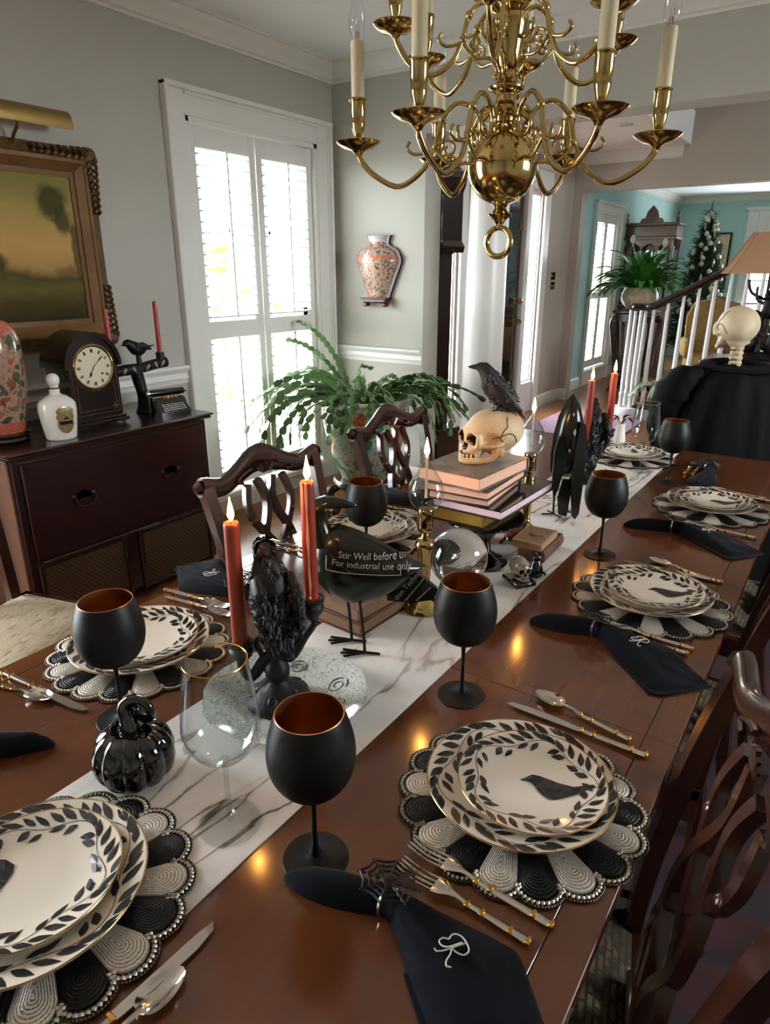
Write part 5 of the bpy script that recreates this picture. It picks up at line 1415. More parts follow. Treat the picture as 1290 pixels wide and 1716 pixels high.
# ------------------------------------------------------------------ skulls
def skull(t, s, bone, tooth, crack=True, vox=.020, dark=None):
    """skull facing +x, about s long, resting on z = 0; parts are added under t"""
    g = G()
    g.ball((-.06, 0, .50), (.445, .355, .36), 40, 28).ball((.16, 0, .46), (.265, .285, .27), 32, 22)          # braincase, forehead
    g.ball((.285, 0, .225), (.165, .165, .155), 28, 18).ball((.36, 0, .34), (.085, .055, .13), 18, 12)        # upper jaw, nose bridge
    for sy in (-1, 1):
        g.ball((.335, sy*.135, .505), (.085, .125, .045), 18, 12)                                            # brow
        g.ball((.315, sy*.205, .325), (.085, .075, .065), 18, 12)                                            # cheek
        g.tube(bez([(.33, sy*.235, .325), (.20, sy*.315, .325), (.06, sy*.335, .335), (-.03, sy*.30, .35)], 4), .032, 10)
        g.ball((.345, sy*.255, .415), (.05, .032, .09), 14, 10)                                              # outer orbit
        g.tube(bez([(.34, sy*.13, .055), (.21, sy*.20, .075), (.09, sy*.235, .12), (.06, sy*.245, .22), (.06, sy*.245, .30)], 4), [(.05, .055)]*9+[(.05, .045)]*8, 12)
        g.ball((-.02, sy*.27, .20), (.06, .04, .09), 12, 10)
    ch = [(.20+.255*math.cos(a), .165*math.sin(a), .062) for a in [-1.35+2.7*q/14 for q in range(15)]]
    g.tube(ch, [(.05, .062)]*15, 12, up=(0, 0, 1)); g.ball((.455, 0, .05), (.05, .075, .048), 14, 10)
    g.ball((-.12, 0, .21), (.20, .20, .14), 22, 14)
    me = G().merge(g, S(s, s, s)).mesh('skull_tmp'); ob = bpy.data.objects.new('skull_tmp', me); COL.objects.link(ob)
    md = ob.modifiers.new('r', 'REMESH'); md.mode = 'VOXEL'; md.voxel_size = vox*s
    sm = ob.modifiers.new('s', 'SMOOTH'); sm.iterations = 3; sm.factor = .5
    dg = bpy.context.evaluated_depsgraph_get(); me2 = bpy.data.meshes.new_from_object(ob.evaluated_get(dg)); bpy.data.objects.remove(ob)
    holes = [((.42, .145, .420), (.20, .105, .098)), ((.42, -.145, .420), (.20, .105, .098)), ((.46, .032, .285), (.12, .036, .065)), ((.46, -.032, .285), (.12, .036, .065)), ((.43, 0, .315), (.07, .026, .05))]
    carved = set()
    for vx in me2.vertices:
        p = vx.co/s
        for c, r in holes:
            q = ((p.y-c[1])/r[1])**2+((p.z-c[2])/r[2])**2
            if q < 1 and p.x > .2:
                xb = c[0]-r[0]*math.sqrt(1-q)
                if p.x > xb: p.x = xb; carved.add(vx.index)
        # temple hollow
        for sy in (-1, 1):
            d = ((p.x-.17)/.13)**2+((p.z-.42)/.12)**2
            if d < 1 and p.y*sy > .2 and p.z > .36: p.y -= sy*.045*(1-d)
        vx.co = p*s
    me2.materials.clear(); me2.materials.append(bone); me2.materials.append(dark or M['bone_shade'])
    for pl in me2.polygons: pl.material_index = 1 if sum(i in carved for i in pl.vertices) >= 2 else 0  # carved socket faces get the painted shade colour
    me2.name = 'cranium'
    link('cranium', me2, t, True, 80)
    for row, z, rx in ((0, .152, .30), (1, .108, .29)):
        for q in range(10):
            a = -1.15+2.3*q/9; x = (.215+.268*math.cos(a))*s; y = .158*s*math.sin(a)
            G().ball((x, y, z*s), (.022*s, .0225*s, .027*s), 8, 6).obj('tooth', tooth, t)
    G().tube([((.215+.258*math.cos(a))*s, .154*s*math.sin(a), .130*s) for a in [-1.2+2.4*q/16 for q in range(17)]], [(.012*s, .055*s)]*17, 8, up=(0, 0, 1)).obj('mouth_shade', dark or M['bone_shade'], t)  # dark tube standing in for shade between the teeth
    if crack:
        g = G()
        def on(az, el):
            d = Vector((math.cos(el)*math.cos(az), math.cos(el)*math.sin(az), math.sin(el))); r = 1/math.sqrt((d.x/.445)**2+(d.y/.355)**2+(d.z/.36)**2)
            p = Vector((d.x*r-.06, d.y*r, d.z*r+.50)); k = 1.0
            o = Vector((.16, 0, .46)); e = p-o
            if (e.x/.265)**2+(e.y/.285)**2+(e.z/.27)**2 < 1:
                w = 1/math.sqrt((e.x/.265)**2+(e.y/.285)**2+(e.z/.27)**2); p = o+e*w
            return tuple(p*s)
        for sy in (-1, 1):
            for path in ([(.95, -.12), (1.15, -.08), (1.4, .0), (1.62, .06), (1.85, -.02), (2.0, -.2), (2.15, -.4)], [(1.3, -.02), (1.42, .22), (1.58, .36), (1.6, .6), (1.75, .8)], [(1.25, -.05), (1.3, -.2), (1.38, -.26), (1.36, -.36)]):
                if sy > 0: g.tube([on(*q) for q in bez(path, 4)], .0075*s, 5)
        g.obj('crack', P('skull_crack', '3a1a12', .8), t)
sk = thing('skull', 'aged bone skull with cracks on top of the books', 'skull', (-.700, 1.488, zb), math.radians(236))
skull(sk, .170, M['bone'], M['tooth']); sk.scale = (1, 1, .89)
# crow on the skull
def perched_crow():
    t = thing('crow_figurine', 'black crow figurine perched on the skull', 'crow figure', (-.688, 1.500, zb+.122), math.radians(212))
    K = 1/685.; ox, oz = 838, 684
    def pt(px, py): return (-(px-ox)*K, (oz-py)*K)
    rows = [pt(784, 611)+(.0012, .0012), pt(790, 611)+(.0045, .0045), pt(797, 611)+(.007, .0065), pt(802, 611)+(.0105, .011), pt(809, 613)+(.0145, .0160), pt(815, 620)+(.0165, .019), pt(822, 632)+(.022, .024), pt(831, 645)+(.027, .029), pt(842, 658)+(.029, .0285), pt(853, 668)+(.024, .0215), pt(862, 675)+(.018, .014), pt(870, 682)+(.015, .008), pt(878, 690)+(.012, .004), pt(883, 696)+(.008, .002)]
    m = P('dark_brown_black_resin', '1a1414', .5, bscale=140, bstr=.5)
    b = loft(rows, 18).obj('body', m, t, True, 60)
    feathers(rows[4:12], 160, 8, .010).obj('feathers', m, b, False, kind='stuff')
    for s in (-1, 1):
        w = loft([pt(826, 640)+(.005, .010), pt(836, 650)+(.008, .019), pt(848, 661)+(.007, .018), pt(862, 674)+(.005, .011), pt(874, 682)+(.002, .004)], 10)
        G().merge(w, T(0, s*.024, 0)).obj('wing', m, t, True, 60)
        f = G().tube([pt(836, 668)[:1]+(s*.013,)+pt(836, 668)[1:], pt(832, 679)[:1]+(s*.016,)+(.006,)], [.008, .005], 7)
        for da in (-.5, 0, .5, PI): f.tube([(.008, s*.016, .006), (.008+.020*math.cos(da), s*.016+.020*math.sin(da), .001-(.004 if da != PI else 0)), (.008+.028*math.cos(da), s*.016+.028*math.sin(da), -.008)], [.0042, .0036, .0012], 6)
        f.obj('foot', m, t)
        G().ball((pt(803, 609)[0], s*.0115, pt(803, 609)[1]+.002), .0022, 8, 6).obj('eye', M['gloss_black'], t)
perched_crow()
# small skull on a black book base
s2 = thing('small_skull', 'small glossy grey skull ornament on a black base', 'skull', (-.572, 1.418, TZ+.003), math.radians(-35))
M['pewter'] = P('grey_glazed_skull', 'a39c92', .18, coat=.5, var='837a70', vscale=30)
G().cbox((-.036, -.028, 0), (.036, .028, .012), .003).obj('base', M['gloss_black'], s2)
skh = bpy.data.objects.new('skull_head', None); COL.objects.link(skh); skh.parent = s2; skh.location = (0, 0, .011); skh['part'] = 1
skull(skh, .064, M['pewter'], M['pewter'], False, .03)
cat_ = thing('black_cat_figurine', 'tiny glossy black cat figurine behind the small skull', 'figurine', (-.553, 1.475, TZ+.003), .4)
G().lathe(bez([(.016, 0), (.019, .008), (.017, .022), (.012, .036), (.009, .042)], 3), 16).ball((0, -.002, .050), (.012, .012, .011), 12, 8).obj('body', M['gloss_black'], cat_)
for s in (-1, 1): G().lathe([(.004, 0), (0, .009)], 6, T(s*.007, -.002, .058)).obj('ear', M['gloss_black'], cat_)
G().tube(bez([(0, .016, .004), (.018, .014, .005), (.024, -.002, .006)], 4), .003, 6).obj('tail', M['gloss_black'], cat_)
# little box with printed lid on a dark book
book(-.605, 1.625, TZ+.003, .075, .150, .036, math.radians(2), 'small dark brown leather book under the printed box', M['old_leather'], 'old_pages', spine='+x', group='antique books')
pb = thing('printed_box', 'tiny tan box with printed lid and crow motif', 'box', (-.610, 1.600, TZ+.0395), math.radians(2))
G().cbox((-.042, -.062, 0), (.042, .062, .020), .002).obj('box_body', P('tan_card', 'b58d6a', .6, var='9a7352', vscale=20), pb)
lt = G(); random.seed(11)
for r in range(13):
    y = -.050+.0082*r; x = -.034
    while x < .033:
        l = random.uniform(.003, .009); lt.box((x, y, .0201), (min(.035, x+l), y+.0026, .0205)); x += l+.002
lt.obj('lid_print', P('brown_print', '5c3a26', .7), pb, False)
G().add([(x*.42, y*.42-.012, .0209) for x, y in CROW], [tuple(range(len(CROW)))[::-1]]).obj('crow_motif', M['ink'], pb, False)

# ------------------------------------------------------------------ crystal ball
cb = thing('crystal_ball', 'clear crystal ball between oil lamp and cake stand', 'crystal ball', (-.678, 1.298, TZ+.003))
G().ball((0, 0, .083), .069, 64, 40).obj('sphere', glass('crystal', 'ffffff', 0, 1.46), cb)
G().lathe([(.040, 0), (.042, .006), (.034, .012), (.030, .016), (.036, .0205), (.036, .022), (.028, .020), (0, .016)], 28).obj('stand', M['black_wood'], cb)

# ------------------------------------------------------------------ brass candlesticks with glass oil lamps
cs_m = G().lathe([(.044, 0), (.046, .004), (.042, .010), (.037, .013), (.034, .012), (.029, .018), (.016, .026), (.011, .034), (.013, .040), (.010, .046), (.0115, .06), (.0165, .135), (.0215, .150), (.0225, .158), (.018, .166), (.010, .170), (.0085, .178), (.012, .184), (.0165, .190), (.0175, .198), (.0165, .204), (.0165, .224), (.0175, .227), (.0175, .236), (.0165, .238), (0, .238)], 32).mesh('stick'); cs_m.materials.append(M['brass'])
drop = bez([(.006, .236), (.022, .240), (.034, .256), (.0385, .275), (.034, .296), (.022, .318), (.010, .338), (.0045, .348)], 4)
dr_m = G().lathe(drop, 40, capb=True, capt=True).mesh('glass_drop'); dr_m.materials.append(M['clear'])
ai_m = G().lathe([(.0, .291)]+[(.0355*1, .2912)]+[(max(.0008, r-.0016), z) for r, z in drop if z > .2915]+[(0, .3475)], 40, capb=False, capt=False).mesh('air_pocket')
ai_m.flip_normals(); ai_m.materials.append(M['clear'])
wk_m = G().tube([(0, 0, .262), (0, 0, .352)], .0028, 8).mesh('wick'); wk_m.materials.append(P('glass_wick_tube', 'e6c9a8', .4))
cap_m = G().lathe([(.0045, .346), (.0062, .348), (.0062, .352), (.003, .354)], 14).mesh('wick_collar'); cap_m.materials.append(M['clear'])
def oil_lamp(x, y, l1, l2):
    t = thing('brass_candlestick', l1, 'candlestick', (x, y, TZ+.003), 0, 'brass candlesticks with oil lamps')
    link('stick', cs_m, t)
    u = thing('oil_lamp', l2, 'oil lamp', (x, y, TZ+.003), 0, 'clear teardrop oil lamps')
    link('glass_drop', dr_m, u); link('air_pocket', ai_m, u); link('wick', wk_m, u); link('wick_collar', cap_m, u)
    flame(u, 0, 0, .353, .95, 1.2)
oil_lamp(-.694, 1.172, 'brass candlestick between the tin crow and the crystal ball', 'clear teardrop oil lamp burning in front of the book stack')
oil_lamp(-.692, 1.735, 'brass candlestick behind the book stack', 'clear teardrop oil lamp burning behind the skull')

# ------------------------------------------------------------------ small things around the stand
gb = thing('gift_box', 'small grey brown box under the overhanging books', 'box', (-.800, 1.625, TZ+.003), .05)
G().cbox((-.05, -.04, 0), (.05, .04, .078), .002).obj('box_body', P('taupe_card', '584a45', .6), gb); G().cbox((-.052, -.042, .060), (.052, .042, .082), .002).obj('lid', P('taupe_lid', '63544e', .6), gb)
rv = thing('red_vase', 'small rust red vase on a dark wooden stand under the books', 'vase', (-.690, 1.640, TZ+.003))
G().lathe(bez([(.012, .022), (.022, .034), (.024, .048), (.014, .062), (.010, .07), (.014, .075)], 3), 20).obj('body', P('rust_glaze', '8a3a26', .25), rv)
G().lathe([(.02, .012), (.024, .016), (.022, .022)], 18).obj('stand', M['mahogany'], rv)
for k in range(4):
    a = PI/4+k*PI/2; G().tube([(.02*math.cos(a), .02*math.sin(a), .016), (.03*math.cos(a), .03*math.sin(a), .008), (.036*math.cos(a), .036*math.sin(a), .002)], .004, 6).obj('leg', M['mahogany'], rv)
# printed cards lying on the runner
def card(x, y, w, d, rz, label):
    t = thing('printed_card', label, 'card', (x, y, TZ+.0032), rz)
    G().box((-w/2, -d/2, 0), (w/2, d/2, .0012)).obj('card_stock', P('white_card', 'ded8cc', .6), t, False)
    random.seed(int(x*1000)); g = G()
    for k in range(22):
        cx, cy, a, l = random.uniform(-w/2+.02, w/2-.02), random.uniform(-d/2+.02, d/2-.02), random.uniform(0, 6), random.uniform(.012, .02)
        ca, sa = math.cos(a), math.sin(a); q = [(0, 0), (.4, .2), (1, 0), (.4, -.2)]
        g.add([(cx+(u-.5)*l*ca-v*l*sa, cy+(u-.5)*l*sa+v*l*ca, .0017) for u, v in q], [(0, 3, 2, 1)])
    g.obj('leaf_print', M['ink'], t, False)
card(-.660, 2.475, .13, .15, .1, 'white card with black leaf print below the far raven')
card(-.755, 2.075, .11, .10, .1, 'small patterned card behind the upright tin bird')
# bud vase with black and white leaves at the far head
bv = thing('bud_vase', 'slim white vase with black and white striped leaves at the far end', 'vase', (-.775, 2.945, TZ+.003))
G().lathe(bez([(.022, 0), (.026, .02), (.022, .05), (.018, .08), (.02, .095)], 3), 18).obj('body', M['white_ceramic'], bv)
for k in range(9):
    a = k*.7; r = .03+.012*(k % 3); pts = bez([(0, 0, .085), (r*.4*math.cos(a), r*.4*math.sin(a), .115), (r*math.cos(a), r*math.sin(a), .125), (r*1.5*math.cos(a), r*1.5*math.sin(a), .112)], 3)
    G().tube(pts, [(.002+.007*math.sin(PI*i/(len(pts)-1)), .0008) for i in range(len(pts))], 6, up=(0, 0, 1)).obj('leaf', M['white_ceramic'] if k % 2 else M['ink'], bv)
# ------------------------------------------------------------------ chairs
def make_chair(name, label, seatmat, loc, rz, group):
    """faces local +y; back at -y; origin on floor under seat centre"""
    t = thing(name, label, 'chair', loc, rz, group)
    W, Dp, SH = .25, .24, .455
    # seat frame and cushion
    G().prism([(-W+.03, SH-.065), (W-.03, SH-.065), (W, SH-.01), (-W, SH-.01)], -Dp, -Dp+.03).prism([(-W, SH-.07), (W, SH-.07), (W, SH-.01), (-W, SH-.01)], Dp-.03, Dp).box((-W, -Dp, SH-.07), (-W+.03, Dp, SH-.01)).box((W-.03, -Dp, SH-.07), (W, Dp, SH-.01)).obj('seat_frame', M['mahogany'], t, False)
    g = G(); n = 8; v = []; f = []
    for j in range(n+1):
        for i in range(n+1):
            u, w = i/n*2-1, j/n*2-1; e = (1-abs(u)**6)*(1-abs(w)**6)
            v.append((u*(W-.012)*(1-.04*(1-w)), w*(Dp-.012), SH-.01+.035*e**.5+.012*(1-u*u)*(1-w*w)))
    for j in range(n):
        for i in range(n): a = j*(n+1)+i; f.append((a, a+1, a+n+2, a+n+1))
    g.add(v, f).box((-W+.02, -Dp+.02, SH-.03), (W-.02, Dp-.02, SH-.008)).obj('seat', seatmat, t, True, 60)
    # cabriole front legs, raked back legs running up as stiles
    for s in (-1, 1):
        pts = bez([(s*(W-.03), Dp-.03, SH-.02), (s*(W-.012), Dp-.008, SH-.12), (s*(W-.03), Dp-.03, .18), (s*(W-.035), Dp-.03, .06), (s*(W-.022), Dp-.015, .015)], 4)
        G().tube(pts, [.032, .036, .036, .034, .03, .026, .022, .02, .018, .017, .016, .015, .016, .018, .024, .028, .024][:len(pts)], 10).ball((s*(W-.022), Dp-.012, .024), (.03, .032, .024), 10, 8).obj('front_leg', M['mahogany'], t)
        G().tube([(s*.195, -Dp-.05, 0), (s*.19, -Dp-.005, .25), (s*.19, -Dp+.012, SH)], [(.018, .019)]*3, 8).obj('back_leg', M['mahogany'], t)
        sp = bez([(s*.190, -Dp+.012, SH-.02), (s*.192, -Dp-.002, .60), (s*.203, -Dp-.035, .78), (s*.214, -Dp-.075, .93)], 4)
        G().band(sp, [.036]*len(sp), .026, axis=(0, 1, .25)).obj('stile', M['mahogany'], t, True, 30)
    # serpentine crest rail with carved ears
    def yb(z): 
        q = (z-SH)/(.95-SH); return -Dp+.012-.095*q**1.5
    cr = []
    for k in range(25):
        u = -1+2*k/24; x = u*.228
        z = .925+.038*math.exp(-(u/.36)**2)-.008*math.exp(-((abs(u)-.66)/.16)**2)+.010*math.exp(-((abs(u)-1)/.14)**2)
        cr.append((x, yb(z)-.012*(1-u*u), z))
    g = G().tube(cr, [(.017, .027+.014*math.exp(-((k-12)/3.6)**2)) for k in range(25)], 12, up=(0, 0, 1))
    for s in (-1, 1): g.tube([cr[0 if s < 0 else -1], (s*.243, cr[0][1]-.004, cr[0][2]-.004)], [.022, .012], 8)
    c = g.obj('crest_rail', M['mahogany'], t, True, 50)
    g = G()
    for k in range(-3, 4): g.tube([(k*.004, yb(.95)+.018, .928), (k*.013, yb(.95)+.018, .958-abs(k)*.004)], [.003, .0045], 6)
    for s in (-1, 1): g.tube(bez([(s*.05, yb(.95)+.012, .945), (s*.085, yb(.95)+.012, .935), (s*.11, yb(.94)+.014, .922), (s*.09, yb(.94)+.014, .915)], 3), .005, 6)
    g.obj('shell_carving', M['mahogany'], c)
    # pierced interlaced splat
    A = (0, 1, .18)
    def P3(x, z): return (x, yb(z)-.004, z)
    loops = [[(-.07, .905), (-.085, .83), (-.03, .74), (.045, .66), (.075, .585), (.05, .51), (.03, .47)],
             [(.07, .905), (.085, .83), (.03, .74), (-.045, .66), (-.075, .585), (-.05, .51), (-.03, .47)],
             [(-.03, .91), (-.012, .84), (-.055, .74), (-.062, .66), (-.02, .57), (.0, .48)],
             [(.03, .91), (.012, .84), (.055, .74), (.062, .66), (.02, .57), (.0, .48)]]
    sp = None
    for k, L in enumerate(loops):
        pts = [P3(x, z) for x, z in bez(L, 5)]
        G().band(pts, [.020]*len(pts), .014+.002*k, axis=A).obj('splat_band', M['mahogany'], t, True, 30)
    G().cbox((-.075, -Dp-.004, SH-.005), (.075, -Dp+.022, SH+.035), .008).obj('splat_shoe', M['mahogany'], t)
    for s in (-1, 1): G().ball(P3(s*.074, .80), (.012, .012, .014), 10, 8).obj('rosette', M['mahogany'], t)
    return t
CG = 'carved mahogany dining chairs'
make_chair('dining_chair', 'carved mahogany chair behind the two near orange candles', M['seat_pale'], (-1.005, 1.325, .0180), -PI/2, CG)
make_chair('dining_chair', 'carved mahogany chair in front of the potted cactus', M['seat_pale'], (-1.045, 2.03, .0180), -PI/2, CG)
make_chair('dining_chair', 'mahogany chair with pale tapestry seat, only its seat showing at the left edge', M['seat_pale'], (-1.86, .83, .0180), -PI/2+.25, CG)
make_chair('dining_chair', 'carved mahogany chair filling the lower right edge of the photo', M['seat'], (-.301, .673, .0180), PI/2+math.radians(14), CG)
make_chair('dining_chair', 'mahogany chair beside the middle plate stack, brown seat under the table edge', M['seat'], (-.33, 1.51, .0180), PI/2, CG)
make_chair('dining_chair', 'mahogany chair beside the farthest right plate stack', M['seat'], (-.33, 2.25, .0180), PI/2, CG)

# ------------------------------------------------------------------ sideboard (an old console cabinet)
SX0, SX1, SY0, SY1, SZ = -3.11, -2.58, 1.25, 2.22, .822
sb = thing('sideboard', 'dark walnut console cabinet below the framed painting', 'sideboard', (SX0, SY0, 0))
w_, l_ = SX1-SX0, SY1-SY0
G().cbox((-.0, .0, .06), (w_-.012, l_, SZ-.028), .004).obj('body', M['sideboard'], sb)
G().cbox((-.005, -.02, SZ-.028), (w_+.018, l_+.02, SZ-.012), .006).cbox((-.005, -.028, SZ-.013), (w_+.028, l_+.028, SZ), .006).obj('top', M['sideboard'], sb)
G().cbox((.0, -.012, .06), (w_-.03, .004, SZ-.03), .003).obj('side_panel', M['lit_side'], sb, label='reddish side panel, coloured lighter for the light on it')
G().cbox((w_-.016, .03, .36), (w_+.004, l_-.03, SZ-.05), .005).obj('fall_front', M['sideboard'], sb)
G().box((w_+.0035, .05, .352), (w_+.006, l_-.35, .3555)).obj('inlay_line', P('brass_inlay', '8d7b60', .4, .6), sb, False)
for y in (.27, .72):
    h = G()
    for dy in (-.045, .045): h.lathe([(.011, 0), (.011, .003), (.004, .006), (.004, .016)], 10, T(w_+.003, y+dy, .585) @ RY(PI/2))
    h.tube(bez([(w_+.018, y-.045, .585), (w_+.022, y-.042, .560), (w_+.022, y-.02, .548), (w_+.022, y+.02, .548), (w_+.022, y+.042, .560), (w_+.018, y+.045, .585)], 3), .0035, 6)
    bp = h.obj('drop_handle', P('dark_bronze', '3b2c22', .4, .8), sb)
    G().prism([(-.06, -.012), (-.03, -.026), (0, -.02), (.03, -.026), (.06, -.012), (.045, .01), (.02, .022), (0, .03), (-.02, .022), (-.045, .01)], 0, .002, T(w_+.004, y, .590) @ RZ(PI/2) @ S(.7, 1, .7)).obj('backplate', M['sideboard'], bp, False)
for y0, y1 in ((.05, .43), (.53, .92)):
    G().box((w_-.014, y0, .06), (w_-.008, y1, .335)).obj('cane_panel', M['cane'], sb, False)
    G().cbox((w_-.014, y0-.02, .05), (w_+.002, y0, .345), .003).cbox((w_-.014, y1, .05), (w_+.002, y1+.02, .345), .003).cbox((w_-.014, y0, .325), (w_+.002, y1, .345), .003).cbox((w_-.014, y0, .05), (w_+.002, y1, .07), .003).obj('panel_frame', M['sideboard'], sb)
for x in (.04, w_-.05):
    for y in (.05, l_-.05): G().lathe([(.02, 0), (.028, .06)], 10, T(x, y, 0)).obj('foot', M['sideboard'], sb)
# ginger jar, bottle
ST = SZ+.0005
jr = thing('ginger_jar', 'peach flowered porcelain ginger jar at the left edge', 'jar', (-2.815, 1.36, ST))
G().lathe([(.085, 0), (.095, .008), (.09, .018), (.10, .03), (.092, .038)], 32).obj('stand', M['black_wood'], jr)
G().lathe(bez([(.080, .0), (.088, .03), (.105, .12), (.116, .22), (.118, .32), (.110, .385), (.085, .425), (.052, .442), (.05, .455)], 4), 44).obj('body', M['jar'], jr, loc=(0, 0, .038))
G().lathe([(.056, .452), (.062, .458), (.058, .485), (.03, .505), (.0, .51)], 28).obj('lid', M['jar'], jr, loc=(0, 0, .038))
bo = thing('apothecary_bottle', 'white ceramic bottle with round stopper and gold crest label', 'bottle', (-2.665, 1.515, ST))
G().lathe(bez([(.056, 0), (.059, .004), (.062, .02), (.072, .09), (.0745, .125), (.068, .152), (.045, .172), (.024, .182), (.0205, .190), (.021, .202), (.0235, .205)], 4), 40).obj('body', M['white_ceramic'], bo)
G().lathe([(.0225, .2045), (.0235, .206), (.0235, .2085), (.0225, .210)], 24).obj('stopper_ring', M['ink'], bo)
G().lathe(bez([(.019, .209), (.018, .215), (.0255, .232), (.024, .252), (.012, .264), (0, .266)], 4), 24).obj('stopper', M['white_ceramic'], bo)
g = G(); out = [(0, .062), (.012, .058), (.018, .066), (.024, .052), (.03, .046), (.027, .03), (.032, .018), (.026, .006), (.031, -.012), (.027, -.028), (.02, -.04), (.01, -.046), (0, -.05)]
out = out+[(-x, z) for x, z in out[::-1][1:-1]]
fa = math.radians(-8)
BP = [(.0, .056), (.02, .062), (.09, .072), (.125, .0745), (.152, .068)]
def onbottle(a, z, lift):
    zz = .078+z; r = .062
    for (z0, r0), (z1, r1) in zip(BP[:-1], BP[1:]):
        if z0 <= zz <= z1: r = r0+(r1-r0)*(zz-z0)/(z1-z0)
    r += lift; an = fa+a/.07
    return (r*math.cos(an), r*math.sin(an), zz)
no = len(out); lv = []
for q in (1.0, .75, .5, .25): lv += [onbottle(a*1.15*q, z*q, .0016) for a, z in out]
lv.append(onbottle(0, 0, .0016))
g.add(lv, [(q*no+i, q*no+(i+1) % no, (q+1)*no+(i+1) % no, (q+1)*no+i) for q in range(3) for i in range(no)]+[(3*no+i, 3*no+(i+1) % no, 4*no) for i in range(no)])
lab = g.obj('crest_label', P('antique_gold_label', 'a38d58', .45, .2, var='6b5a34', vscale=50), bo, False)
def onb(geo, dz, mat, nm, lb=None):
    G().add([onbottle(x, y+dz, .0026) for x, y, z in geo.v], geo.f).obj(nm, mat, lab, False, label=lb)
g = G().box((-.026, -.007, 0), (.026, .007, .0001)); onb(G().add([(x*.026, y*.007, 0) for x in (-1, -.5, 0, .5, 1) for y in (-1, 1)], [(2*i, 2*i+2, 2*i+3, 2*i+1) for i in range(4)]), -.004, M['ink'], 'label_banner')
onb(G().add([(-.014, .008, 0), (0, .008, 0), (.014, .008, 0), (0, .022, 0)], [(0, 1, 3), (1, 2, 3)]), .002, M['ink'], 'label_emblem')

# ------------------------------------------------------------------ mantel clock
ck2 = thing('mantel_clock', 'dark arched mantel clock with cream dial on the sideboard', 'clock', (-2.80, 1.735, ST), 0)
# local: face toward +x, width along y
arch = [(-.118, .036), (-.118, .26)]+[(-.118*math.cos(PI*k/16), .26+.135*math.sin(PI*k/16)) for k in range(1, 16)]+[(.118, .26), (.118, .036)]
G().prism([(y, z) for y, z in arch][::-1], -.085, .085, RZ(PI/2) @ S(1, 1, 1)).obj('case', M['black_wood'], ck2, True, 30)
arch2 = [(-.128, .258)]+[(-.128*math.cos(PI*k/16), .268+.140*math.sin(PI*k/16)) for k in range(0, 17)]+[(.128, .258), (.118, .258)]+[(.118*math.cos(PI*k/16), .262+.130*math.sin(PI*k/16)) for k in range(0, 17)]+[(-.118, .258)]
G().band([(-.0, -.128*math.cos(PI*k/20), .262+.140*math.sin(PI*k/20)) for k in range(21)], .018, .19, axis=(1, 0, 0)).obj('hood_moulding', M['black_wood'], ck2, True, 30)
G().cbox((-.10, -.142, .012), (.10, .142, .030), .004).cbox((-.094, -.132, .030), (.094, .132, .042), .004).obj('plinth', M['black_wood'], ck2)
for x in (-.08, .08):
    for y in (-.12, .12): G().ball((x, y, .008), (.011, .011, .008), 10, 8).obj('ball_foot', M['brass'], ck2)
FX = .0855
G().torus((FX, 0, .262), .092, .007, 40, 8, 'x').obj('bezel', M['brass'], ck2)
dl = G().lathe([(.0, .002), (.088, .002), (.088, 0)], 40, T(FX, 0, .262) @ RY(PI/2)).obj('dial', P('cream_enamel', 'd8cfb4', .35), ck2)
for k in range(12):
    a = PI/2-2*PI*k/12; c, s = math.cos(a), math.sin(a); g = G()
    for q in ((-.0035, 0, .0035) if k % 3 else (-.005, -.0015, .002, .005)):
        p0, p1 = .062, .078
        g.tube([(FX+.003, c*p0-s*q, .262+s*p0+c*q), (FX+.003, c*p1-s*q, .262+s*p1+c*q)], .0011, 4)
    g.obj('numeral', M['ink'], dl)
for ang, L, w in ((2*PI*7.05/12, .048, .0026), (2*PI*1.55/12, .068, .0016)):
    a = PI/2-ang; c, s = math.cos(a), math.sin(a)
    G().tube([(FX+.004, -c*.01, .262-s*.01), (FX+.004, c*L*.5, .262+s*L*.5), (FX+.004, c*L*.66, .262+s*L*.66), (FX+.004, c*L*.82, .262+s*L*.82), (FX+.004, c*L, .262+s*L)], [w*.6, w*.6, w*2, w*1.6, w*.3], 6).obj('hand', M['ink'], dl)
G().ball((FX+.003, .038, .232), .005, 8, 6).obj('winding_hole', M['ink'], dl)
inl = P('boxwood_inlay', '7a5c42', .5); g = G()
g.tube([(FX+.001, -.098*math.cos(PI*k/24+0), .262+.100*math.sin(PI*k/24)) for k in range(25)], .0009, 4)
g.tube([(FX+.001, -.098*math.cos(PI+PI*k/24), .262+.100*math.sin(PI+PI*k/24)) for k in range(3, 22)], .0009, 4)
for s in (-1, 1): g.tube([(FX+.001, s*.106, .262), (FX+.001, s*.106, .06)], .0009, 4).tube([(FX+.001, s*.09, .20), (FX+.001, s*.09, .078)], .0009, 4)
g.tube([(FX+.001, -.106, .06), (FX+.001, .106, .06)], .0009, 4).tube([(FX+.001, -.09, .078), (FX+.001, .06, .078)], .0009, 4)
for k in range(6): a = k*PI/3; g.tube([(FX+.001, .085, .085), (FX+.001, .085+.02*math.cos(a), .085+.02*math.sin(a))], .0014, 4)
g.obj('inlay', inl, ck2)

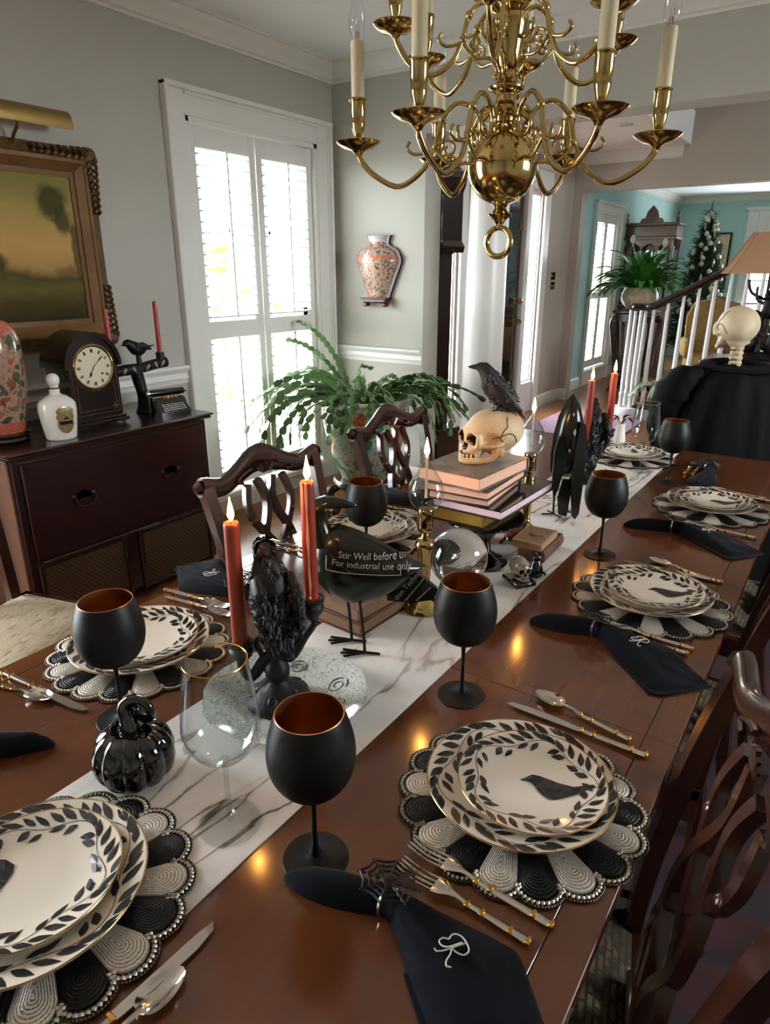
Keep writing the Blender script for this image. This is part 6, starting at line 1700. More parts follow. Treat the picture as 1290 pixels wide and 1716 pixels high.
# ------------------------------------------------------------------ bird on a branch candle holder
bh = thing('branch_candle_holder', 'black branch candle holder with bird and white leaf marks', 'candle holder', (-2.835, 2.055, ST))
G().tube(bez([(0, .0, 0), (.0, .004, .05), (.006, -.004, .10), (.0, -.01, .15), (.0, -.02, .205)], 4), [.042, .038, .034, .031, .030, .029, .028, .027, .027, .027, .028, .029, .03, .03, .03, .03, .03][:17], 12).obj('trunk', M['resin'], bh)
G().tube(bez([(0, -.17, .205), (0, -.08, .212), (0, 0, .212), (0, .08, .222), (0, .155, .228)], 4), [.022, .023, .024, .025, .026, .026, .026, .026, .026, .025, .025, .025, .025, .025, .025, .026, .026], 12).obj('branch', M['resin'], bh)
for y, z in ((-.145, .245), (.128, .262)): G().lathe([(.02, -.03), (.021, .0), (.02, .016), (.0165, .016), (.0165, .004), (0, .004)], 16, T(0, y, z), capt=False).obj('candle_cup', M['resin'], bh)
for y, z, a in ((-.10, .208, .5), (-.045, .212, -.5), (.03, .216, .6), (.08, .222, -.4), (.118, .226, .7)):
    c, s = math.cos(a), math.sin(a); g = G()
    g.tube([(.0262, y-s*.018, z-c*.018), (.027, y+s*.018, z+c*.018)], .0011, 4)
    for q in (-.008, 0, .008):
        for sd in (-1, 1): g.tube([(.027, y+s*q, z+c*q), (.0265, y+s*(q+.007)+sd*c*.008, z+c*(q+.007)-sd*s*.008)], .0009, 4)
    g.obj('leaf_mark', M['thread'], bh)
RB = [(-.085, .325, .001, .001), (-.075, .327, .006, .005), (-.064, .332, .014, .014), (-.05, .335, .018, .019), (-.035, .325, .021, .024), (-.012, .308, .030, .032), (.012, .298, .028, .030), (.034, .300, .018, .018), (.052, .308, .010, .008), (.075, .312, .012, .004), (.095, .314, .010, .002)]
bd = G().merge(loft(RB), RZ(PI/2)).obj('bird', M['resin'], bh, True, 60)
w = loft([(-.02, .322, .004, .010), (.01, .318, .008, .020), (.035, .312, .006, .014), (.06, .300, .002, .005)], 10)
for s in (-1, 1): G().merge(w, RZ(PI/2) @ T(0, s*.026, 0)).obj('wing', M['resin'], bd, True, 60)
G().tube([(0, .0, .285), (0, .004, .232)], [.010, .014], 8).obj('bird_leg', M['resin'], bd)
taper(-2.835, 1.910, ST+.250, .245, .012, 'unlit red candle behind the mantel clock', False, mat=M['wax_red'])
taper(-2.835, 2.183, ST+.267, .250, .012, 'unlit red candle beside the window casing', False, mat=M['wax_red'])
# toy typewriter
ty = thing('typewriter_figurine', 'small black typewriter ornament at the sideboard corner', 'typewriter', (-2.715, 2.115, ST), math.radians(-12))
# front toward +x
G().prism([(-.05, 0), (.065, 0), (.065, .018), (.03, .045), (.012, .075), (-.05, .08)], -.075, .075).obj('body', M['gloss_black'], ty, False)
for r in range(4):
    for c in range(9):
        x = .058-.009*r; z = .024+.0072*r
        G().cbox((-.0035, -.0050, 0), (.0035, .0050, .004), .001, T(x, -.052+.013*c, z) @ RY(.65)).obj('key', M['silver'], ty)
G().tube([(-.02, -.085, .100), (-.02, .085, .100)], .017, 14).obj('platen', M['gloss_black'], ty)
for s in (-1, 1): G().tube([(-.02, s*.082, .100), (-.02, s*.100, .100)], .011, 12).obj('platen_knob', M['silver'], ty)
random.seed(5)
for k, c in enumerate(('b5473c', 'c9b34a', 'c96a7a', '7fa04a')):
    G().ball((.008, -.03+.02*k, .08), (.010, .010, .008), 8, 6).obj('flower', P('ornament_flower_'+c, c, .5), ty)

# ------------------------------------------------------------------ painting and picture light
pc = thing('framed_painting', 'landscape oil painting in carved gilt frame', 'painting', (LW, 0, 0))
PY1, PZ0, PZ1 = 2.02, 1.255, 1.885; PY0 = .92
G().box((.018, PY0, PZ0), (.024, PY1, PZ1)).obj('canvas', M['painting'], pc, False, label='dim landscape with leaning tree and river')
def frame_ring(d0, d1, x0, x1, nm, mat, mid=None):
    for nm2, pts in (('r', [(PY1+d0, PZ0-d0), (PY1+d1, PZ0-d1), (PY1+d1, PZ1+d1), (PY1+d0, PZ1+d0)]), ('t', [(PY0-d0, PZ1+d0), (PY1+d0, PZ1+d0), (PY1+d1, PZ1+d1), (PY0-d1, PZ1+d1)]), ('b', [(PY0-d1, PZ0-d1), (PY1+d1, PZ0-d1), (PY1+d0, PZ0-d0), (PY0-d0, PZ0-d0)]), ('l', [(PY0-d0, PZ0-d0), (PY0-d0, PZ1+d0), (PY0-d1, PZ1+d1), (PY0-d1, PZ0-d1)])):
        v = [(x0, y, z) for y, z in pts]+[(x1 if (mid is None or i in ((0, 3) if nm2 == 'r' else (0, 1) if nm2 == 't' else (2, 3) if nm2 == 'b' else (0, 1))) else mid, y, z) for i, (y, z) in enumerate(pts)]
        G().add(v, [(3, 2, 1, 0), (4, 5, 6, 7), (0, 1, 5, 4), (1, 2, 6, 5), (2, 3, 7, 6), (3, 0, 4, 7)]).obj(nm, mat, pc, False)
frame_ring(-.004, .018, .004, .032, 'inner_fillet', M['gilt'])
frame_ring(.018, .055, .004, .040, 'cove', M['gilt'], .058)
frame_ring(.055, .072, .004, .064, 'bead_moulding', M['gilt'])
frame_ring(.072, .125, .002, .060, 'outer_moulding', M['carved'], .030)
# carved acanthus at corners and along the edges
random.seed(21)
def acanthus(y, z, dy, dz, n, s0):
    g = G()
    for k in range(n):
        q = k/n; s = s0*(1-.55*q)
        cy, cz = y+dy*q, z+dz*q
        for sd in (-1, 1):
            px, pz = (dz, dy) if True else (0, 0); l = math.hypot(dy, dz); ux, uz = dy/l, dz/l; vx, vz = -uz*sd, ux*sd
            g.tube(bez([(.052, cy, cz), (.070, cy+(ux*.4+vx*.6)*s, cz+(uz*.4+vz*.6)*s), (.060, cy+(ux*1.0+vx*.9)*s, cz+(uz*1.0+vz*.9)*s), (.044, cy+(ux*1.2+vx*.45)*s, cz+(uz*1.2+vz*.45)*s)], 3), [.004, .007, .009, .010, .009, .008, .007, .006, .005, .003], 6)
    g.obj('acanthus_carving', M['carved'], pc)
cy, czt, czb = PY1+.096, PZ1+.096, PZ0-.096
acanthus(cy, czt, 0, -.26, 9, .030); acanthus(cy, czt, -.30, 0, 9, .028)
acanthus(cy, czb, 0, .26, 9, .032); acanthus(cy, czb, -.30, 0, 9, .028)
for z in (czt, czb): G().ball((.05, cy, z), (.03, .034, .034), 12, 8).obj('corner_boss', M['carved'], pc)
pl = thing('picture_light', 'satin brass picture light above the painting', 'picture light', (LW, 1.82, 2.0))
hs = [(.105*math.cos(a)*.52, .06*math.sin(a)) for a in [PI*k/14 for k in range(15)]]
G().prism([(x, z) for x, z in hs][::-1]+[(x*.9, z*.9) for x, z in hs], -.16, .16, T(.115, .0, .072) @ RX(0) @ RY(.35)).obj('hood', M['brass_satin'], pl, True, 30)
for s in (-1, 1): G().prism(hs[::-1], s*.16-.002, s*.16+.002, T(.115, 0, .072) @ RY(.35)).obj('hood_end', M['brass_satin'], pl, False)
G().tube(bez([(.03, -.05, -.02), (.06, -.05, .02), (.10, -.05, .05), (.115, -.05, .085)], 4), .007, 8).obj('arm', M['brass_satin'], pl)

# ------------------------------------------------------------------ wall vase
wv = thing('wall_vase', 'pink flowered half vase hung on the grey wall', 'vase', (-2.785, EW, 1.30), 0)
prof = [(r*.72, z) for r, z in bez([(.105, .0), (.112, .015), (.145, .08), (.205, .19), (.225, .245), (.19, .305), (.115, .335), (.10, .36), (.115, .395), (.13, .40)], 4)]
G().lathe(prof, 28, S(1, .75, 1), a0=PI, a1=2*PI).add([(r, -.001, z) for r, z in prof]+[(-r, -.001, z) for r, z in prof], [(i, i+len(prof), i+1+len(prof), i+1) for i in range(len(prof)-1)]).obj('body', M['wallvase'], wv)
G().add([(0, 0, .40)]+[(prof[-1][0]*math.cos(PI+PI*k/16), .75*prof[-1][0]*math.sin(PI+PI*k/16), .40) for k in range(17)], [(0, i+1, i+2) for i in range(16)]).obj('mouth', P('vase_inside', '33302c', .5), wv, False)
bkp = [(r*1.10+.004, z) for r, z in prof]
G().prism([(r+.010, z) for r, z in bkp]+[(-r+.010, z) for r, z in bkp[::-1]], -.022, -.001).obj('backboard', P('dark_red_backboard', '3a1414', .35), wv)
G().cbox((-.09, -.075, -.03), (.10, -.001, -.002), .008).cbox((-.105, -.082, -.008), (.112, -.001, .004), .004).obj('bracket', P('red_lacquer_bracket', '4a1c1c', .25), wv)
for x in (-.075, .08): G().cbox((x-.02, -.07, -.055), (x+.02, -.02, -.026), .008).obj('bracket_foot', P('red_lacquer_foot', '451a1a', .25), wv)

# ------------------------------------------------------------------ planter with cactus
px_, py_ = -2.44, 3.36
pst = thing('plant_stand', 'low dark wooden stand under the porcelain planter', 'stand', (px_, py_, 0))
G().lathe([(.15, .17), (.19, .18), (.21, .20), (.21, .222), (.20, .235)], 36).obj('top_ring', M['mahogany'], pst)
for k in range(5):
    a = 2*PI*k/5+.3; c, s = math.cos(a), math.sin(a)
    G().tube(bez([(c*.17, s*.17, .2), (c*.235, s*.235, .165), (c*.225, s*.225, .09), (c*.19, s*.19, .04), (c*.235, s*.235, .012)], 4), [.03, .032, .034, .034, .032, .028, .024, .021, .02, .02, .02, .02, .022, .025, .028, .026, .02], 8).obj('leg', M['mahogany'], pst)
pt_ = thing('porcelain_planter', 'large green and orange flowered porcelain planter in the corner', 'planter', (px_, py_, .2355))
G().lathe(bez([(.145, 0), (.155, .01), (.20, .12), (.245, .27), (.268, .40), (.27, .455), (.275, .485), (.285, .50)], 4)+[(.288, .508), (.283, .516), (.262, .512), (.252, .49), (.24, .44)], 48, capt=False).obj('bowl', M['planter'], pt_, True, 50)
G().lathe([(.288, .495), (.2935, .503), (.2935, .512), (.286, .519), (.262, .517)], 48, capb=False, capt=False).obj('rim', P('celadon_rim', 'c8cabb', .15, coat=.4), pt_)
G().lathe([(.246, .455), (.12, .475), (0, .48)], 30, capb=False).obj('soil', M['soil'], pt_)
cac = thing('christmas_cactus', 'leafy trailing cactus in the porcelain planter', 'plant', (px_, py_, .70))
seg = G(); sv = []; sf = []
so = [(0, 0), (.006, .004), (.0125, .0180), (.0105, .018), (.0145, .026), (.0115, .031), (.012, .037), (.004, .041), (0, .040)]
so = so+[(-x, z) for x, z in so[::-1][1:-1]]
seg.add([(x, .0018, z) for x, z in so]+[(x, -.0018, z) for x, z in so]+[(0, .0035, .02), (0, -.0035, .02)], [((i+1) % 16, i, 32) for i in range(16)]+[(16+i, 16+(i+1) % 16, 33) for i in range(16)]+[(i, (i+1) % 16, 16+(i+1) % 16, 16+i) for i in range(16)])
sgm = seg.mesh('leaf_segment'); sgm.materials.append(M['leaf'])
random.seed(33); parts = []; stems = G()
nb_ = 54
for b in range(nb_):
    az = 2*PI*b/nb_+random.uniform(-.12, .12); r0 = random.uniform(.05, .17)
    p = Vector((r0*math.cos(az), r0*math.sin(az), 0)); el = random.uniform(.5, 1.25); bend = random.uniform(.16, .30); n = random.randint(7, 11)
    if 2.6 < az < 3.9: n += 2
    path = [tuple(p)]; s = random.uniform(1.3, 1.6); curl = random.uniform(-.08, .08)
    for k in range(n):
        d = Vector((math.cos(el)*math.cos(az), math.cos(el)*math.sin(az), math.sin(el)))
        parts.append((p.copy(), d.copy(), s*random.uniform(.85, 1.1), random.uniform(0, PI), k))
        p = p+d*.041*s*.97; el -= bend*random.uniform(.7, 1.3); el = max(el, -1.35); az += curl; path.append(tuple(p))
        if k > 3 and random.random() < .25:
            a2 = az+random.choice((-.7, .7)); d2 = Vector((math.cos(el)*math.cos(a2), math.cos(el)*math.sin(a2), math.sin(el)))
            parts.append((p.copy(), d2, s*.9, random.uniform(0, PI), 9)); parts.append((p+d2*.037*s, d2, s*.8, random.uniform(0, PI), 9))
    stems.tube(path[:4], [.006, .005, .004, .003][:len(path[:4])], 6)
# long sprays toward the window, as in the photograph
for (az, el, n, bend) in ((math.radians(165), 1.15, 14, .075), (math.radians(172), 1.0, 13, .08), (math.radians(200), .6, 13, .11), (math.radians(215), .45, 13, .12), (math.radians(20), .75, 12, .12), (math.radians(-5), .7, 12, .12), (math.radians(185), .65, 15, .15), (math.radians(205), .75, 15, .17), (math.radians(222), .5, 14, .16), (math.radians(238), .7, 14, .18), (math.radians(190), .95, 14, .16), (math.radians(252), .6, 13, .18), (math.radians(35), .6, 13, .16), (math.radians(50), .8, 12, .17)):
    p = Vector((.12*math.cos(az), .12*math.sin(az), 0)); path = []
    for k in range(n):
        d = Vector((math.cos(el)*math.cos(az), math.cos(el)*math.sin(az), math.sin(el)))
        parts.append((p.copy(), d.copy(), 1.45, random.uniform(0, PI), 0)); path.append(tuple(p)); p = p+d*.056; el -= bend
    stems.tube(path[:4], [.006, .005, .004, .003], 6)
stems.obj('stems', M['stem'], cac)
rest = G(); parts.sort(key=lambda q: q[0].x*.56-q[0].y*.83-q[0].z*.3, reverse=True)
for i, (p, d, s, tw, k) in enumerate(parts):
    side = d.cross(Vector((0, 0, 1))); side = side.normalized() if side.length > .01 else Vector((1, 0, 0))
    up = side.cross(d).normalized()
    mx = Matrix((( side.x, up.x, d.x, p.x), (side.y, up.y, d.y, p.y), (side.z, up.z, d.z, p.z), (0, 0, 0, 1))) @ RZ(tw*.35) @ S(s, s, s*1.02)
    if i < 300:
        o = link('leaf_segment', sgm, cac, True, 50); o.matrix_local = mx
    else: rest.add(seg.v, seg.f, mx)
if rest.v: rest.obj('leaf_segments', M['leaf'], cac, True, 50, kind='stuff')
# ------------------------------------------------------------------ chandelier
CX, CY = -.677, 1.424
ch = thing('chandelier', 'polished brass two tier chandelier with cream candle sleeves', 'chandelier', (CX, CY, 0))
B = M['brass']
G().torus((0, 0, 1.537), .029, .0062, 32, 10, 'x', RZ(HDG+.9)).obj('ring', B, ch)
G().lathe([(.006, 1.560), (.010, 1.564), (.008, 1.572), (.013, 1.580), (.024, 1.588), (.026, 1.592), (.015, 1.598), (.012, 1.604), (.017, 1.612), (.019, 1.618), (.026, 1.622)], 28).obj('finial', B, ch)
G().ball((0, 0, 1.682), (.0715, .0715, .0725), 56, 36).obj('globe', B, ch)
G().lathe(bez([(.028, 1.742), (.034, 1.750), (.028, 1.758), (.020, 1.764), (.022, 1.775), (.030, 1.782), (.030, 1.790), (.022, 1.796), (.020, 1.812), (.033, 1.818), (.035, 1.826), (.026, 1.832), (.018, 1.840), (.016, 1.852), (.022, 1.862), (.030, 1.905), (.036, 1.935), (.034, 1.945), (.026, 1.952), (.034, 1.958), (.034, 1.966), (.024, 1.975), (.018, 1.99), (.03, 2.01), (.044, 2.05), (.034, 2.09), (.018, 2.12), (.03, 2.14), (.02, 2.17), (.012, 2.19), (.012, 2.24)], 2), 32).obj('stem', B, ch)
for k in range(9):
    z = 2.255+k*.052; G().torus((0, 0, z), .018, .004, 18, 8, 'x' if k % 2 else 'y', T(0, 0, z) @ S(1, 1, 1.6) @ T(0, 0, -z)).obj('chain_link', B, ch)
G().lathe([(.06, CZ-.001), (.055, CZ-.02), (.02, CZ-.035), (.008, CZ-.05)], 28).obj('canopy', B, ch)
def spiral(cx, cz, r0, a0, turns, n=22, sgn=1, shrink=.8):
    return [(cx+r0*(1-shrink*k/n)*math.cos(a0+sgn*turns*2*PI*k/n), 0, cz+r0*(1-shrink*k/n)*math.sin(a0+sgn*turns*2*PI*k/n)) for k in range(n+1)]
def arm_meshes(R, zp, zb, zs, sc):
    """R: pan radius, zp: pan height, zb: lowest point, zs: height of joint at stem"""
    g = G()
    main = bez([(R, 0, zp-.004), (R-.008*sc, 0, zp-.022*sc), (R-.04*sc, 0, zb+.022*sc), (R-.095*sc, 0, zb), (R-.15*sc, 0, zb+.035*sc), (R-.175*sc, 0, zb+.085*sc), (R-.190*sc, 0, zb+.135*sc), (R-.225*sc, 0, zb+.165*sc), (R-.262*sc, 0, zb+.150*sc), (R-.275*sc, 0, zb+.115*sc), (R-.255*sc, 0, zb+.088*sc), (R-.228*sc, 0, zb+.098*sc), (R-.226*sc, 0, zb+.122*sc)], 5)
    n = len(main); g.tube(main, [(.0068-.0026*k/n)*max(.85, sc) for k in range(n)], 10)
    g.tube(spiral(R-.205*sc, zb+.075*sc, .020*sc, .6, 1.15), .0032, 7)
    g.tube(bez([(R-.172*sc, 0, zb+.08*sc), (R-.16*sc, 0, zb+.07*sc), (R-.13*sc, 0, zb+.066*sc), (R-.112*sc, 0, zb+.078*sc), (R-.118*sc, 0, zb+.092*sc)], 4), .0034, 7)
    g.tube(bez([(R-.176*sc, 0, zb+.075*sc), (R-.21*sc, 0, zb+.045*sc), (R-.25*sc, 0, zb+.045*sc), (R-.27*sc, 0, zb+.02*sc), (R-.262*sc, 0, zb+.005*sc)], 4), .0034, 7)
    g.tube([(.012, 0, zs), (max(.02, R-.272*sc), 0, zb+.125*sc)], .006, 7)
    for a, b in ((R-.19*sc, zb+.135*sc), (R-.176*sc, zb+.082*sc)): g.ball((a, 0, b), (.0075, .0085, .009), 10, 8)
    pan = G().lathe([(.006, -.024*sc), (.010, -.016*sc), (.016, -.010), (.032, -.006), (.045, .002), (.049, .006), (.048, .0075), (.040, .005), (.018, .001), (.010, .004), (.007, .010), (.009, .016), (.0135, .030), (.0155, .042), (.0145, .046), (.0165, .058), (.0165, .078), (.0195, .083), (.0175, .086), (0, .086)], 30, S(sc**.5, sc**.5, 1))
    return g, pan
def bulb_geo(): return G().lathe(bez([(.008, 0), (.0135, .012), (.0165, .028), (.0135, .050), (.007, .070), (.002, .084), (.0003, .090)], 4), 20)
M['bulb'] = thin_glass('clear_bulb_glass')
sl_m = G().lathe([(.0135, .0), (.0138, .099), (.0125, .101), (.0, .101)], 22).mesh('candle_sleeve'); sl_m.materials.append(M['cream_sleeve'])
bu_m = bulb_geo().mesh('bulb'); bu_m.materials.append(M['bulb'])
fl_m = G().tube([(-.004, 0, .004), (-.003, 0, .028), (0, 0, .040), (.003, 0, .028), (.004, 0, .004)], .0006, 5).tube([(0, 0, 0), (0, 0, .016)], .003, 8).mesh('filament'); fl_m.materials.append(M['silver'])
for tier, (R, zp, zb_, zs, sc, a0) in enumerate(((.302, 1.716, 1.648, 1.80, .92, -8), (.228, 1.900, 1.838, 1.965, .76, 12))):
    ag, pg = arm_meshes(R, zp, zb_, zs, sc)
    am = ag.mesh('arm'); am.materials.append(B); pm = pg.mesh('drip_pan'); pm.materials.append(B)
    for k in range(6):
        az = HDG+math.radians(a0+60*k)
        a = link('arm', am, ch, True, 60); a.rotation_euler = (0, 0, az)
        p = link('drip_pan', pm, a, True, 40); p.location = (R, 0, zp+.012)
        s = link('candle_sleeve', sl_m, a, True, 40); s.location = (R, 0, zp+.098)
        b = link('bulb', bu_m, a, True, 60); b.location = (R, 0, zp+.1995)
        f = link('filament', fl_m, a); f.location = (R, 0, zp+.1995)
# small hooks around the globe shoulder
for k in range(6):
    az = HDG+math.radians(20+60*k); c, s = math.cos(az), math.sin(az)
    G().tube(bez([(c*.022, s*.022, 1.79), (c*.05, s*.05, 1.785), (c*.058, s*.058, 1.765), (c*.047, s*.047, 1.755)], 4), .003, 6).ball((c*.046, s*.046, 1.751), .006, 8, 6).obj('hook', B, ch)
# ------------------------------------------------------------------ grandfather clock behind the wall stub
gc = thing('grandfather_clock', 'tall dark grandfather clock beyond the wall corner', 'clock', (-2.675, 4.62, .0), math.radians(-20))
# face toward -x/-y side; local: width along x, front toward -y
G().cbox((-.17, -.11, 0), (.17, .12, .30), .008).cbox((-.19, -.125, .0), (.19, .13, .09), .008).cbox((-.185, -.12, .28), (.185, .125, .32), .008).obj('base', M['black_wood'], gc)
G().cbox((-.06, -.07, .32), (.075, .075, 1.62), .006).obj('waist', M['black_wood'], gc)
G().cbox((-.05, -.077, .42), (.06, -.069, 1.52), .004).obj('waist_door', M['black_wood'], gc)
for s in (-1, 1): G().lathe(bez([(.014, 1.64), (.02, 1.68), (.012, 1.75), (.017, 1.85), (.012, 1.95), (.018, 2.0)], 3), 12, T(s*.13, -.09, 0)).obj('hood_column', M['black_wood'], gc)
sw = [(-.16, 1.60), (.16, 1.60), (.175, 1.64), (.14, 1.68), (.14, 2.0), (.165, 2.04), (.175, 2.09), (.15, 2.13), (.11, 2.15), (.08, 2.20), (.03, 2.245), (0, 2.25), (-.03, 2.245), (-.08, 2.20), (-.11, 2.15), (-.15, 2.13), (-.175, 2.09), (-.165, 2.04), (-.14, 2.0), (-.14, 1.68), (-.175, 1.64)]
G().prism(sw, -.10, .10).obj('hood', M['black_wood'], gc, False)
dl2 = G().lathe([(0, 0), (.105, 0), (.105, -.003)], 32, T(0, -.104, 1.86) @ RX(PI/2)).obj('dial', P('white_enamel_dial', 'dcdad2', .3), gc)
for a, L in ((.8, .05), (2.2, .08)): G().tube([(0, -.109, 1.86), (L*math.sin(a), -.109, 1.86+L*math.cos(a))], .003, 5).obj('hand', M['ink'], dl2)
for s in (-1, 1): G().tube(spiral(s*.145, 1.62, .04, PI/2, .9, 16), .012, 7).obj('scroll_bracket', M['black_wood'], gc)

# ------------------------------------------------------------------ console with lamp behind the skeleton
co = thing('console_chest', 'brown wooden chest behind the skeleton', 'chest', (-.10, 5.75, 0))
G().cbox((-.80, -.24, .06), (.80, .24, .82), .006).obj('body', wood('console_wood', '4a2414', '5c301c', '6b3c24', 'x', .3, 6), co)
G().cbox((-.84, -.27, .82), (.84, .27, .858), .008).obj('top', wood('console_top_wood', '5a2f1a', '6b3a22', '7a472b', 'x', .25, 6), co)
for k in range(3):
    dr = G().cbox((-.76, -.252, .10+.24*k), (.76, -.238, .31+.24*k), .005).obj('drawer', M['mahogany'], co)
    for x in (-.4, .4): G().ball((x, -.262, .205+.24*k), .016, 10, 8).obj('knob', M['brass'], dr)
for x in (-.74, .74):
    for y in (-.18, .18): G().lathe([(.03, 0), (.04, .06)], 10, T(x, y, 0)).obj('foot', M['mahogany'], co)
lp = thing('monkey_table_lamp', 'table lamp with tan bell shade and dark figural base', 'lamp', (-.60, 5.75, .8585))
def sq_ring(w, z): return [(-w, -w, z), (w, -w, z), (w, w, z), (-w, w, z)]
shp = [(.29, .60), (.25, .66), (.205, .74), (.165, .82), (.135, .87)]
v = []; f = []
for w, z in shp:
    c = w*.8; v += [(-c, -w, z), (c, -w, z), (w, -c, z), (w, c, z), (c, w, z), (-c, w, z), (-w, c, z), (-w, -c, z)]
for k in range(len(shp)-1):
    for i in range(8): j = (i+1) % 8; f.append((k*8+i, k*8+j, k*8+8+j, k*8+8+i))
m0 = len(v); v += [(x*.985, y*.985, z) for x, y, z in v]; f += [tuple(q+m0 for q in r)[::-1] for r in f[:]]
G().add(v, f).obj('lamp_shade', M['shade'], lp, True, 25)
g = G()
for i in range(8): g.tube([v[k*8+i] for k in range(len(shp))], .004, 5)
g.obj('shade_seam', P('shade_braid', '9c7356', .8), lp)
dk = P('dark_bronze_figure', '14100d', .5, .3)
G().lathe([(.13, 0), (.14, .02), (.12, .045), (.06, .06)], 24).obj('base', dk, lp)
G().tube([(0, 0, .05), (0, 0, .9)], .012, 8).obj('pole', dk, lp)
G().ball((0, 0, .92), .028, 14, 10).obj('finial', dk, lp)
for sx, z0, sc in ((-.07, .06, 1.0), (.08, .06, .9), (.02, .30, .85)):
    q = G().tube(bez([(0, 0, .0), (.01*sc, -.02, .07*sc), (0, -.02, .14*sc)], 4), [.045*sc, .055*sc, .058*sc, .058*sc, .055*sc, .05*sc, .045*sc, .04*sc, .036*sc], 10)
    q.ball((0, -.03, .18*sc), (.04*sc, .042*sc, .042*sc), 12, 8).ball((0, -.068, .170*sc), (.022*sc, .02*sc, .018*sc), 10, 6)
    for s in (-1, 1):
        q.tube(bez([(s*.04*sc, -.02, .12*sc), (s*.09*sc, -.04, .15*sc), (s*.10*sc, -.03, .25*sc)], 4), .013*sc, 7)
        q.tube(bez([(s*.04*sc, -.02, .02*sc), (s*.08*sc, -.07, .05*sc), (s*.07*sc, -.08, .0)], 4), .016*sc, 7)
    q.obj('monkey_figure', dk, lp, loc=(sx, 0, z0))
G().tube(bez([(.0, .0, .45), (.08, -.02, .52), (.14, -.02, .60)], 4), .011, 7).tube(bez([(.0, 0, .42), (-.1, -.02, .47), (-.13, -.02, .56)], 4), .011, 7).obj('branch', dk, lp)
gb2 = G().cbox((-.07, -.07, 0), (.07, .07, .012), .003).obj('finial_block', P('pale_green_glass', 'cdd49a', .3), lp, loc=(-.03, 0, .872))

# ------------------------------------------------------------------ skeleton in black gown at the head of the table
sn = thing('skeleton_figure', 'seated skeleton decoration in a black gown seen from behind its skull', 'skeleton', (-.425, 3.42, 0), math.radians(126))
# local +x is the way it faces (toward the hall side of the room)
bone2 = P('pale_plastic_bone', 'cdbd9d', .5, var='b5a080', vscale=10, bscale=40, bstr=.2)
hd = bpy.data.objects.new('skull_head', None); COL.objects.link(hd); hd.parent = sn; hd.location = (.06, 0, 1.135)
skull(hd, .232, bone2, bone2, True, .026)
for k in range(6):
    z = 1.045+k*.022
    G().lathe([(.022, -.007), (.026, 0), (.022, .007)], 12, T(.02+.002*k, 0, z)).tube([(.02, -.028, z-.002), (.02, .028, z-.002)], [.007, .007], 6).tube([(.02, 0, z), (-.022, 0, z-.008)], [.008, .005], 6).obj('vertebra', bone2, sn)
def gown():
    rows = [(1.075, .085, .075), (1.07, .12, .10), (1.055, .17, .12), (1.02, .215, .145), (.96, .25, .165), (.86, .28, .185), (.74, .30, .20), (.60, .32, .22), (.40, .35, .25), (.15, .37, .28), (.015, .38, .30)]
    g = G(); n = 72; v = []; f = []
    for k, (z, a, b) in enumerate(rows):
        for i in range(n):
            t = 2*PI*i/n; fold = 1+(.045*math.sin(11*t+.6*k)+.03*math.sin(17*t+2))*min(1, k/4)
            v.append((b*math.cos(t)*fold-.01, a*math.sin(t)*fold, z+(.012*math.sin(3*t) if 0 < k < 4 else 0)))
    for k in range(len(rows)-1):
        for i in range(n): j = (i+1) % n; f.append((k*n+i, k*n+n+i, k*n+n+j, k*n+j))
    g.add(v, f+[tuple(range(n))]).obj('gown', M['dress'], sn, True, 80)
    for s in (-1, 1):
        pts = bez([(0, s*.15, 1.03), (.0, s*.235, 1.0), (.01, s*.275, .91), (.04, s*.285, .78), (.10, s*.26, .70)], 4)
        m = len(pts); g = G(); v = []; f = []
        G().tube(pts, [(.045+.045*math.sin(PI*min(1, i/(m-1)*1.15)))*(1+.10*math.sin(i*2.3)) for i in range(m)], 16).obj('puff_sleeve', M['dress'], sn, True, 80)
    cl = bez([(.11*math.cos(t), .13*math.sin(t), 1.075+.012*math.cos(t)) for t in [2*PI*k/16 for k in range(17)]], 2)
    G().tube(cl, [(.034, .014)]*len(cl), 8, up=(0, 0, 1)).obj('collar', M['dress'], sn)
gown()

# ------------------------------------------------------------------ garland at the foot of the stairs
gl = thing('fern_spray', 'pale green leafy spray at the stair foot behind the gown', 'plant', (-1.45, 6.98, 0))
G().lathe([(.10, 0), (.13, .16), (.14, .30), (.12, .30), (.11, .26)], 20, capt=False).obj('pot', P('dark_pot', '1d1a18', .5), gl)
random.seed(4)
for k in range(18):
    a = 2*PI*k/18+random.uniform(-.1, .1); L = random.uniform(.22, .38); c, s = math.cos(a), math.sin(a)
    pts = bez([(0, 0, .27), (c*L*.4, s*L*.4, .42), (c*L*.8, s*L*.8, .42), (c*L*1.1, s*L*1.1, .30)], 4)
    G().tube(pts, [(.004+.018*math.sin(PI*i/(len(pts)-1)), .003) for i in range(len(pts))], 6, up=(0, 0, 1)).obj('leaf', P('sage_leaf', '6f8468', .5) if k == 0 else bpy.data.materials['sage_leaf'], gl)

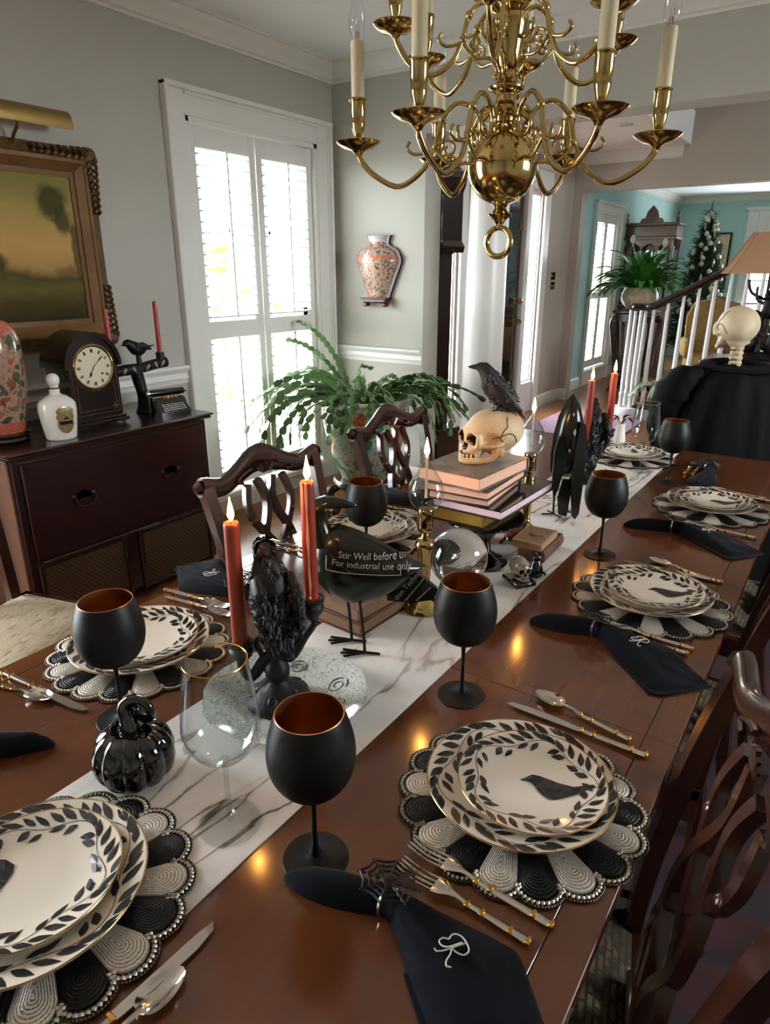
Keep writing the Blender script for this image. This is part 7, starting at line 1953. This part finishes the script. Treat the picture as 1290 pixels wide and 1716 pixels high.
# ------------------------------------------------------------------ aqua living room contents
ps = thing('pedestal_table', 'dark carved cabriole pedestal table in the aqua room', 'table', (-2.32, 8.95, 0))
G().cbox((-.24, -.24, .98), (.24, .24, 1.02), .01).cbox((-.21, -.21, .88), (.21, .21, .98), .006).obj('top', M['mahogany'], ps)
for sx in (-1, 1):
    for sy in (-1, 1):
        G().tube(bez([(sx*.19, sy*.19, .93), (sx*.225, sy*.225, .84), (sx*.19, sy*.19, .5), (sx*.15, sy*.15, .18), (sx*.20, sy*.20, .02)], 4), [.035, .042, .045, .042, .036, .03, .026, .024, .022, .02, .02, .02, .022, .024, .028, .032, .03], 8).obj('leg', M['mahogany'], ps)
G().cbox((-.14, -.14, .20), (.14, .14, .23), .005).lathe([(.04, .23), (.05, .27), (.02, .31), (.045, .35), (.0, .40)], 14).obj('stretcher', M['mahogany'], ps)
pp = thing('lily_pot', 'round cream pot with vine relief on the pedestal table', 'pot', (-2.32, 8.95, 1.0205))
G().lathe(bez([(.10, 0), (.14, .02), (.205, .10), (.215, .17), (.19, .235), (.185, .25), (.195, .262)], 4)+[(.18, .262), (.17, .24)], 36, capt=False).lathe([(.172, .235), (0, .24)], 24, capb=False).obj('body', P('cream_stoneware', 'd8cdb6', .35, var='b8a486', vscale=8, bscale=25, bstr=.6, bdist=.01), pp)
lf = G(); v = []; f = []
for i in range(9):
    q = i/8; w = .030*math.sin(PI*q**.8)+.0015; z = .38*math.sin(q*1.9)*.75; y = .36*q**1.25
    for u in (-1, 0, 1): v.append((u*w, y, z+abs(u)*.008))
for i in range(8):
    for u in range(2): a = i*3+u; f.append((a, a+1, a+4, a+3))
m0 = len(v); v += [(x, y, z-.0015) for x, y, z in v]; f += [tuple(q+m0 for q in r)[::-1] for r in f[:]]
lf.add(v, f); lm = lf.mesh('lily_leaf'); lm.materials.append(M['leaf2'])
lil = thing('peace_lily', 'lush green leafy lily in the round cream pot', 'plant', (-2.32, 8.95, 1.25))
random.seed(9)
for k in range(130):
    o = link('leaf', lm, lil, True, 60); a = random.uniform(0, 2*PI); s = random.uniform(.75, 1.25)
    o.location = (.08*math.cos(a), .08*math.sin(a), 0); o.rotation_euler = (random.uniform(-.85, .35)*1, random.uniform(-.3, .3), a-PI/2); o.scale = (s*1.15, s, s)
for a, h in ((2.6, .55), (.4, .5)):
    G().tube(bez([(0, 0, 0), (.1*math.cos(a), .1*math.sin(a), .3), (.22*math.cos(a), .22*math.sin(a), h)], 4), .005, 6).ball((.22*math.cos(a), .22*math.sin(a), h+.04), (.03, .012, .05), 10, 8).obj('white_bloom', P('lily_bloom_%d' % int(a*10), 'e2e2cc', .5), lil)
# ornate cabinet
ob_ = thing('display_cabinet', 'ornate dark display cabinet with arches behind the lily', 'cabinet', (-2.66, 10.65, 0))
cw = wood('cabinet_wood', '3f2a20', '523a2d', '60473a', 'z', .4, 6, .1)
G().cbox((-.33, -.22, 0), (.33, .22, .95), .006).cbox((-.35, -.24, .95), (.35, .24, 1.0), .008).obj('base', cw, ob_)
for s in (-1, 1): G().cbox((s*.16-.13, -.235, .12), (s*.16+.13, -.22, .86), .006).obj('door', cw, ob_)
G().box((-.33, .18, 1.0), (.33, .22, 2.05)).obj('back_panel', cw, ob_, False)
for x in (-.31, -.105, .105, .31): G().lathe([(.022, 1.0), (.026, 1.05), (.016, 1.1), (.018, 1.5), (.014, 1.72), (.024, 1.76), (.024, 1.80)], 12, T(x, -.19, 0)).obj('column', cw, ob_)
for k in range(3):
    x0, x1 = (-.31, -.105, .105)[k], (-.105, .105, .31)[k]; xm = (x0+x1)/2; r = (x1-x0)/2
    pts = [(x0, 1.88), (x0, 1.76)]+[(xm-r*.85*math.cos(PI*q/10), 1.74+r*.85*math.sin(PI*q/10)) for q in range(11)]+[(x1, 1.76), (x1, 1.88)]
    G().prism(pts[::-1], -.2, -.17).obj('arch', cw, ob_, False)
G().cbox((-.36, -.24, 1.88), (.36, .23, 1.92), .006).cbox((-.34, -.22, 1.92), (.34, .22, 2.06), .006).cbox((-.38, -.26, 2.06), (.38, .24, 2.10), .008).obj('cornice', cw, ob_)
G().prism([(-.16, 2.10), (.16, 2.10), (.14, 2.15), (.09, 2.16), (.07, 2.24), (.03, 2.29), (0, 2.32), (-.03, 2.29), (-.07, 2.24), (-.09, 2.16), (-.14, 2.15)], -.22, -.19).obj('crest', cw, ob_, False)
for x in (-.34, .34): G().lathe([(.02, 2.10), (.026, 2.14), (.012, 2.17), (.022, 2.20), (0, 2.25)], 12, T(x, -.2, 0)).obj('finial', cw, ob_)
G().box((-.31, -.21, 1.0), (.31, .18, 1.02)).box((-.3, .17, 1.05), (.3, .178, 1.75)).obj('mirror', P('old_mirror', 'b8c4c4', .08, 1.0), ob_, False)
# christmas tree with ornaments
xt = thing('christmas_tree', 'decorated green christmas tree by the far aqua wall', 'tree', (-2.13, 11.6, 0))
G().tube([(0, 0, 0), (.01, 0, 1.2), (0, 0, 2.4)], [.05, .03, .006], 8).obj('trunk', M['stem'], xt)
random.seed(12); g = G(); tips = []
for k in range(3200):
    q = random.random()**.7; z = .35+1.95*(1-q); r = .54*(1-(z-.35)/2.05)+.02
    a = random.uniform(0, 2*PI); rr = r*random.uniform(.25, 1.0); L = random.uniform(.06, .13); c, s = math.cos(a), math.sin(a)
    p = Vector((rr*c, rr*s, z)); d = Vector((c, s, random.uniform(-.5, .5))).normalized()*L; w = .012
    sd = Vector((-s, c, 0))*w; g.add([p-d*.6-sd, p-d*.6+sd, p+d, p-d*.6+Vector((0, 0, w*1.6))], [(0, 1, 2), (1, 3, 2), (3, 0, 2)])
g.obj('foliage', M['pine'], xt, False, kind='stuff')
G().tube([(0, 0, 2.3), (.01, 0, 2.44)], [.02, .006], 6).obj('leader', M['pine'], xt)
orn = [G().ball((0, 0, 0), .035, 12, 8).lathe([(.010, .032), (.010, .044), (0, .045)], 8).mesh('christmas_ornament'), G().lathe([(0, -.09), (.014, -.05), (.018, 0), (.008, .04), (0, .045)], 10).mesh('christmas_icicle')]
orn[0].materials.append(P('cream_ornament', 'd8d2c0', .2, .2)); orn[1].materials.append(P('silver_icicle', 'c8cac8', .2, .5))
fa0 = math.atan2(-11.6, 2.13)
for k in range(64):
    z = .55+1.65*((k+.5)/64); r = .54*(1-(z-.35)/2.05)+.03; a = fa0+random.uniform(-1.25, 1.25); j = 0 if k % 4 else 1
    o = link('christmas_ornament' if j == 0 else 'christmas_icicle', orn[j], None); o.location = (-2.13+r*math.cos(a), 11.6+r*math.sin(a), z)
    tag(o, 'cream bauble hanging on the far christmas tree' if j == 0 else 'silvery icicle ornament hanging on the far christmas tree', 'ornament', 'ornaments on the christmas tree')
tp = G().ball((0, 0, 0), .06, 10, 8).obj('tree_topper', bpy.data.materials['cream_ornament']); tp.location = (-2.13, 11.6, 2.24); tag(tp, 'cream bow on top of the far christmas tree', 'ornament')
# framed print on the far wall
fp = thing('framed_print', 'dark framed print on the aqua wall behind the tree', 'picture', (-2.32, LY, 1.55))
G().box((-.22, -.03, -.35), (.22, -.012, .50)).obj('mat_board', P('print_mat', 'c0b294', .7), fp, False)
for a, b, c0, d0 in ((-.25, -.22, -.38, .53), (.22, .25, -.38, .53), (-.22, .22, .50, .53), (-.22, .22, -.38, -.35)): G().box((a, -.045, c0), (b, -.005, d0)).obj('frame', M['black_wood'], fp, False)
G().box((-.12, -.033, -.22), (.12, -.028, .36)).obj('print', P('print_ink', '55503c', .7, var='2e2c22', vscale=8), fp, False)
# armchair and sofa shapes seen between the balusters
ac = thing('wing_armchair', 'gold upholstered armchair seen between the balusters', 'armchair', (-1.55, 9.9, 0), .3)
up = P('gold_brocade', 'b79560', .85, var='9c7a4a', vscale=14); G().cbox((-.32, -.30, .18), (.32, .30, .45), .05).obj('seat', up, ac, True, 60)
G().prism([(-.32, .4), (.32, .4), (.34, .9), (.26, 1.08), (0, 1.14), (-.26, 1.08), (-.34, .9)], .22, .34).obj('backrest', up, ac, True, 60)
for s in (-1, 1):
    G().cbox((s*.34-.05, -.28, .4), (s*.34+.05, .28, .64), .04).obj('arm', up, ac, True, 60)
    for y in (-.25, .27): G().tube([(s*.29, y, .2), (s*.31, y*1.1, 0)], [.03, .018], 8).obj('leg', M['mahogany'], ac)
sf_ = thing('sofa', 'brown sofa in the aqua room behind the stair rail', 'sofa', (-.6, 11.0, 0))
br_ = P('brown_upholstery', '5c4638', .85); G().cbox((-.8, -.4, .15), (.8, .4, .45), .05).obj('seat', br_, sf_, True, 60); G().cbox((-.8, .22, .4), (.8, .42, .88), .06).obj('backrest', br_, sf_, True, 60)
for s in (-1, 1): G().cbox((s*.85-.09, -.4, .12), (s*.85+.09, .4, .62), .06).obj('arm', br_, sf_, True, 60)
for x in (-.75, .75):
    for y in (-.33, .33): G().tube([(x, y, .16), (x, y, 0)], [.03, .02], 8).obj('leg', M['mahogany'], sf_)
